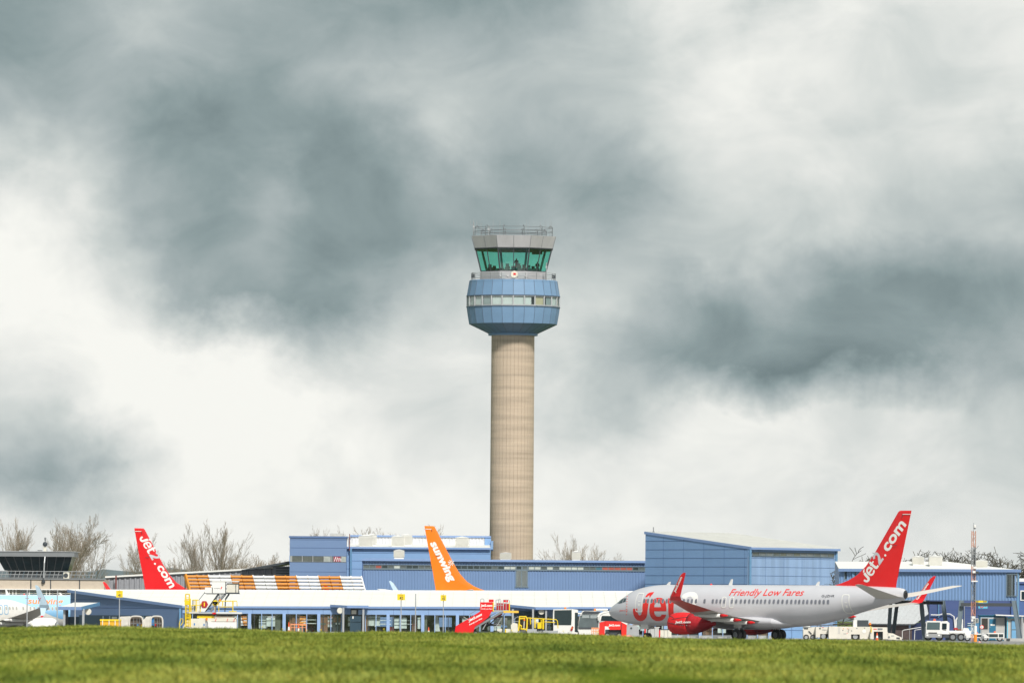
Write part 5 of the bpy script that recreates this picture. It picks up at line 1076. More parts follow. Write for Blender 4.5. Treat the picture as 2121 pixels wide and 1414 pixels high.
def make_aircraft(loc, phi, label, liv, detail=True, side=-1, split_winglet=False):
    ap = Craft(); t = thing('airliner', label, 'airplane', (0, 0, 0)); t.location = loc; t.rotation_euler = (0, 0, phi); ORG[t.name] = Vector((0, 0, 0)); ap.t = t
    ap.M = Matrix.Translation(loc) @ Matrix.Rotation(phi, 4, 'Z'); ap.side = side
    body = liv['body']; mb = MB(); n = 40
    xs_ = sorted(set([.02, .06, .12, .2, .3, .42, .6, .8] + list(np.arange(1, 9, .35)) + list(np.arange(9, 25, 1.3)) + list(np.arange(25, 38.3, .6)) + [38.3, 38.5]))
    vs = []
    for x in xs_:
        tp, b, w_ = fus(x); zc, h = (tp + b) / 2, (tp - b) / 2
        for k in range(n): a = 2 * PI * k / n; vs.append((x, math.sin(a) * w_, zc + math.cos(a) * h))
    mb.add(vs, [(i * n + k, (i + 1) * n + k, (i + 1) * n + (k + 1) % n, i * n + (k + 1) % n) for i in range(len(xs_) - 1) for k in range(n)], body)
    mb.add([(0, 0, 2.72)] + vs[:n], [(0, 1 + (k + 1) % n, 1 + k) for k in range(n)][::-1], body); mb.add(vs[-n:], [tuple(range(n))], grey_d)
    fu = mb.build('fuselage', t, smooth=True)
    mb = MB(); secs = []
    for x, w_, zb, zt in ((12.6, .3, 1.7, 1.9), (13.6, 1.5, 1.25, 2.2), (15.5, 2.0, 1.08, 2.5), (20.5, 2.05, 1.08, 2.6), (22.8, 1.75, 1.2, 2.5), (24.6, .9, 1.4, 1.9), (25.4, .2, 1.5, 1.6)):
        secs.append([(x, math.sin(2 * PI * k / 20) * w_, (zt + zb) / 2 + math.cos(2 * PI * k / 20) * (zt - zb) / 2) for k in range(20)])
    for i in range(len(secs) - 1): mb.add(secs[i] + secs[i + 1], [(k, 20 + k, 20 + (k + 1) % 20, (k + 1) % 20) for k in range(20)], body)
    mb.build('belly_fairing', fu, smooth=True)
    mb = MB(); loft_air(mb, [((le, 0, z), (te, 0, z), th, (0, 1, 0)) for z, le, te, th in FIN], lambda i: liv['fin'])
    fin = mb.build('tail_fin', t, smooth=False); ap.fin = fin
    mb = MB()
    for s in (-1, 1): mb.beam((38.15, s * .1, 12.15), (39.12, s * .075, 12.15), .02, .06, lettering_white); mb.beam((38.15, s * .1, 12.15), (38.1, s * .12, 11.85), .02, .06, grey_d); mb.beam((36.95, s * .2, 9.2), (37.5, s * .17, 9.2), .02, .05, grey_d)
    mb.build('rudder_gap', fin)
    for s in (-1, 1):
        mb = MB(); loft_air(mb, [((34.9, s * .25, 4.18), (38.35, s * .15, 4.25), .10, (0, 0, 1)), ((35.5, s * 1.0, 4.26), (38.45, s * 1.0, 4.33), .10, (0, 0, 1)), ((38.2, s * 6.9, 5.38), (39.4, s * 7.0, 5.38), .08, (0, 0, 1)), ((38.7, s * 7.2, 5.43), (39.4, s * 7.2, 5.43), .05, (0, 0, 1))], lambda i: liv.get('stab', white))
        mb.build('tailplane', t, smooth=False)
        mb = MB(); U = (0, 0, 1); wm = liv.get('wing', mat('wing_paint', (.50, .50, .50), .45)); ol = liv.get('wing_outer', wm)
        W = [((13.9, s * 1.2, 1.75), (21.6, s * 1.2, 1.85), .115, U), ((15.2, s * 2.2, 1.85), (21.5, s * 2.2, 1.95), .12, U), ((17.4, s * 5.8, 2.25), (21.9, s * 5.8, 2.3), .12, U), ((20.3, s * 10.9, 2.85), (23.5, s * 10.9, 2.9), .11, U),
             ((23.75, s * 16.9, 3.72), (25.4, s * 16.9, 3.74), .10, U)]
        loft_air(mb, W, lambda i: wm if i < 3 else liv.get('wing_tip_top', wm), cap=False, under=lambda i: ol if i >= 3 and 'wing_outer' in liv else None); wg = mb.build('wing', t, smooth=False)
        wl = MB(); wt = liv['winglet']
        S = [((23.75, s * 16.9, 3.72), (25.4, s * 16.9, 3.74), .10, U), ((24.05, s * 17.35, 3.85), (25.5, s * 17.3, 3.85), .10, (0, s * -.45, .9)), ((24.4, s * 17.6, 4.2), (25.6, s * 17.55, 4.2), .09, (0, s * -.9, .4)), ((26.0, s * 17.95, 6.2), (26.6, s * 17.95, 6.25), .08, (0, -s, .1)), ((26.35, s * 17.98, 6.42), (26.65, s * 17.98, 6.42), .05, (0, -s, 0))]
        loft_air(wl, S, lambda i: wt)
        if split_winglet: loft_air(wl, [((24.3, s * 17.3, 3.9), (25.3, s * 17.3, 3.9), .09, (0, 1, 0)), ((25.0, s * 17.7, 2.95), (25.5, s * 17.7, 2.95), .07, (0, 1, 0)), ((25.4, s * 17.75, 2.75), (25.6, s * 17.75, 2.75), .05, (0, 1, 0))], lambda i: wt if i == 0 else red)
        if s == 1 and liv.get('no_starboard_winglet'): wl = MB(); loft_air(wl, S[:2], lambda i: wt)
        w_ = wl.build('winglet', wg); ap.winglet = w_ if s == side else getattr(ap, 'winglet', w_)
        if s == 1: ap.w_star = w_
        else: ap.w_port = w_
        le = MB()
        if not (s == 1 and liv.get('no_starboard_winglet')): le.tube([(24.0, s * 17.3, 3.85), (24.38, s * 17.6, 4.2), (25.98, s * 17.95, 6.2)], .035, grey_l, 5); le.v and le.build('leading_edge', w_)
        for y, x1, zz in ((3.6, 22.3, 1.75), (6.2, 22.9, 1.98), (9.2, 23.9, 2.4)):
            fp = MB(); fp.lathe([(.05, x1 - 4.2), (.17, x1 - 3.2), (.22, x1 - 1.9), (.17, x1 - .75)], (0, s * y, zz), 10, white, axis='x'); tp = fp.build('flap_fairing', wg, smooth=True)
            cn = MB(); cn.lathe([(.172, x1 - .75), (.15, x1 - .3), (.06, x1 + .1), (.03, x1 + .16)], (0, s * y, zz - .0), 10, liv.get('cone', white), axis='x'); cn.build('fairing_tip', tp, smooth=True)
        en = MB(); ey = s * 4.83; ez = 1.62; em = liv['engine']
        if liv.get('covered'):
            prof = [(.1, 12.78), (.72, 12.8), (.92, 12.95), (1.04, 13.4), (1.08, 14.2), (1.04, 15.1), (1.02, 15.4)]; en.lathe([(r, x) for r, x in prof], (0, ey, ez), 24, em, axis='x')
            en.lathe([(1.03, 15.4), (.98, 15.9), (.80, 16.7), (.62, 17.3), (.40, 17.8), (.22, 18.05), (.2, 18.35), (.05, 18.45)], (0, ey, ez), 24, liv.get('engine_rear', em), axis='x')
            e_ = en.build('engine', t, smooth=True); st = MB()
            for a0, a1, x0, x1 in ((s * 40, s * 62, 12.9, 13.9), (s * 86, s * 100, 13.0, 15.3), (s * 70, s * 52, 13.6, 15.6)):
                q = []
                for k in range(7): a = R(a0 + (a1 - a0) * k / 6); x = x0 + (x1 - x0) * k / 6; rr_ = np.interp(x, [12.95, 13.4, 14.2, 15.4], [.93, 1.05, 1.09, 1.03]) + .01; q.append((x, ey + math.sin(a) * rr_, ez + math.cos(a) * rr_))
                st.tube(q, .022, grey_d, 4)
            st.build('cover_strap', e_)
        else:
            en.lathe([(.75, 13.2), (.82, 12.85), (.95, 12.8), (1.05, 13.2), (1.08, 14.2), (1.0, 15.6), (.8, 16.6), (.76, 16.65), (.5, 16.7)], (0, ey, ez), 24, em, axis='x'); en.lathe([(.45, 16.6), (.38, 17.4), (.1, 18.1)], (0, ey, ez), 16, grey_m, axis='x'); en.lathe([(.05, 13.3), (.75, 13.32)], (0, ey, ez), 20, grey_d, axis='x')
            e_ = en.build('engine', t, smooth=True)
        py_ = MB(); py_.prism([(14.0, ey - .18, 2.62), (15.8, ey - .18, 2.62), (19.5, ey - .18, 2.3), (20.5, ey - .18, 2.05), (17.5, ey - .18, 1.7), (14.6, ey - .18, 2.2)], (0, .36, 0), white); py_.build('engine_pylon', t)
    # landing gear
    for (x, y, r, w_) in ((19.7, -2.86, .565, .36), (19.7, 2.86, .565, .36), (5.0, 0, .34, .2)):
        g = MB(); g.tube([(x, y, r), (x, y, 1.7 if r > .5 else 1.5)], .11 if r > .5 else .08, grey_l, 10); 
        if r > .5: g.tube([(x + .1, y, .75), (x - .9, y * .55, 1.75)], .05, grey_l, 6); g.tube([(x, y, .8), (x + .1, y * .5, 1.7)], .055, grey_l, 6); g.prism([(x - .5, y + math.copysign(.2, y), 1.25), (x + .5, y + math.copysign(.2, y), 1.25), (x + .4, y + math.copysign(.2, y), 1.95), (x - .4, y + math.copysign(.2, y), 1.95)], (0, .04, 0), white)
        else: g.tube([(x, 0, .9), (x + .9, 0, 1.5)], .045, grey_l, 6); g.box(x - .5, x + .5, .42, .46, 1.05, 1.5, white); g.box(x - .5, x + .5, -.46, -.42, 1.05, 1.5, white)
        g.tube([(x, y - w_ * 1.3, r), (x, y + w_ * 1.3, r)], .06, grey_m, 8); g_ = g.build('landing_gear', t)
        for s in (-1, 1):
            wh = MB(); c = (x, y + s * w_ * .95, r); wh.lathe([(r * .55, -w_ / 2), (r * .93, -w_ / 2), (r, -w_ * .3), (r, w_ * .3), (r * .93, w_ / 2), (r * .55, w_ / 2)], c, 22, black, axis='y', caps=True); wh.lathe([(r * .2, -w_ * .53), (r * .5, -w_ * .51), (r * .5, w_ * .51), (r * .2, w_ * .53)], c, 14, grey_m, axis='y'); wh.build('wheel', g_, smooth=False)
    # antennas on the spine
    for x, h in () if not detail else ((7.5, .28), (15.7, .55), (27.0, .35)):
        a = MB(); a.prism([(x, -.03, 5.36), (x + .45, -.03, 5.36), (x + .55, -.03, 5.38 + h), (x + .35, -.03, 5.38 + h)], (0, .06, 0), white); a.build('spine_antenna', fu)
    a = MB(); a.lathe([(.12, 5.35 if detail else 5.2), (.1, 5.46 if detail else 5.3), (.03, 5.5 if detail else 5.33)], (13.4, 0, 0), 10, lettering_red); a.build('beacon_lamp', fu)
    ap.fu = fu
    def surf(x, z): return side * fus_y(x, z)
    def inv(px, py, y_of, x=15., z=3.5):
        f_ = lambda x, z: proj(ap.M @ Vector((x, y_of(x, z), z)))
        for _ in range(12):
            a, b = f_(x, z); e0, e1 = px - a, py - b
            if abs(e0) + abs(e1) < .01: break
            ax, bx = f_(x + .02, z); az_, bz = f_(x, z + .02)
            j00, j01, j10, j11 = (ax - a) / .02, (az_ - a) / .02, (bx - b) / .02, (bz - b) / .02; dt = j00 * j11 - j01 * j10
            if abs(dt) < 1e-6: break
            x += max(-3, min(3, (e0 * j11 - e1 * j01) / dt)); z += max(-.6, min(.6, (j00 * e1 - j10 * e0) / dt)); x = max(.1, min(39.5, x)); z = max(1.4, min(12.6, z))
        return x, z
    ap.inv = inv
    def on_fus(px, py, off=.014):
        x, z = inv(px, py, surf); y, z = fus_y(x, z, off); return Vector((x, side * y, z))
    ap.on_fus = on_fus
    ap.on_fin = lambda px, py: (lambda q: Vector((q[0], side * (fin_y(*q) + .015), q[1])))(inv(px, py, lambda x, z: side * fin_y(x, z), 36, 8))
    def xz(x, z, off=.014, s=None):
        y, z2 = fus_y(x, z, off); return Vector((x, (s or side) * y, z2))
    ap.xz = xz
    def rrect(cx_, cz, w_, h, r, n_=5):
        return [(cx_ + sx * (w_ / 2 - r) + math.cos(a0 + k * PI / 2 / n_) * r, cz + sz * (h / 2 - r) + math.sin(a0 + k * PI / 2 / n_) * r) for sx, sz, a0 in ((1, 1, 0), (-1, 1, PI / 2), (-1, -1, PI), (1, -1, 1.5 * PI)) for k in range(n_ + 1)]
    ap.rrect = rrect
    if detail:
        wm_ = liv.get('pane', mat('cabin_window', (.18, .19, .23), .25, var=.3)); ring = liv.get('ring', mat('window_surround', (.42, .42, .45), .4))
        me0 = None
        for x in liv['windows']:
            fl = flat_from_splines([rrect(x, 3.78, .25, .40, .12)]); o = decal('cabin_window', fu, fl, 1, 3, lambda u, v: xz(u, v, .022), wm_)
            fl = flat_from_splines([rrect(x, 3.78, .33, .48, .16), rrect(x, 3.78, .25, .40, .12)]); decal('window_frame', o, fl, 1, 3, lambda u, v: xz(u, v, .018), ring)
        dm = liv.get('door', lettering_white); th_ = .095
        for x, zc, w_, h in liv['doors']:
            fl = flat_from_splines([rrect(x, zc, w_, h, .2), rrect(x, zc, w_ - 2 * th_, h - 2 * th_, .15)]); o = decal('door', fu, fl, 3, 14, lambda u, v: xz(u, v, .026), dm)
            if h > 1.5:
                fl = flat_from_splines([rrect(x + .05, zc + .1, .32, .1, .04), rrect(x + .05, zc - .25, .2, .25, .05)]); decal('handle', o, fl, 1, 2, lambda u, v: xz(u, v, .026), white)
        # cockpit windows
        for s in (-1, 1):
            for poly in ([(1.75, 3.56), (2.3, 3.98), (2.42, 3.9), (2.2, 3.52)], [(2.3, 3.5), (2.52, 3.95), (2.95, 4.02), (3.0, 3.56)], [(3.08, 3.6), (3.05, 4.02), (3.45, 4.02), (3.55, 3.7)]):
                fl = flat_from_splines([poly]); decal('cockpit_window', fu, fl, 3, 4, lambda u, v: xz(u, v, .02, s), mat('cockpit_glass', (.04, .07, .08), .08, spec=.8))
    return ap
def crop(ox, oy, k): return lambda pts: [(ox + x / k, oy + y / k) for x, y in pts]
def flip(pts): return [(x, -y) for x, y in pts]
def pix_decal(name, parent, polys, fn, m, nx=6, ny=8):   # outlines in photo pixels, laid on the aircraft's own surface
    return decal(name, parent, flat_from_splines([flip(p) for p in polys]), nx, ny, lambda u, v: fn(u, -v), m)
def line_text(name, parent, txt, o, d, h, fn, m, bold=.03, shear=.15, nx=4, ny=3, upv=None):
    """lettering along the pixel line from o, over vector d, cap height h, laid on a surface"""
    o, d = Vector(o), Vector(d); up = Vector(upv).normalized() if upv else Vector((d.y, -d.x)).normalized()
    return decal(name, parent, flat_text(txt, bold, shear), nx, ny, lambda u, v: fn(o.x + d.x * u + up.x * h * v, o.y + d.y * u + up.y * h * v), m, box=True)

silver_body = mat('silver_white_fuselage', (.63, .63, .675), .32, metal=.08, var=.04, vscale=.6, coat=.35)
red_gloss = mat('red_livery', (.74, .004, .008), .3, var=.03, coat=.4)
wingpaint = mat('wing_paint', (.48, .455, .42), .45, var=.06)
# --- big jet in front
NY = 805.0; nose = P(1264.5, 1268, NY); PHI = R(-44)
wp = [987, 1030, 1075, 1118, 1160, 1205, 1250, 1295, 1345, 1400, 1450, 1500, 1545, 1593, 1693, 1790, 1835, 1880, 1925]; w1 = [1160 + x / 5.655 for x in wp]
w2 = [1460 + x / 5.655 for x in (318, 368, 422, 470, 520, 568, 615, 658, 706, 758, 808, 860, 910, 963, 1013, 1063, 1106, 1155, 1200, 1250, 1297, 1345, 1393, 1443)]
class _T: pass
tmp = Matrix.Translation((nose.x, NY, 0)) @ Matrix.Rotation(PHI, 4, 'Z')
def px_to_x(px, z=3.78, M_=tmp, side=-1):
    lo, hi = 1., 38.
    f_ = lambda x: proj(M_ @ Vector((x, side * fus_y(x, z), z)))[0]
    up = f_(hi) > f_(lo)
    for _ in range(40):
        m_ = (lo + hi) / 2
        if (f_(m_) < px) == up: lo = m_
        else: hi = m_
    return (lo + hi) / 2
liv = dict(body=silver_body, fin=red_gloss, winglet=red_gloss, engine=red_cloth, engine_rear=red_dark, covered=True, cone=red_gloss, wing=wingpaint, stab=mat('tailplane_paint', (.66, .63, .58), .45), wing_outer=mat('red_wing_outer', (.55, .05, .03), .4),
           windows=[px_to_x(p) for p in w1 + w2], doors=[(px_to_x(1323.5, 3.7), 3.62, .98, 1.86), (px_to_x(1499.5), 3.68, .6, 1.1), (px_to_x(1515.5), 3.68, .6, 1.1), (px_to_x(1752, 3.6), 3.62, .88, 1.8)])
big = make_aircraft((nose.x, NY, 0), PHI, 'silver white airliner with red tail fin and red engine covers on the apron', liv)
k2 = crop(1240, 1160, 8.318); k3 = crop(1400, 1160, 8.317)
pix_decal('lettering', big.fu, [k2([(787, 655), (812, 668), (875, 655), (862, 730), (852, 800), (843, 860), (838, 920), (825, 975), (795, 1015), (755, 1038), (710, 1043), (665, 1025), (628, 990), (603, 940), (592, 880), (595, 828), (668, 828), (668, 870), (676, 908), (690, 935), (710, 944), (730, 935), (745, 895), (751, 840), (757, 780), (770, 700)]),
        k2([(803, 630), (822, 598), (845, 572), (880, 553), (957, 542), (935, 578), (905, 605), (893, 630), (868, 630), (885, 603), (858, 604), (838, 630)])], big.on_fus, lettering_red, 6, 12)
pix_decal('lettering', big.fu, [k2([(1168, 872), (1168, 820), (1160, 750), (1140, 690), (1105, 652), (1060, 640), (1010, 640), (955, 660), (912, 705), (885, 760), (873, 830), (876, 900), (893, 960), (930, 1010), (985, 1037), (1040, 1042), (1095, 1028), (1135, 995), (1158, 955), (1166, 930), (1085, 930), (1072, 955), (1040, 968), (1000, 962), (970, 935), (960, 900), (958, 872)]),
        k2([(958, 803), (962, 765), (978, 735), (1005, 720), (1035, 720), (1058, 735), (1072, 765), (1075, 803)])], big.on_fus, lettering_red, 6, 12)
pix_decal('lettering', big.fu, [k2([(1200, 650), (1298, 650), (1298, 690), (1385, 690), (1385, 727), (1297, 727), (1290, 830), (1292, 900), (1305, 940), (1350, 945), (1350, 1035), (1262, 1030), (1225, 1005), (1205, 950), (1200, 830), (1200, 727), (1165, 727), (1165, 690), (1200, 690)])], big.on_fus, lettering_red, 5, 12)
pix_decal('lettering', big.fu, [k3([(97, 640), (110, 605), (140, 575), (190, 553), (260, 541), (325, 548), (365, 575), (382, 620), (380, 690), (350, 760), (300, 830), (255, 885), (245, 903), (330, 903), (330, 960), (60, 960), (75, 915), (130, 850), (200, 780), (260, 730), (288, 690), (286, 650), (258, 622), (215, 625), (180, 660), (168, 672)])], big.on_fus, mat('pearl_lettering', (.86, .86, .85), .35), 6, 12)
line_text('lettering', big.fu, 'Friendly Low Fares', (1509, 1237.5), (155, 0), 18.5, big.on_fus, lettering_red, .008, .42, 10, 3, (0.16, -1))
line_text('lettering', big.fu, 'G-JZHR', (1702, 1237.5), (26, 0), 6.3, big.on_fus, lettering_dark, .012, .3, 4, 1)
line_text('lettering', big.fu, 'Jet2 from Manchester'[:4], (1282.5, 1265.5), (18, 0), 3.6, big.on_fus, lettering_red, .01, 0, 2, 1)
k7 = crop(1761, 1040, 4.714)
GL_J = [[(787, 655), (812, 660), (875, 655), (862, 730), (852, 800), (843, 860), (838, 920), (825, 975), (795, 1015), (755, 1038), (710, 1043), (665, 1025), (628, 990), (603, 940), (592, 880), (595, 828), (668, 828), (668, 870), (676, 908), (690, 935), (710, 944), (730, 935), (745, 895), (751, 840), (757, 780), (770, 700)], [(800, 630), (822, 598), (845, 572), (880, 553), (957, 542), (935, 578), (905, 605), (890, 630)]]
GL_E = [[(1168, 872), (1168, 820), (1160, 750), (1140, 690), (1105, 652), (1060, 640), (1010, 640), (955, 660), (912, 705), (885, 760), (873, 830), (876, 900), (893, 960), (930, 1010), (985, 1037), (1040, 1042), (1095, 1028), (1135, 995), (1158, 955), (1166, 930), (1085, 930), (1072, 955), (1040, 968), (1000, 962), (970, 935), (960, 900), (958, 872)], [(958, 803), (962, 765), (978, 735), (1005, 720), (1035, 720), (1058, 735), (1072, 765), (1075, 803)]]
GL_T = [[(1215, 585), (1295, 570), (1298, 670), (1375, 670), (1375, 735), (1297, 735), (1290, 830), (1292, 900), (1305, 945), (1370, 945), (1370, 1035), (1262, 1038), (1225, 1010), (1205, 955), (1200, 830), (1200, 735), (1182, 735), (1182, 670), (1205, 670)]]
GL_2 = [[(1331 + x, 540 + (y - 540) * 1.19) for x, y in [(97, 640), (110, 605), (140, 575), (190, 553), (260, 541), (325, 548), (365, 575), (382, 620), (380, 690), (350, 760), (300, 830), (255, 885), (350, 885), (350, 960), (60, 960), (75, 915), (130, 850), (200, 780), (260, 730), (288, 690), (286, 650), (258, 622), (215, 625), (180, 660), (168, 672)]]]
def logo_word(parent, o, e_, h, fn, m1, m2, slant=.12):
    o, e_ = Vector(o), Vector(e_); dd = e_ - o; up = Vector((dd.y, -dd.x)).normalized()
    for gl, m in ((GL_J, m1), (GL_E, m1), (GL_T, m1), (GL_2, m2)):
        def f(u, v):
            s, t_ = (u - 590) / 1130, (1042 + v) / 500; q_ = o + dd * (s + slant * (t_ - .3) * .3) + up * h * t_; return fn(q_.x, q_.y)
        decal('lettering', parent, flat_from_splines([flip(p) for p in gl]), 3, 4, f, m)
def fintext(parts, ap_, fn=None):
    for txt, o, e, h, m, b_ in parts:
        line_text('lettering', ap_.fin, txt, o, (e[0] - o[0], e[1] - o[1]), h, fn or ap_.on_fin, m, b_, .12, 4, 4)
q = lambda x, y: k7([(x, y)])[0]
logo_word(big.fin, q(168, 792), q(338, 541), 23, big.on_fin, lettering_white, mat('grey_lettering', (.58, .58, .62), .4))
fintext([('.', q(346, 530), q(358, 512), 4.5, lettering_white, .04), ('com', q(374, 487), q(558, 214), 16, lettering_white, .03)], big)
line_text('lettering', big.w_port, 'Jet2.com', (1400, 1227.5), (14.5, -32), 6.0, lambda px, py: (lambda q_: Vector((q_[0], -18.12 + (6.2 - q_[1]) * .165, q_[1])))(big.inv(px, py, lambda x, z: -18.12 + (6.2 - z) * .165, 25, 5)), lettering_white, .045, .1, 2, 2)
line_text('lettering', big.w_star, 'Jet2.com', (1900.5, 1245), (25, -36), 6.0, lambda px, py: (lambda q_: Vector((q_[0], 17.80 - (6.2 - q_[1]) * .165, q_[1])))(big.inv(px, py, lambda x, z: 17.80 - (6.2 - z) * .165, 25, 5)), lettering_white, .045, .1, 2, 2)
def on_eng(px, py):
    yo = lambda x, z: -4.83 - math.sqrt(max(1.115**2 - (z - 1.62)**2, .01)); x, z = big.inv(px, py, yo, 14, 1.8); return Vector((x, yo(x, z), z))
eng = [c for c in big.t.children if c.name.startswith('engine') and 'pylon' not in c.name][0]
line_text('lettering', eng, 'Jet2.com', (1398, 1291.5), (32.5, -.5), 6.5, on_eng, lettering_white, .045, .15, 6, 3)
line_text('lettering', eng, 'Friendly Low Fares', (1398, 1299), (32, -1.2), 4, on_eng, lettering_white, .02, .2, 6, 2)
ex = MB(); ex.lathe([(.04, 38.42), (.27, 38.56), (.31, 38.52)], (0, 0, 4.45), 16, black, axis='x'); ex.build('exhaust', big.fu)
dots = MB()
for k in range(16): v_ = big.on_fus(1299.5 - k * .12, 1232 + k * 2.6, .02); dots.box(v_.x - .04, v_.x + .04, v_.y - .01, v_.y + .01, v_.z - .045, v_.z + .045, lettering_red if k % 2 else lettering_white)
dots.build('marking_dots', big.fu)

# --- jets standing behind the pier (only fins and wing tips rise above its roof)
def fin_at(px, row, Y, phi, ground):
    tip = P(px, row, Y); loc = Vector(tip) - Matrix.Rotation(phi, 3, 'Z') @ Vector((39.15, 0, 12.5)); return Vector((loc.x, loc.y, ground))
tui_blue = mat('sky_blue_livery', (.28, .56, .82), .35, coat=.3); white_body = mat('white_fuselage', (.72, .72, .70), .35, coat=.3); or_fin = mat('orange_livery', (.90, .21, .002), .35, var=.03, coat=.3)
l2 = fin_at(278.5, 1093, 935, R(180 + 47), 0); l2.z = gzf(-42, 935)
c2 = make_aircraft(l2, R(180 + 47), 'airliner with red tail fin standing behind the pier roof left of the striped screen', dict(body=silver_body, fin=red_gloss, winglet=red_gloss, engine=white, wing=wingpaint), detail=False, side=1)
k2b = crop(260, 1060, 5.44); q = lambda x, y: k2b([(x, y)])[0]
logo_word(c2.fin, q(146, 292), q(306, 556), 20, c2.on_fin, lettering_white, MATS['grey_lettering'])
fintext([('.', q(315, 576), q(328, 597), 4, lettering_white, .04), ('com', q(345, 622), q(498, 866), 13, lettering_white, .03)], c2)
l3 = fin_at(879.5, 1088, 915, R(180 + 46), 0); l3.z = gzf(-5, 915)
c3 = make_aircraft(l3, R(180 + 46), 'airliner with orange tail fin standing behind the long white pier roof', dict(body=white_body, fin=or_fin, winglet=mat('pale_sky_winglet', (.50, .66, .80), .35, coat=.3), no_starboard_winglet=True, engine=white, wing=wingpaint), detail=False, side=1, split_winglet=True)
k4 = crop(860, 1080, 5.89); q = lambda x, y: k4([(x, y)])[0]
fintext([('sunwing', q(150, 275), q(395, 755), 20.5, lettering_white, .045)], c3)
sun = MB(); o3 = Vector(q(437, 500))
for k in range(8):
    a = 2 * PI * k / 8 + .3; r0, r1 = 3.2, 6.6; A_, B_ = [c3.on_fin(o3.x + math.cos(a) * r, o3.y + math.sin(a) * r) for r in (r0, r1)]; sun.beam(A_, B_, .02, .09, lettering_white)
ring_ = [c3.on_fin(o3.x + math.cos(2 * PI * k / 10) * 2.2, o3.y + math.sin(2 * PI * k / 10) * 2.4) for k in range(11)]; sun.tube(ring_, .04, lettering_white, 4); sun.build('sun_emblem', c3.fin)

# --- light blue and white jet at the far left
PH4 = R(180 + 43); Y4_ = 958.; q8 = P(8, 1258, Y4_); ex_x = 18.0
l4 = Vector((q8.x, Y4_, 0)) - Matrix.Rotation(PH4, 3, 'Z') @ Vector((ex_x, 1.88, 0)); l4.z = gzf(-62, 958)
M4 = Matrix.Translation(l4) @ Matrix.Rotation(PH4, 4, 'Z'); f4 = lambda px: px_to_x(px, 3.78, M4, 1)
c10 = lambda x: x / 10.1
liv4 = dict(body=white_body, fin=tui_blue, winglet=mat('pale_sky_winglet', (.50, .66, .80), .35, coat=.3), engine=white, wing=mat('wing_paint', (.48, .455, .42)), door=mat('door_outline_blue', (.25, .45, .65), .4), ring=white, pane=mat('pale_cabin_window', (.40, .40, .38), .3), windows=[f4(p) for p in (-30, -22, -14, -7, .5, 12.8, 20, 26.8, 34, 48, 63, 71, 79, 86.5, 94, 101, 108.5, 116, 123, 131, 139)], doors=[(f4(12.8), 3.6, .62, 1.15), (f4(1.5), 3.6, .62, 1.15)])
c4 = make_aircraft(l4, PH4, 'light blue and white airliner cut by the left edge of the photo', liv4, side=1, split_winglet=True)
kk = crop(0, 1210, 10.1)
# blue paint over the upper and forward fuselage, edged by a wave
edge = [(-30, 1246), (-12, 1242.5), (4, 1240.4), (14, 1240.6), (28, 1243), (42, 1247.5), (56, 1252), (68, 1257), (84, 1263), (96, 1269.5), (110, 1275.5), (125, 1280.5), (150, 1284), (180, 1285)]
exz = sorted((c4.inv(a, b, lambda x, z: fus_y(x, z)) for a, b in edge))
xz_x = [e[0] for e in exz]; xz_z = [e[1] for e in exz]
x_lo, x_hi = xz_x[0], xz_x[-1]; pp_ = [(x, z) for x, z in exz]; poly4 = pp_ + [(x_hi, 5.37), (x_lo, 5.37)]
bl = bpy.data.materials.new('sky_blue_gradient_livery'); bl.use_nodes = True; t_ = bl.node_tree; b_ = t_.nodes['Principled BSDF']; b_.inputs['Roughness'].default_value = .35; b_.inputs['Coat Weight'].default_value = .3
tcx_ = t_.nodes.new('ShaderNodeTexCoord'); sx_ = t_.nodes.new('ShaderNodeSeparateXYZ'); t_.links.new(tcx_.outputs['Object'], sx_.inputs[0]); mr_ = t_.nodes.new('ShaderNodeMapRange'); mr_.inputs['From Min'].default_value = 1.8; mr_.inputs['From Max'].default_value = 3.9; t_.links.new(sx_.outputs[2], mr_.inputs[0])
rp_ = t_.nodes.new('ShaderNodeValToRGB'); t_.links.new(mr_.outputs[0], rp_.inputs[0]); rp_.color_ramp.elements[0].color = (.06, .34, .72, 1); rp_.color_ramp.elements[1].color = (.36, .62, .86, 1); t_.links.new(rp_.outputs[0], b_.inputs['Base Color'])
decal('blue_paint', c4.fu, flat_from_splines([poly4]), 14, 24, lambda u, v: c4.xz(u, v, .010), bl)
line_text('lettering', c4.fu, 'sunwing', (57.5, 1253.5), (73, 1.5), 15.5, lambda a, b: c4.on_fus(a, b, .03), mat('orange_lettering', (.90, .30, .08), .45), .02, .1, 5, 4)
sm_ = MB(); pts = []
for k in range(9): a = PI + PI * k / 8; x, z = c4.inv(80.8 + math.cos(a) * 2.2, 1237.2 - math.sin(a) * 2.6, lambda x, z: 17.98 + (z - 6.2) * .165, 25.6, 5.2); pts.append((x, 17.98 + (z - 6.2) * .165 + .08, z))
sm_.tube(pts, .04, mat('crimson_lettering', (.45, .01, .06), .5), 5); sm_.build('smile_emblem', c4.w_star)
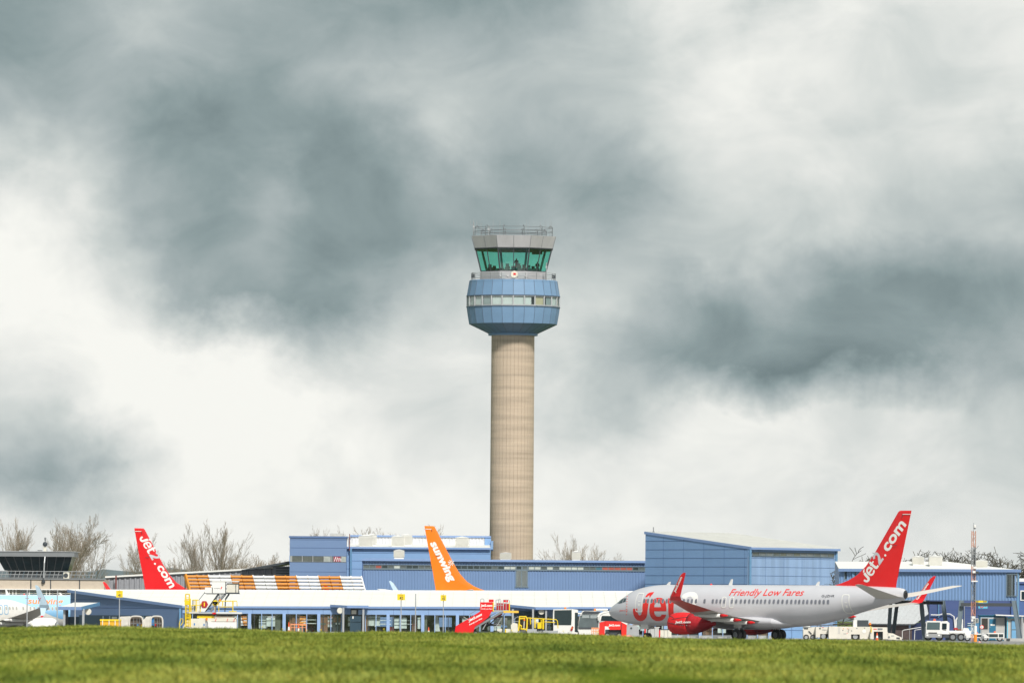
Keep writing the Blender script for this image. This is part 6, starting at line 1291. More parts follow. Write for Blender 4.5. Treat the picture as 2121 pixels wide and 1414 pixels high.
# ------------------------------------------------------------------ ground equipment, vehicles, signs
def frame(Y, pc):   # metre coordinates at distance Y around photo column pc
    return (lambda px: P(px, 1290, Y).x), (lambda r: P(pc, r, Y).z)
def wheel(name, parent, x, y, r, w_, z0=0, rim=grey_l, ax='y'):
    m = MB(); m.lathe([(r * .6, -w_ / 2), (r * .95, -w_ / 2), (r, -w_ * .3), (r, w_ * .3), (r * .95, w_ / 2), (r * .6, w_ / 2)], (x, y, z0 + r), 18, black, axis=ax); m.lathe([(.03, -w_ * .52), (r * .58, -w_ * .52), (r * .58, w_ * .52), (.03, w_ * .52)], (x, y, z0 + r), 12, rim, axis=ax); return m.build(name, parent)
def base(name, label, cat, px, Y, group=None):
    x = P(px, 1290, Y).x; return thing(name, label, cat, (x, Y, gzf(x, Y)), group)
def text_on(name, parent, txt, x0, x1, z0, z1, y, m, bold=.02, shear=0):
    me = flat_text(txt, bold, shear); co = [v.co for v in me.vertices]; a, b = min(c.x for c in co), max(c.x for c in co); c_, d = min(c.y for c in co), max(c.y for c in co)
    o_ = ORG.get(parent.name, Vector((0, 0, 0)))
    for v in me.vertices: v.co = Vector((x0 + (v.co.x - a) / (b - a) * (x1 - x0), y, z0 + (v.co.y - c_) / (d - c_) * (z1 - z0))) - o_
    me.name = name; me.materials.append(m); o = bpy.data.objects.new(name, me); C.objects.link(o); o.parent = parent; return o

# stand number signs
for px, r0, r1, w_, num, word, Y in ((247, 1222.5, 1236.5, 13.5, '41', 'STAND', 846), (830.5, 1229.5, 1242, 16, '42', 'STAND', 846), (918, 1231.5, 1243.5, 11.5, '43', 'STAND', 846)):
    t = base('stand_sign', 'yellow stand number board reading %s on a thin pole in front of the pier' % num, 'sign', px, Y, 'yellow stand number boards')
    X, Z = frame(Y, px); m = MB(); x = X(px) + .0; g = gzf(x, Y); m.tube([(x, Y, g), (x, Y, Z(r0 - 1.5))], .055, grey_l, 6); m.lathe([(.16, 0), (.16, .08)], (x, Y, g), 8, grey_m); m.build('pole', t)
    h = w_ / 2 * Y / F; m = MB(); m.box(x - h, x + h, Y - .14, Y - .07, Z(r1), Z(r0), yellow); b = m.build('board', t)
    text_on('lettering', b, num, x - h * .42, x + h * .5, Z(r1 - 1.4), Z(r1 - 7.6), Y - .15, lettering_dark, .02)
    text_on('lettering', b, word, x - h * .45, x + h * .45, Z(r0 + 3.1), Z(r0 + 1.4), Y - .15, lettering_dark, .0)
for px, r0, Y, lb in ((56.5, 1221, 846, 'thin grey lighting pole nearest the left edge, in front of the blue wing emblem jet'), (119, 1222, 846, 'thin grey pole with a paddle shaped base before the white jet nose'), (156, 1221, 846, 'thin grey pole at the left corner of the low blue pier'), (861, 1229, 847, 'bare grey pole between the number boards 42 and 43')):
    t, a = thin_pole(px, r0, Y, 'light_pole', lb, 'pole', .06)
    if px == 119: m = MB(); m.lathe([(.1, .0), (.34, .1), (.36, .6), (.2, 1.1), (.05, 1.3)], (a.x, Y - .1, gzf(a.x, Y)), 14, grey_m); m.build('paddle', t)
    if px == 56.5: m = MB(); m.box(a.x - .2, a.x + .2, Y - .08, Y + .08, a.z - .9, a.z - .8, grey_l); m.build('bracket', t)

# white stairs with canopy
def white_stairs():
    Y = 866; X, Z = frame(Y, 450); t = base('passenger_stairs', 'white passenger stairs with a boxed canopy behind the yellow railed loader', 'aircraft stairs', 455, Y); g = gzf(X(455), Y)
    m = MB(); m.box(X(438.5), X(466), Y - .05, Y, Z(1227.5), Z(1202.5), white); m.box(X(424), X(440), Y - .05, Y, Z(1227.5), Z(1216), white); m.box(X(438.5), X(466), Y + 1.6, Y + 1.65, Z(1227.5), Z(1202.5), white); m.slab((X(438), Y - .1, Z(1202)), (X(494), Y - .1, Z(1202)), (X(494), Y + 1.7, Z(1202)), (X(438), Y + 1.7, Z(1202)), .08, white)
    m.box(X(466.8), X(468), Y - .08, Y, Z(1228), Z(1202.5), grey_d); cn = m.build('canopy', t)
    m = MB(); m.box(X(469), X(493.5), Y - .02, Y + .03, Z(1226), Z(1207), offwhite); 
    for a, b, c, d in ((468, 495.5, 1227.8, 1226), (493.5, 495, 1227, 1204), (469, 494, 1208, 1206.6), (487.5, 488.4, 1226, 1208)): m.box(X(a), X(b), Y - .12, Y - .03, Z(c), Z(d), grey_d)
    m.build('side_door', cn); m = MB(); m.box(X(423), X(496), Y - .1, Y + 1.7, Z(1229), Z(1227.8), grey_d); m.build('platform', t)
    m = MB(); m.prism([(X(427), Y - .04, Z(1229.2)), (X(450), Y - .04, Z(1229.2)), (X(424), Y - .04, Z(1266)), (X(412), Y - .04, Z(1266)), (X(416), Y - .04, Z(1245))], (0, .05, 0), white); m.build('side_panel', t)
    m = MB(); A, B = Vector((X(424), Y + .1, Z(1266))), Vector((X(452), Y + .1, Z(1229))); off = Vector((X(466) - X(452), 0, 0))
    for y in (Y + .05, Y + 1.4): m.beam((A.x, y, A.z), (B.x, y, B.z), .06, .16, grey_d); m.beam((A.x + off.x * .8, y, A.z), (B.x + off.x * 1.0, y, B.z), .08, .2, grey_m)
    n = 13
    for k in range(n): q = A.lerp(B, (k + .5) / n); m.box(q.x, q.x + off.x * .95, Y + .08, Y + 1.4, q.z - .03, q.z + .03, grey_d)
    for k in range(5): q = A.lerp(B, (k + .8) / 5); m.beam((q.x + off.x, Y + .05, q.z), (q.x + off.x, Y + .05, q.z + .8), .05, .05, grey_d)
    m.build('flight', t)
    m = MB(); m.beam((X(474), Y + .2, Z(1229)), (X(466.5), Y + .2, Z(1240)), .12, .18, grey_d); m.beam((X(466.5), Y + .2, Z(1240)), (X(465.5), Y + .2, Z(1266)), .12, .16, grey_d); m.beam((X(411.5), Y + .2, Z(1242)), (X(433), Y + .2, Z(1214)), .04, .06, grey_d); m.build('strut', t)
    m = MB(); m.box(X(412), X(486), Y + .1, Y + 1.9, g + .45, Z(1278), offwhite); m.box(X(440), X(470), Y + .0, Y + .1, g + .8, Z(1283), grey_d); m.build('chassis', t)
    for px in (420, 478): wheel('wheel', t, X(px), Y + .2, .38, .25, g)
    m = MB(); m.lathe([(.4, -.0), (.4, .05)], (X(423), Y - .12, Z(1251)), 6, red_dark, axis='y'); m.box(X(421.8), X(424.2), Y - .16, Y - .13, Z(1255), Z(1247), yellow); m.build('warning_plate', t)
    text_on('lettering', cn, 'swissport', X(443), X(455.5), Z(1219), Z(1216.6), Y - .07, lettering_dark, .0)
    m = MB(); m.prism([(X(456), Y - .07, Z(1219)), (X(458), Y - .07, Z(1219)), (X(460), Y - .07, Z(1214)), (X(458), Y - .07, Z(1214))], (0, .01, 0), lettering_red); m.build('emblem', cn)
white_stairs()
def loader():
    Y = 858; X, Z = frame(Y, 440); t = base('cargo_loader', 'white and yellow cargo loader with railed platform below the white stairs', 'cargo loader', 440, Y); g = gzf(X(440), Y)
    m = MB(); m.box(X(394), X(425), Y, Y + 2.6, g + .25, Z(1280.5), offwhite); m.box(X(431), X(490), Y - .1, Y + 2.7, g + .3, Z(1287), white); m.box(X(398), X(489.5), Y + .05, Y + 2.5, Z(1287), Z(1281), offwhite)
    m.prism([(X(374), Y, g + .2), (X(394), Y, g + .2), (X(394), Y, Z(1284)), (X(386), Y, Z(1284))], (0, 2.6, 0), offwhite); m.box(X(425), X(431), Y + .1, Y + 2.5, g + .3, Z(1287), grey_l); b = m.build('body', t)
    for a, c in ((402.5, 1292), (422.5, 1293)): m = MB(); m.box(X(a - 1), X(a + 1.4), Y - .04, Y, Z(c + 2.5), Z(c - 2), mat('blue_tab', (.03, .2, .5))); m.build('label_plate', b)
    for a in (446, 470, 484): m = MB(); m.beam((X(a), Y - .03, Z(1286)), (X(a + 2), Y - .03, Z(1279.5)), .05, .12, red); m.build('red_stripe', b)
    m = MB(); m.box(X(426), X(430), Y - .13, Y - .1, Z(1281.5) - .1, Z(1281.5) + .16, orange); m.build('label_plate', b); m = MB(); m.box(X(438), X(488), Y - .13, Y - .1, Z(1286.8), Z(1286), grey_d); m.build('rub_strip', b)
    m = MB(); m.box(X(408), X(444), Y + .2, Y + 2.4, Z(1279.5), Z(1274), yellow); m.box(X(443), X(484), Y + .1, Y + 2.5, Z(1278), Z(1274.5), mat('tan_rubber', (.45, .38, .30), .8)); m.box(X(400), X(486), Y + .4, Y + 2, Z(1274), Z(1270.5), grey_d); m.build('lift_deck', t)
    m = MB(); m.box(X(391), X(500), Y - .1, Y + 2.7, Z(1270.5), Z(1266.8), grey_l); m.tube([(X(448), Y - .15, Z(1269)), (X(501), Y - .15, Z(1269))], .12, grey_l, 8); m.box(X(392), X(412), Y - .14, Y - .1, Z(1269.5), Z(1267.5), offwhite); m.box(X(440), X(447), Y - .2, Y - .1, Z(1271), Z(1268), red); m.build('platform', t)
    m = MB(); r_ = .055
    def T(*pts, y=Y): m.tube([(X(a), y, Z(b_)) for a, b_ in pts], r_, yellow, 5)
    for y in (Y - .1, Y + .7):
        T((384, 1298), (383.8, 1230), y=y); T((391.5, 1298), (391.5, 1230), y=y); T((383.8, 1230), (391.5, 1230), y=y)
        for k in range(9): r = 1295 - k * 7.2; m.tube([(X(384), y, Z(r)), (X(391.5), y, Z(r))], .03, yellow, 4)
    T((381.5, 1245), (384, 1241), (391, 1241), (394, 1239), (394.5, 1298)); T((394.5, 1278), (383, 1278)); T((387, 1298), (387, 1240))
    m.box(X(382), X(391), Y - .2, Y - .14, Z(1252), Z(1243), yellow); m.build('ladder_cage', t)
    m = MB(); T((397, 1268), (397, 1253), (415, 1253), (415, 1269)); T((406, 1241), (406, 1268)); T((398, 1242), (411, 1242)); T((415, 1260), (415, 1250), (418, 1250)); T((453, 1266), (453, 1244), (490, 1243.5), (491, 1254)); T((481.5, 1244), (481.5, 1256), (456, 1256)); T((482, 1256), (482, 1266)); T((474, 1265.5), (490, 1265.5)); T((461, 1244), (461, 1254))
    m.box(X(481), X(483.5), Y - .06, Y + .06, Z(1255), Z(1245), yellow); m.build('guard_rail', t)
    m = MB(); m.box(X(399), X(412), Y + .9, Y + 1.9, Z(1267), Z(1242), offwhite); m.box(X(397.5), X(399), Y + .85, Y + 1.9, Z(1256), Z(1241), grey_d); m.box(X(401), X(404), Y + .85, Y + .9, Z(1263), Z(1252), mat('grey_window', (.16, .18, .18))); m.build('control_box', t)
    m = MB(); m.box(X(440.5), X(451), Y - .3, Y + .1, Z(1252.5), Z(1245), yellow); m.lathe([(.27, -.2), (.27, .2)], (X(445.5), Y - .1, Z(1247)), 14, yellow, axis='y'); m.lathe([(.07, -.02), (.07, .02)], (X(444.5), Y - .32, Z(1248.5)), 10, grey_d, axis='y'); m.box(X(443.6), X(446), Y - .15, Y + .1, Z(1267), Z(1252), mat('tan_rubber', (.45, .38, .30))); m.box(X(446.2), X(448), Y - .1, Y + .1, Z(1267), Z(1252), grey_d); m.build('operator_console', t)
    m = MB(); m.lathe([(.13, 0), (.12, .14), (.05, .2)], (X(455), Y + .2, Z(1244)), 10, orange); m.build('beacon_lamp', t)
    m = MB(); m.tube([(X(373), Y, g), (X(371.5), Y, Z(1292)), (X(374), Y, Z(1281)), (X(378.5), Y, Z(1281)), (X(379), Y, Z(1288)), (X(374.5), Y, Z(1295))], .05, yellow, 5); m.build('tow_frame', t)
    for px in (404, 428, 470): wheel('wheel', t, X(px), Y + .1, .26, .25, g)
loader()

# baggage containers and carts at the left
t = base('yellow_container', 'yellow lidded container standing left of the two white covered carts', 'container', 228, 862); X, Z = frame(862, 228); g = gzf(X(228), 862)
m = MB(); m.prism([(X(208), 862, g), (X(250), 862, g), (X(249.5), 862, Z(1285.5)), (X(207.5), 862, Z(1285.5))], (0, 1.5, 0), mat('amber_plastic', (.80, .42, .02), .5)); m.build('body', t)
m = MB(); m.box(X(207), X(250), 861.9, 863.6, Z(1285.5), Z(1281.5), yellow); m.build('lid', t); m = MB()
for p in (212.5, 226, 238.5): m.box(X(p) - .04, X(p) + .04, 861.85, 861.9, Z(1295), Z(1284), white)
m.build('strap', t)
def cart(px0, px1, pxe, lb, fill):
    Y = 866; X, Z = frame(Y, px0); t = base('baggage_cart', lb, 'baggage cart', (px0 + px1) / 2, Y, 'white canvas covered baggage carts'); g = gzf(X(px0), Y); cv = mat('canvas_cover', (.62, .60, .56), .85, var=.15, bump=.6, bscale=2)
    m = MB(); prof = [(px0, 1296), (px0 + 1, 1284), (px0 + 8, 1276), (pxe - 5, 1274.5), (pxe + 3, 1276)]
    zt = Z(1275); A = [(X(px0 + 2), Y + .1, g + .4), (X(px0 + 2), Y, Z(1284)), (X(px0 + 8), Y + .1, Z(1277)), (X(pxe), Y + .1, Z(1274.8))]
    m.prism([(X(px0 + 1), Y, g + .35), (X(pxe), Y, g + .35), (X(pxe), Y, Z(1284)), (X(pxe + 1), Y, Z(1275)), (X(px0 + 9), Y, Z(1276)), (X(px0 + 2), Y, Z(1284))], (0, 1.6, 0), cv); m.build('canvas', t)
    m = MB(); x0, x1 = X(pxe), X(px1); c_ = (x0 + x1) / 2; rw = (x1 - x0) / 2; zc = (g + .35 + Z(1275)) / 2; rh = (Z(1275) - g - .35) / 2
    ring = [(c_ + math.copysign(abs(math.cos(a)) ** .55, math.cos(a)) * rw, Y - .05, zc + math.copysign(abs(math.sin(a)) ** .55, math.sin(a)) * rh) for a in np.linspace(0, 2 * PI, 21)]
    m.tube(ring, .09, cv, 6); m.build('canvas_rim', t)
    m = MB(); m.prism([(p[0], Y + .35, p[2]) for p in ring[:-1]], (0, .02, 0), mat('brown_mesh', (.12, .095, .075), .9, var=.3))
    for f_ in (.3, .55, .75): m.box(x0 + (x1 - x0) * f_ - .025, x0 + (x1 - x0) * f_ + .025, Y + .1, Y + .15, g + .4, Z(1277), grey_m)
    m.box(x0 + .1, x1 - .1, Y + .1, Y + .15, zc, zc + .05, grey_m)
    for a, b, c, d, mm in fill: m.box(X(a), X(b), Y + .16, Y + .3, Z(c), Z(d), mm)
    m.build('end_mesh', t); m = MB(); m.box(X(px0 + 1), X(px1 - 1), Y + .1, Y + 1.6, g + .22, g + .38, grey_m); m.build('chassis', t)
    for p in (px0 + 8, px1 - 6): wheel('wheel', t, X(p), Y + .15, .2, .15, g)
cart(240, 296, 268, 'white canvas baggage cart with brown mesh end, next to the yellow container', [(284, 286.5, 1295, 1291, mat('blue_tab', (.03, .2, .5))), (293, 294.5, 1295, 1290, red)])
cart(294, 337, 312, 'white canvas baggage cart with blue and brown end, right of its twin cart', [(313, 319, 1294, 1278, MATS['blue_tab'] if 'blue_tab' in MATS else blue), (305, 311, 1290, 1284, grey_d), (321, 323, 1295, 1290, red)])

# barriers and cones
def barrier(px0, px1, r0, Y, lb):
    X, Z = frame(Y, px0); t = base('barrier', lb, 'barrier', (px0 + px1) / 2, Y); g = gzf(X(px0), Y); om = mat('faded_orange_plastic', (.75, .30, .14), .6); m = MB()
    z = Z(r0); m.box(X(px0), X(px1), Y, Y + .06, z - .12, z, om); m.box(X(px0), X(px1), Y, Y + .06, z - .4, z - .34, om)
    for k in range(5): x = X(px0) + (X(px1) - X(px0)) * k / 4; m.box(x - .04, x + .04, Y - .02, Y + .08, g, z + .03, om)
    m.build('frame', t)
barrier(602.5, 634, 1291, 850, 'low faded orange barrier frame in front of the pier glazing'); barrier(1226, 1240, 1299, 845, 'low orange barrier between the coach front and the red covered tug')
def cone(px, r0, Y, lb):
    X, Z = frame(Y, px); t = base('traffic_cone', lb, 'traffic cone', px, Y); x = X(px); g = gzf(x, Y); h = Z(r0) - g; m = MB()
    om = mat('cone_orange', (.85, .12, .03), .5); m.box(x - .2, x + .2, Y - .2, Y + .2, g, g + .04, om); m.lathe([(.15, .04), (.11, h * .4)], (x, Y, g), 14, om); m.lathe([(.11, h * .4), (.08, h * .65)], (x, Y, g), 14, lettering_white); m.lathe([(.08, h * .65), (.03, h)], (x, Y, g), 14, om); m.build('cone_body', t)
for a in ((598.3, 1287, 850, 'orange cone at the left end of the low orange barrier frame'), (618.5, 1292, 849, 'orange cone in front of the low orange barrier frame'), (888, 1298, 850, 'orange cone right of the pole between boards 42 and 43'), (1816.8, 1309, 812, 'red and white cone inside the wheel arch of the white tug'), (2029, 1327, 800, 'orange cone beside the orange and white post')): cone(*a)

# red branded stairs
def red_stairs():
    Y = 852; X, Z = frame(Y, 1010); t = base('passenger_stairs', 'red mobile passenger stairs with white lettering in front of the pier', 'aircraft stairs', 1010, Y); g = gzf(X(1010), Y)
    m = MB(); sp = [(X(941), Y, g + .15), (X(944), Y, Z(1296.5)), (X(968), Y, Z(1282)), (X(995), Y, Z(1265)), (X(1018.5), Y, Z(1265)), (X(1012), Y, Z(1277)), (X(1000), Y, Z(1287)), (X(984), Y, Z(1297)), (X(978), Y, g + .15)]
    m.prism(sp, (0, .06, 0), red); sp2 = m.build('side_panel', t); m = MB(); m.prism([(a, b + 1.9, c) for a, b, c in sp], (0, .06, 0), red); m.build('side_panel', t)
    m = MB(); m.box(X(994), X(1021), Y, Y + .06, Z(1265), Z(1246.5), red); tp = m.build('platform_panel', t); m = MB(); m.box(X(994), X(1021), Y + 1.9, Y + 1.96, Z(1265), Z(1246.5), red); m.build('platform_panel', t)
    m = MB(); m.box(X(1020.5), X(1022.5), Y - .05, Y + .1, Z(1265.5), Z(1246.5), yellow); m.box(X(1054), X(1056), Y - .05, Y + .1, Z(1264), Z(1248), yellow); m.box(X(1042.5), X(1074), Y - .1, Y + .15, Z(1268), Z(1263.5), mat('amber_bumper', (.85, .50, .06), .5)); m.build('bumper', t)
    m = MB()
    for a, b, c, d in ((1012, 1022, 1246, 1240.5), (1042, 1052, 1246, 1241.5), (1028, 1042, 1263, 1248), (1043, 1054, 1262, 1249)): m.box(X(a), X(b), Y + 1.3, Y + 1.35, Z(c), Z(d), red_dark if c > 1250 else red)
    m.build('rear_panel', t)
    m = MB()
    def T(*pts, r=.035, mm=grey_l, y=Y + .2): m.tube([(X(a), y, Z(b)) for a, b in pts], r, mm, 5)
    T((995, 1247), (995, 1241), (996.5, 1239.5), (1000.5, 1239.5), (1002, 1241), (1002, 1247))
    for a in (1027, 1032, 1037, 1042, 1048): T((a, 1264), (a, 1241.5))
    T((1027, 1241.5), (1037, 1240.2)); T((1042, 1241), (1053, 1241), (1055, 1243), (1055, 1249)); T((1022, 1252), (1042, 1252)); T((1022, 1263.5), (1054, 1263.5)); T((1042, 1248.5), (1053, 1247)); m.build('guard_rail', t)
    m = MB(); A, B = Vector((X(958), 0, g + .2)), Vector((X(1030), 0, Z(1265)))
    for k in range(20): q = A.lerp(B, (k + .5) / 20); m.box(q.x - .12, q.x + .14, Y + .1, Y + 1.85, q.z - .03, q.z + .02, grey_d)
    for y in (Y + .12, Y + 1.8): m.beam((A.x, y, A.z), (B.x + .6, y, B.z), .08, .22, grey_m)
    m.box(X(1018), X(1044), Y + .05, Y + 1.9, Z(1266.5), Z(1264.5), grey_l); m.build('flight', t)
    m = MB()
    for a, b, y, mm, r in (((1000, 1303), (1018, 1270), Y + .3, grey_l, .06), ((975, 1300), (1040, 1270), Y + 1.0, red_dark, .12), ((1010, 1296), (1042, 1266), Y + 1.4, grey_m, .07), ((1026, 1300), (1046, 1268), Y + .6, grey_l, .05), ((972, 1272), (995, 1258), Y + .1, grey_m, .025), ((960, 1277), (975, 1286), Y, grey_l, .03), ((974, 1271), (977, 1276), Y, grey_l, .03), ((998, 1293), (1032, 1293), Y + 1.0, grey_d, .14), ((1022, 1296), (1036, 1278), Y + 1.5, grey_l, .06)):
        m.tube([(X(a[0]), y, Z(a[1])), (X(b[0]), y, Z(b[1]))], r, mm, 6)
    m.build('strut', t)
    m = MB(); m.box(X(962), X(1040), Y + .2, Y + 1.8, g + .3, g + .6, grey_d); m.box(X(1030), X(1040), Y + .1, Y + .5, g + .1, g + .9, offwhite); m.build('chassis', t)
    for a in (985, 1030): wheel('wheel', t, X(a), Y + .2, .33, .22, g)
    text_on('lettering', tp, 'Jet2.com', X(995.5), X(1019.5), Z(1257), Z(1250.5), Y - .01, lettering_white, .05, .1); text_on('lettering', tp, 'Friendly Low Fares', X(995.5), X(1019.5), Z(1262), Z(1258.8), Y - .01, lettering_white, .02, .1)
    for txt, o, d, h, b_ in (('Jet2.com', (971, 1289), (27, -13.5), 7.5, .05), ('Friendly Low Fares', (972, 1296), (26.5, -14), 4.2, .03)):
        me = flat_text(txt, b_, .1); co = [v.co.copy() for v in me.vertices]; a, b = min(c.x for c in co), max(c.x for c in co); c_, d_ = min(c.y for c in co), max(c.y for c in co)
        for v in me.vertices: u, w_ = (v.co.x - a) / (b - a), (v.co.y - c_) / (d_ - c_); v.co = Vector((X(o[0] + d[0] * u), Y - .01, Z(o[1] + d[1] * u - h * w_))) - ORG[t.name]
        me.materials.append(lettering_white); oo = bpy.data.objects.new('lettering', me); C.objects.link(oo); oo.parent = sp2
red_stairs()
# yellow railed belt loader
def yellow_steps():
    Y = 846; X, Z = frame(Y, 1115); t = base('belt_loader', 'yellow railed belt loader between the red stairs and the coaches', 'belt loader', 1115, Y); g = gzf(X(1115), Y); m = MB()
    def T(*pts, r=.05, mm=yellow, y=Y): m.tube([(X(a), y, Z(b)) for a, b in pts], r, mm, 5)
    T((1074, 1306), (1075.5, 1290), (1076, 1276.5), (1089.5, 1276.5), (1092, 1282), (1091, 1306), r=.09); T((1076, 1281), (1088, 1280), r=.07); T((1075, 1293), (1080, 1296), (1079, 1302), (1091, 1303), r=.09); T((1086, 1282), (1085, 1303), r=.05, mm=offwhite); m.build('roll_frame', t); m = MB()
    T((1090, 1279), (1130, 1281), (1152, 1282), (1154.5, 1285), (1156, 1300)); T((1108, 1281), (1108, 1300), r=.08); T((1110, 1289), (1124, 1289)); T((1098, 1280), (1099, 1292)); T((1125, 1281), (1125, 1302), r=.1); T((1121, 1282), (1121, 1300), r=.05); T((1103, 1287), (1112, 1287), r=.03, mm=grey_l); T((1128, 1287), (1150, 1288)); m.box(X(1113.5), X(1121), Y - .03, Y + .03, Z(1301), Z(1289.5), yellow); m.build('guard_rail', t); m = MB()
    m.box(X(1071), X(1156), Y + .3, Y + 1.8, g + .35, g + .75, grey_l); m.box(X(1092), X(1112), Y - .1, Y + .3, g + .4, g + .9, grey_l); m.prism([(X(1060), Y, g + .25), (X(1074), Y, g + .2), (X(1072), Y, Z(1291)), (X(1063), Y, Z(1289)), (X(1058), Y, Z(1294))], (0, 1.6, 0), offwhite); m.box(X(1046), X(1058), Y + .2, Y + 1, g + .35, g + .9, offwhite); m.box(X(1046), X(1048.5), Y + .1, Y + .2, g + .5, g + .85, yellow); m.build('body', t)
    m = MB(); T((1061, 1289), (1062, 1284), (1071, 1277), (1077, 1277.5), mm=grey_l, r=.03); T((1060, 1286), (1077, 1287), mm=grey_l, r=.03); m.build('handle_bar', t); m = MB(); m.lathe([(.1, 0), (.09, .14), (.03, .2)], (X(1086), Y, Z(1285)), 10, orange); m.build('beacon_lamp', t)
    for a in (1080, 1098, 1132): wheel('wheel', t, X(a), Y + .2, .26, .2, g)
yellow_steps()
# coaches
def coaches():
    Y = 866; X, Z = frame(Y, 1210); g = gzf(X(1210), Y); bw = mat('coach_white', (.74, .74, .72), .35, coat=.4, var=.03); dg = mat('coach_glass', (.015, .03, .035), .06, var=.2, spec=.7)
    t = base('coach', 'white coach seen from its dark windowed back corner beside the red lamp cluster', 'coach', 1170, Y); m = MB()
    m.prism([(X(1146), Y, g + .35), (X(1183.5), Y, g + .35), (X(1185.5), Y, Z(1292)), (X(1184), Y, Z(1263)), (X(1182), Y, Z(1260.5)), (X(1146), Y, Z(1261.5)), (X(1145), Y, Z(1285)), (X(1146.5), Y, Z(1292))], (0, 9, 0), bw)
    m.prism([(X(1184), Y + .1, g + .35), (X(1197), Y + .3, g + .35), (X(1197), Y + .3, Z(1262)), (X(1184), Y + .1, Z(1260.5))], (0, 8, 0), bw); b = m.build('body', t)
    m = MB(); m.prism([(X(1148), Y - .03, Z(1294)), (X(1183), Y - .03, Z(1294)), (X(1184), Y - .03, Z(1280)), (X(1184), Y - .03, Z(1262.5)), (X(1148), Y - .03, Z(1263.5))], (0, .03, 0), dg); m.build('window', t)
    m = MB(); m.box(X(1190), X(1197), Y + .2, Y + .3, g + .6, Z(1268), dg); m.build('window', t); m = MB(); m.prism([(X(1181), Y - .08, Z(1305)), (X(1183.5), Y - .08, Z(1298)), (X(1186), Y - .08, Z(1295.5)), (X(1188), Y - .08, Z(1299)), (X(1185), Y - .08, Z(1306))], (0, .08, 0), mat('tail_lamp_red', (.35, .02, .02), .3)); m.lathe([(.07, -.03), (.07, .03)], (X(1184.8), Y - .1, Z(1300)), 10, orange, axis='y'); m.build('tail_lamp', t)
    m = MB(); m.lathe([(.12, 0), (.11, .16), (.04, .22)], (X(1170.5), Y + .3, Z(1261)), 10, orange); m.build('beacon_lamp', t)
    for a in (1152, 1190): wheel('wheel', t, X(a), Y + 1.5, .48, .3, g)
    Y = 868; t = base('coach', 'white coach facing the camera with a big grey windscreen, left of the jet nose', 'coach', 1222, Y); g = gzf(X(1222), Y); m = MB()
    m.prism([(X(1197), Y, g + .3), (X(1241), Y, g + .3), (X(1241.5), Y, Z(1290)), (X(1240), Y, Z(1272)), (X(1235), Y, Z(1264)), (X(1207), Y, Z(1264)), (X(1201), Y, Z(1275)), (X(1197.5), Y, Z(1297))], (0, 9, 0), bw); m.build('body', t)
    m = MB(); m.prism([(X(1204), Y - .03, Z(1271)), (X(1207), Y - .03, Z(1266.5)), (X(1211), Y - .03, Z(1264.5)), (X(1245), Y - .03, Z(1265.5)), (X(1241), Y - .03, Z(1271))], (0, .03, 0), grey_d); m.build('header_panel', t)
    m = MB(); m.prism([(X(1198), Y - .06, Z(1300)), (X(1240), Y - .06, Z(1301)), (X(1240), Y - .06, Z(1272)), (X(1206), Y - .06, Z(1271.5)), (X(1201.5), Y - .06, Z(1277)), (X(1198.5), Y - .06, Z(1292))], (0, .04, 0), mat('windscreen_grey', (.10, .13, .14), .08, var=.35, vscale=.7, spec=.8)); w_ = m.build('windscreen', t)
    m = MB(); m.box(X(1206), X(1221), Y - .09, Y - .07, Z(1279), Z(1273), mat('pale_reflection_panel', (.30, .34, .35), .3)); m.box(X(1223), X(1238), Y - .09, Y - .07, Z(1279.5), Z(1273), MATS['pale_reflection_panel']); m.box(X(1198.5), X(1225), Y - .09, Y - .07, Z(1301.5), Z(1298.5), grey_d); m.build('windscreen_reflection', w_)  # pale panels paint reflections on the glass; dark strip at its foot
    for pts in ([(1206, 1270), (1198, 1270), (1193, 1271), (1191, 1276), (1191.5, 1283)], [(1262, 1266), (1250, 1268), (1243, 1271), (1240, 1276), (1240.5, 1284)]):
        m = MB(); m.tube([(X(a), Y - .3, Z(b)) for a, b in pts], [.05, .09, .14, .18, .1], bw, 7); m.build('mirror_arm', t)
    m = MB(); m.tube([(X(1235), Y + .5, Z(1262)), (X(1259), Y + .5, Z(1261.8))], .13, bw, 8); m.lathe([(.13, -.12), (.15, .0), (.13, .1)], (X(1232.8), Y + .5, Z(1262)), 10, orange, axis='x'); m.build('roof_pod', t)
    for a in (1206, 1236): wheel('wheel', t, X(a), Y + 1.2, .48, .3, g)
    Y = 870; t = base('coach', 'white coach with dark side glass mostly hidden behind the jet nose', 'coach', 1265, Y); m = MB(); m.prism([(X(1241), Y, g + .3), (X(1300), Y, g + .3), (X(1300), Y, Z(1265)), (X(1252), Y, Z(1264)), (X(1244), Y, Z(1270)), (X(1241), Y, Z(1285))], (0, 2.5, 0), bw); m.build('body', t)
    m = MB(); m.prism([(X(1245), Y - .03, Z(1284.5)), (X(1299), Y - .03, Z(1286)), (X(1299), Y - .03, Z(1275)), (X(1248), Y - .03, Z(1274)), (X(1246.5), Y - .03, Z(1277))], (0, .03, 0), dg); m.build('window', t)
    for a in (1252, 1290): wheel('wheel', t, X(a), Y + .2, .48, .3, g)
coaches()
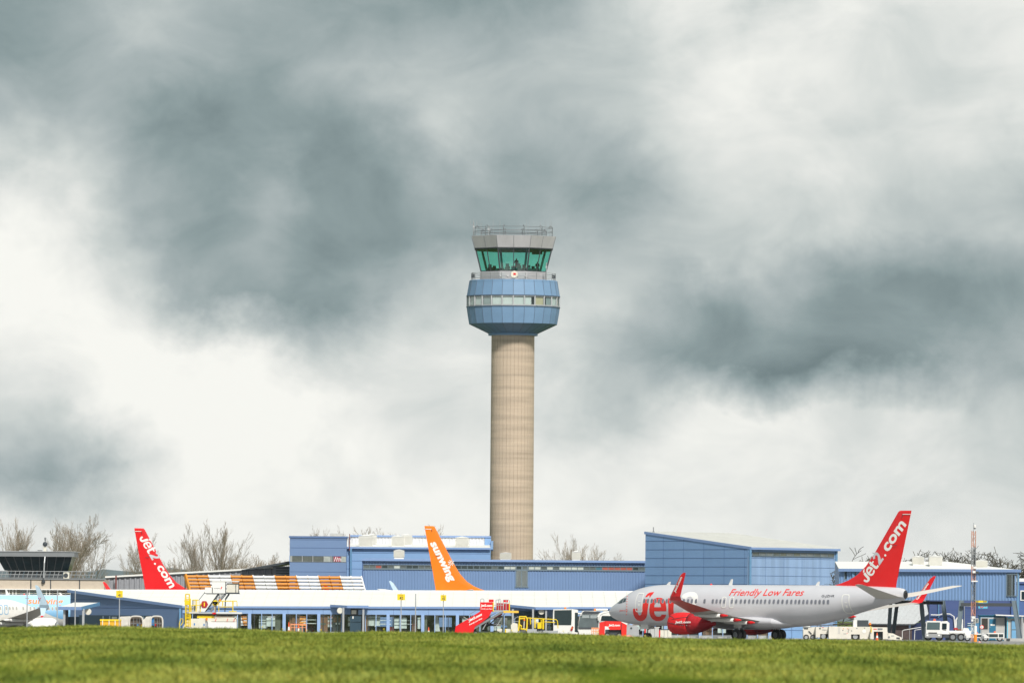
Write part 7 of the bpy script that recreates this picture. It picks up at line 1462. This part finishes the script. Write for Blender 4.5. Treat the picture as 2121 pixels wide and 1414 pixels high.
# red covered tug
def tug():
    Y = 820; X, Z = frame(Y, 1268); g = 0; t = base('ground_power_unit', 'red covered ground power unit with white lettering under the jet nose', 'ground power unit', 1268, Y); m = MB()
    m.prism([(X(1241), Y, g + .15), (X(1252.5), Y, g + .15), (X(1253), Y, Z(1296)), (X(1260), Y, Z(1297)), (X(1263), Y, Z(1303.5)), (X(1287), Y, Z(1303)), (X(1288), Y, g + .15), (X(1297.5), Y, g + .15), (X(1298.3), Y, Z(1293)), (X(1289), Y, Z(1288.5)), (X(1286), Y, Z(1286)), (X(1254), Y, Z(1285.5)), (X(1242), Y, Z(1289))], (0, 1.7, 0), mat('red_vinyl', (.78, .02, .012), .45, var=.06)); b = m.build('cover', t)
    m = MB(); m.tube([(X(1288), Y - .02, Z(1289)), (X(1286.5), Y - .02, Z(1303))], .03, grey_d, 4); m.tube([(X(1253.5), Y - .02, Z(1286)), (X(1253), Y - .02, Z(1296))], .02, red_dark, 4); m.build('seam', b)
    m = MB(); m.box(X(1254), X(1287), Y + .3, Y + 1.5, g + .2, Z(1303), grey_d); m.build('chassis', t)
    for a in (1258, 1283): wheel('wheel', t, X(a), Y + .25, .33, .22, g, grey_m)
    text_on('lettering', b, 'Jet2.com', X(1260.5), X(1284), Z(1297.3), Z(1291.5), Y - .02, lettering_white, .045, .15)
    t = base('wheel_chock_bag', 'crumpled red and white bag on the ground beside the red covered unit', 'bag', 1302, 815); X, Z = frame(815, 1302); m = MB(); x = X(1303); m.lathe([(.1, 0), (.32, .05), (.36, .2), (.25, .36), (.08, .42)], (x, 815, 0), 9, mat('pink_plastic', (.75, .30, .28), .7, var=.4, vscale=6)); m.lathe([(.1, 0), (.2, .05), (.2, .15), (.06, .25)], (x + .35, 815.1, 0), 8, red); m.build('sack', t)
    t = base('fuel_cart', 'grey rounded equipment cart in the shade beneath the jet nose', 'cart', 1308, 826); X, Z = frame(826, 1308); m = MB(); m.prism([(X(1298), 826, .25), (X(1324), 826, .25), (X(1323), 826, Z(1298)), (X(1318), 826, Z(1295)), (X(1299), 826, Z(1292))], (0, 1.4, 0), grey_l); m.lathe([(.1, -.02), (.1, .02)], (X(1307.5), 825.97, Z(1300)), 10, grey_d, axis='y'); m.build('body', t)
    for a in (1303, 1319): wheel('wheel', t, X(a), 826.2, .22, .15, 0)
    for p0, p1, r0, lb, mm in ((1338, 1365, 1298.5, 'grey panelled equipment box with red end behind the nose wheel', mat('box_grey', (.48, .48, .48), .6)), (1368, 1391, 1303, 'long white equipment box left of the red engine cover', offwhite)):
        t = base('equipment_box', lb, 'equipment box', (p0 + p1) / 2, 835); X, Z = frame(835, p0); m = MB(); m.box(X(p0), X(p1), 835, 836.2, .15, Z(r0), mm); m.box(X(p0) - .15, X(p0), 835.05, 836.1, .15, Z(r0), red); m.box(X(p0) - .1, X(p1) + .1, 834.95, 836.3, Z(r0), Z(r0 - 1), grey_d if p0 > 1360 else white)
        for k in range(1, 3): x = X(p0) + (X(p1) - X(p0)) * k / 3; m.box(x - .02, x + .02, 834.98, 835, .2, Z(r0), grey_m)
        m.build('body', t)
        for a in (p0 + 4, p1 - 4): wheel('wheel', t, X(a), 835.1, .14, .12, 0)
tug()
# red items, blue container and long white equipment right of the wheels
t = base('blue_container', 'pale blue panelled container seen under the rear belly of the jet', 'container', 1640, 862); X, Z = frame(862, 1640); m = MB(); m.box(X(1618), X(1663), 862, 864.4, .1, Z(1296), mat('container_blue', (.20, .36, .62), .5)); m.box(X(1618), X(1663), 861.97, 862, Z(1304) - .03, Z(1304), seam); m.box(X(1640) - .02, X(1640) + .02, 861.97, 862, .1, Z(1296), seam); m.build('body', t)
def row_unit(name, lb, cat, p0, p1, r0, Y, extra):
    X, Z = frame(Y, p0); t = base(name, lb, cat, (p0 + p1) / 2, Y); m = MB(); extra(m, X, Z, Y, t); m.build('body', t); return t, X, Z
cream = mat('cream_paint', (.70, .67, .60), .5, var=.12, vscale=1.2)
def e1(m, X, Z, Y, t):
    m.prism([(X(1664), Y, .25), (X(1690), Y, .25), (X(1690), Y, Z(1297)), (X(1668), Y, Z(1300)), (X(1664), Y, Z(1304))], (0, 1.8, 0), cream); m.box(X(1665), X(1674), Y - .04, Y, Z(1302), Z(1299.5), grey_d); m.beam((X(1675), Y - .05, Z(1306)), (X(1681), Y - .05, Z(1312)), .06, .1, grey_d)
    for a in (1670, 1684): wheel('wheel', t, X(a), Y + .1, .3, .2, 0)
row_unit('baggage_tractor', 'small cream tractor at the left end of the white equipment row', 'tractor', 1664, 1690, 1300, 826, e1)
def e2(m, X, Z, Y, t):
    m.box(X(1690), X(1716), Y, Y + 2, Z(1312), Z(1297.5), cream); m.box(X(1690), X(1699), Y, Y + 2, .3, Z(1312), cream); m.box(X(1715), X(1717), Y, Y + 2, .3, Z(1312), cream); m.box(X(1698), X(1715), Y + .3, Y + 1.8, .3, Z(1312), grey_d); m.box(X(1703), X(1712), Y - .02, Y, Z(1304), Z(1303), grey_m); m.box(X(1697), X(1700), Y - .03, Y, Z(1302), Z(1299), grey_d); m.box(X(1703), X(1706), Y - .02, Y, Z(1299), Z(1298), red)
    wheel('wheel', t, X(1706), Y + .15, .4, .25, 0)
row_unit('ground_power_unit', 'cream box shaped unit with dark wheel arch, second in the white equipment row', 'ground power unit', 1690, 1717, 1298, 824, e2)
def e3(m, X, Z, Y, t):
    z0, z1 = Z(1312.5), Z(1296.5); m.box(X(1717), X(1763), Y, Y + 2.2, .18, z1, cream); m.box(X(1763), X(1781), Y, Y + 2.2, z0, z1, cream); m.box(X(1781), X(1807), Y, Y + 2.2, .18, z1, cream); m.box(X(1763), X(1781), Y + .5, Y + 2, .2, z0, grey_d)
    for a in (1736, 1739): m.box(X(a), X(a) + .04, Y - .02, Y, Z(1312), Z(1298), grey_l)
    for a, b in ((1745, 1305), (1757, 1304), (1763, 1306), (1774, 1301), (1790, 1300), (1756, 1308)): m.box(X(a), X(a) + .09, Y - .03, Y, Z(b), Z(b) + .08, grey_d)
    for a in (1746, 1755): m.box(X(a), X(a) + .1, Y - .03, Y, Z(1301.5), Z(1301.5) + .07, orange)
    m.lathe([(.2, -.02), (.2, .01)], (X(1790), Y - .01, Z(1306)), 14, lettering_white, axis='y'); m.box(X(1747), X(1753), Y - .02, Y, Z(1312), Z(1311), grey_m); m.prism([(X(1753.5), Y - .02, Z(1311.5)), (X(1754.5), Y - .02, Z(1311.5)), (X(1756), Y - .02, Z(1309.5)), (X(1755), Y - .02, Z(1309.5))], (0, .01, 0), red)
    wheel('wheel', t, X(1772), Y + .3, .42, .28, 0)
    d = MB(); d.box(X(1768), X(1799), Y + .3, Y + 2, z1, Z(1283), white); d.box(X(1776), X(1799), Y + .2, Y + .3, z1, Z(1283), grey_d); d.build('cab', t)
row_unit('aircraft_tug', 'long low cream tug with open dark wheel arch below the jet tail', 'aircraft tug', 1717, 1807, 1297, 822, e3)
def e4(m, X, Z, Y, t):
    m.box(X(1806), X(1838), Y, Y + 2, Z(1307), Z(1298), cream); m.box(X(1803), X(1810), Y, Y + 2, .18, Z(1307), cream); m.box(X(1829), X(1839), Y, Y + 2, .18, Z(1307), cream); m.box(X(1810), X(1829), Y + .6, Y + 1.8, .2, Z(1307), grey_d); m.box(X(1809), X(1816), Y - .02, Y, Z(1302.5), Z(1301), lettering_red); m.box(X(1818), X(1828), Y - .02, Y, Z(1303.5), Z(1300), grey_m)
    b = MB(); b.tube([(X(1802), Y - .1, Z(1296)), (X(1804.5), Y - .1, Z(1300)), (X(1804.5), Y - .1, Z(1309))], .05, yellow, 5); b.lathe([(.13, 0), (.1, .18), (.04, .24)], (X(1802), Y - .1, Z(1293.5)), 8, orange); b.build('beacon_lamp', t); wheel('wheel', t, X(1822), Y + .8, .4, .25, 0)
row_unit('baggage_tractor', 'cream tractor with square open wheel bay at the right of the equipment row', 'tractor', 1806, 1839, 1298, 820, e4)
def e5(m, X, Z, Y, t):
    m.prism([(X(1839), Y, .15), (X(1868), Y, .1), (X(1868), Y, Z(1319)), (X(1860), Y, Z(1316)), (X(1850), Y, Z(1311)), (X(1840), Y, Z(1310))], (0, 1.2, 0), cream); m.lathe([(.1, -.02), (.1, .02)], (X(1841.5), Y - .03, Z(1318.5)), 10, grey_m, axis='y'); m.box(X(1846), X(1852), Y - .03, Y, Z(1317), Z(1315), grey_l); m.beam((X(1857), Y - .04, Z(1320)), (X(1864), Y - .04, Z(1320.5)), .05, .12, grey_d); wheel('wheel', t, X(1852), Y + .1, .22, .18, 0)
row_unit('tow_dolly', 'low sloping white towing dolly right of the equipment row', 'dolly', 1839, 1868, 1310, 822, e5)
t = base('yellow_hose', 'flat coil of yellow hose lying on the apron before the white row', 'hose', 1704, 800); m = MB(); X, Z = frame(800, 1704); x = X(1704); pts = [(x + (1 - k / 70) * .7 * math.cos(k * .55) * 1.0 + (k - 30) * .012, 800 + .5 * math.sin(k * .55), .06 + .0025 * k) for k in range(60)]; m.tube(pts, .055, yellow, 6); m.tube([(X(1686), 800.3, .05), (X(1692), 800.2, .1), (X(1698), 800, .12)], .06, yellow, 5); m.tube([(X(1708), 799.8, .2), (X(1716), 800, .14), (X(1724), 800.2, .05)], .06, yellow, 5); m.build('coil', t)

# truck and vans at the right
def truck():
    Y = 838; X, Z = frame(Y, 1940); t = base('truck', 'white flat nosed truck with black grille between the walkway legs', 'truck', 1950, Y); wt = mat('truck_white', (.76, .76, .75), .4, coat=.3, var=.03); m = MB()
    m.prism([(X(1918), Y, .7), (X(1950), Y, .7), (X(1950), Y, Z(1288)), (X(1948), Y, Z(1285)), (X(1921), Y, Z(1285)), (X(1918.5), Y, Z(1289))], (0, 2.4, 0), wt); m.prism([(X(1950), Y + .05, .7), (X(1966.5), Y + .3, .7), (X(1967), Y + .3, Z(1289)), (X(1962), Y + .3, Z(1285)), (X(1950), Y + .05, Z(1286))], (0, 2, 0), wt); c = m.build('cab', t)
    m = MB(); m.prism([(X(1919.5), Y - .04, Z(1303)), (X(1946.5), Y - .04, Z(1303)), (X(1947), Y - .04, Z(1288)), (X(1920.5), Y - .04, Z(1288))], (0, .04, 0), mat('truck_glass', (.07, .11, .12), .08, spec=.8)); m.build('windscreen', c)
    m = MB(); m.box(X(1951.5), X(1961), Y, Y + .05, Z(1302), Z(1290), dark_glass); m.build('side_window', c); m = MB(); m.box(X(1923), X(1941), Y - .05, Y, Z(1316), Z(1309), black); m.box(X(1930), X(1934), Y - .06, Y - .05, Z(1313.3), Z(1311.8), white); m.build('grille', c)
    m = MB(); m.box(X(1916), X(1951), Y - .08, Y + .4, .35, .75, mat('bumper_grey', (.30, .31, .32))); m.build('bumper', t)
    for a in (1921, 1945): m = MB(); m.box(X(a - 2), X(a + 2), Y - .1, Y - .08, .5, .66, lettering_white); m.build('headlight', t)
    m = MB(); m.lathe([(.14, 0), (.12, .16), (.05, .22)], (X(1936), Y + .5, Z(1285)), 10, mat('cone_orange', (.85, .12, .03))); m.build('beacon_lamp', t)
    m = MB(); m.box(X(1915.5), X(1917.5), Y - .3, Y - .15, Z(1297), Z(1290), grey_d); m.build('mirror', t)
    m = MB(); m.box(X(1966), X(2012), Y + .4, Y + 2.4, Z(1313), Z(1305), wt); m.box(X(1976), X(1984), Y + .3, Y + .4, Z(1303), Z(1299), red_dark); m.prism([(X(1994), Y + .4, Z(1305)), (X(2009), Y + .4, Z(1305)), (X(2006), Y + .4, Z(1299.5)), (X(1997), Y + .4, Z(1299))], (0, 1, 0), wt); m.box(X(1983), X(1992), Y + .4, Y + 1.6, Z(1305), Z(1301), mat('brown_board', (.2, .1, .06))); m.build('tank_bed', t)
    m = MB(); m.box(X(1960), X(2010), Y + .5, Y + 2.2, .6, Z(1313), grey_d); m.build('chassis', t)
    for a in (1923, 1946, 1974, 1991): wheel('wheel', t, X(a), Y + .35, .40, .3, 0, grey_m)
    m = MB(); m.box(X(1966), X(1999), Y + .3, Y + .5, .78, .95, wt); m.box(X(1951), X(1966), Y + .25, Y + .6, .35, .7, grey_d); m.build('mudguard', t)
truck()
def van(px0, px1, r0, Y, lb, split):
    X, Z = frame(Y, px0); t = base('van', lb, 'van', (px0 + px1) / 2, Y); L_ = X(px1) - X(px0); x0 = X(px0); z1 = Z(r0); wv = mat('van_white', (.76, .76, .75), .35, coat=.4, var=.03); m = MB()
    def xx(f_): return x0 + L_ * f_
    m.prism([(xx(0), Y, .35), (xx(1), Y, .35), (xx(1), Y, z1 - .1), (xx(.97), Y, z1), (xx(split), Y, z1), (xx(split - .17), Y, .75), (xx(.02), Y, .6)], (0, 1.75, 0), wv); b = m.build('body', t)
    gl = mat('van_glass', (.03, .045, .05), .08, spec=.8, var=.2)
    for a, c in ((split + .02, split + .42), (split + .46, .96)):
        if c - a < .1: continue
        m = MB(); m.box(xx(a), xx(c), Y - .02, Y + .01, .45, z1 - .12, gl); m.build('side_window', b)
    m = MB(); m.prism([(xx(split - .14), Y - .02, .78), (xx(split + .0), Y - .02, .5), (xx(split + .0), Y - .02, z1 - .12)], (0, .03, 0), gl); m.build('windscreen', b); m = MB(); m.box(xx(0) - .02, xx(.1), Y - .05, Y + 1.8, .3, .55, grey_m); m.build('bumper', t)
    m = MB(); m.box(xx(.01), xx(.06), Y - .03, Y + .3, .72, .9, mat('lamp_clear', (.6, .62, .62), .2)); m.build('headlight', t); m = MB(); m.lathe([(.12, 0), (.1, .13), (.03, .17)], (xx(.6), Y + .8, z1), 10, mat('cone_orange', (.85, .12, .03))); m.build('beacon_lamp', t)
    for a in (.16, .8): wheel('wheel', t, xx(a), Y + .12, .32, .2, 0)
van(1997, 2042, 1311, 838, 'small white van seen behind the foot of the lattice mast', .5); van(2034, 2080, 1309.5, 832, 'white van with dark side windows and orange roof beacon by the grey cabins', .3)
# wall, post, speed sign, lattice mast
t = base('low_wall', 'low grey concrete wall below the grey cabins at the far right', 'wall', 2100, 845); X, Z = frame(845, 2100); m = MB(); m.box(X(2080), X(2170), 845, 845.3, -.02, Z(1321), mat('wall_grey', (.42, .42, .41), .9, bump=.2)); m.box(X(2085), X(2092), 844.9, 845, .1, .3, grey_d); m.build('wall', t)
t = base('bollard_post', 'thick post, white above and orange below, at the mast foot', 'post', 2020.5, 812); X, Z = frame(812, 2020.5); x = X(2020.5); m = MB(); m.lathe([(.16, 0), (.16, Z(1313))], (x, 812, 0), 14, mat('post_orange', (.88, .28, .02), .5)); m.lathe([(.15, Z(1313)), (.15, Z(1297)), (.08, Z(1295))], (x, 812, 0), 14, white); m.build('shaft', t)
t = base('speed_sign', 'round white speed sign with red rim reading 5', 'sign', 2033.7, 815); X, Z = frame(815, 2033.7); x, z = X(2033.7), Z(1297.7); m = MB(); m.tube([(x, 815.1, 0), (x, 815.1, z)], .04, grey_l, 6); m.build('pole', t); m = MB(); m.lathe([(.2, 0), (.2, .03)], (x, 815, z), 20, lettering_red, axis='y'); m.lathe([(.15, -.012), (.15, -.003)], (x, 815, z), 20, lettering_white, axis='y'); d_ = m.build('disc', t); text_on('lettering', d_, '5', x - .045, x + .045, z - .08, z + .08, 814.98, lettering_dark, .01)
def mast():
    Y = 815; X, Z = frame(Y, 2016); t = base('lattice_mast', 'slim red and white lattice mast carrying cameras in front of the blue walkway', 'mast', 2015, Y); om = mat('mast_orange', (.50, .23, .15), .5); wm_ = mat('mast_white', (.62, .62, .60), .5); gm = grey_m
    xa, xb = P(2012, 1200, Y).x, P(2020, 1200, Y).x; top = P(2016, 1099, Y).z; sec = [(0, Z(1310), gm), (Z(1310), Z(1275), wm_), (Z(1275), Z(1245), om), (Z(1245), Z(1205), gm), (Z(1205), Z(1172), om), (Z(1172), Z(1133), gm), (Z(1133), top, om)]
    sec[0] = (0, Z(1312), om); cs = [(xa, Y - .2), (xb, Y - .2), ((xa + xb) / 2, Y + .22)]; m = MB()
    for z0, z1, mm in sec:
        for x, y in cs: m.tube([(x, y, z0), (x, y, z1)], .04, mm, 5, caps=False)
        n = max(1, int((z1 - z0) / .5))
        for k in range(n):
            a, b = z0 + (z1 - z0) * k / n, z0 + (z1 - z0) * (k + 1) / n
            for i in range(3): p, q = cs[i], cs[(i + 1) % 3]; m.tube([(p[0], p[1], a), (q[0], q[1], b)] if k % 2 else [(q[0], q[1], a), (p[0], p[1], b)], .02, mm, 3, caps=False)
    m.tube([((xa + xb) / 2 + .12, Y, 0), ((xa + xb) / 2 + .12, Y, Z(1130))], .035, grey_d, 4); m.build('lattice', t)
    xc = (xa + xb) / 2
    m = MB(); m.tube([(xc, Y, top), (xc, Y, P(2016, 1082, Y).z)], .035, grey_l, 5); m.lathe([(.02, -.3), (.12, -.25), (.13, -.02), (.06, .02)], (xc + .12, Y - .05, P(2016, 1087, Y).z), 12, white); m.lathe([(.02, -.1), (.09, -.04), (.1, 0)], (xc + .12, Y - .05, P(2016, 1087, Y).z - .3), 10, grey_d); m.build('dome_camera', t)
    for r, dx, mm, w_ in ((1175, .12, white, .3), (1184, .05, white, .28), (1185, .35, grey_d, .3), (1202, .1, white, .62), (1278, .0, white, .28), (1284, -.1, white, .2)):
        m = MB(); z = Z(r); m.box(xc + dx - w_ / 2, xc + dx + w_ / 2, Y - .5, Y - .25, z - .1, z + (.12 if w_ < .5 else .02), mm); m.build('camera_housing', t)
mast()
# dandelions on the crest of the bank
yl = mat('dandelion_yellow', (.85, .62, .01), .7); gs = mat('stem_green', (.12, .22, .03), .8)
dproto = None
for i, px in enumerate((293, 543, 585, 636, 664, 1060, 1167, 1237, 1296, 1336, 620, 795)):
    Y = 150 + (i % 3) * 5; x = P(px, 1300, Y).x; z = gzf(x, Y)
    if dproto is None:
        dproto = thing('dandelion', 'x', 'flower'); m = MB(); m.tube([(0, 0, 0), (.01, 0, .05), (0, 0, .085)], .003, gs, 4); m.build('stem', dproto)
        m = MB(); m.lathe([(.004, .08), (.015, .086), (.017, .092), (.009, .098), (.002, .1)], (0, 0, 0), 12, yl); m.build('flower_head', dproto); o = dproto
    else: o = copy_tree(dproto)
    o.location = (x, Y, z); o.rotation_euler = (0, 0, i); s = .85 + .3 * ((i * 37) % 10) / 10; o.scale = (s,) * 3; tag(o, 'small yellow dandelion standing above the grass crest', 'flower', 'dandelions on the grass crest')
# ------------------------------------------------------------------ thin air that fades the far hill
def haze():
    mb = MB(); m = bpy.data.materials.new('haze_air'); m.use_nodes = True; t = m.node_tree; t.nodes.clear(); o = t.nodes.new('ShaderNodeOutputMaterial'); v = t.nodes.new('ShaderNodeVolumePrincipled')
    v.inputs['Color'].default_value = (.80, .90, 1, 1); v.inputs['Density'].default_value = .00002; v.inputs['Anisotropy'].default_value = .1; t.links.new(v.outputs[0], o.inputs['Volume'])
    mb.box(-8300, 8300, -300, 7600, -3, 62, m); tag(mb.build('haze'), 'thin pale air fading the distant hill', 'haze', kind='stuff')
haze()
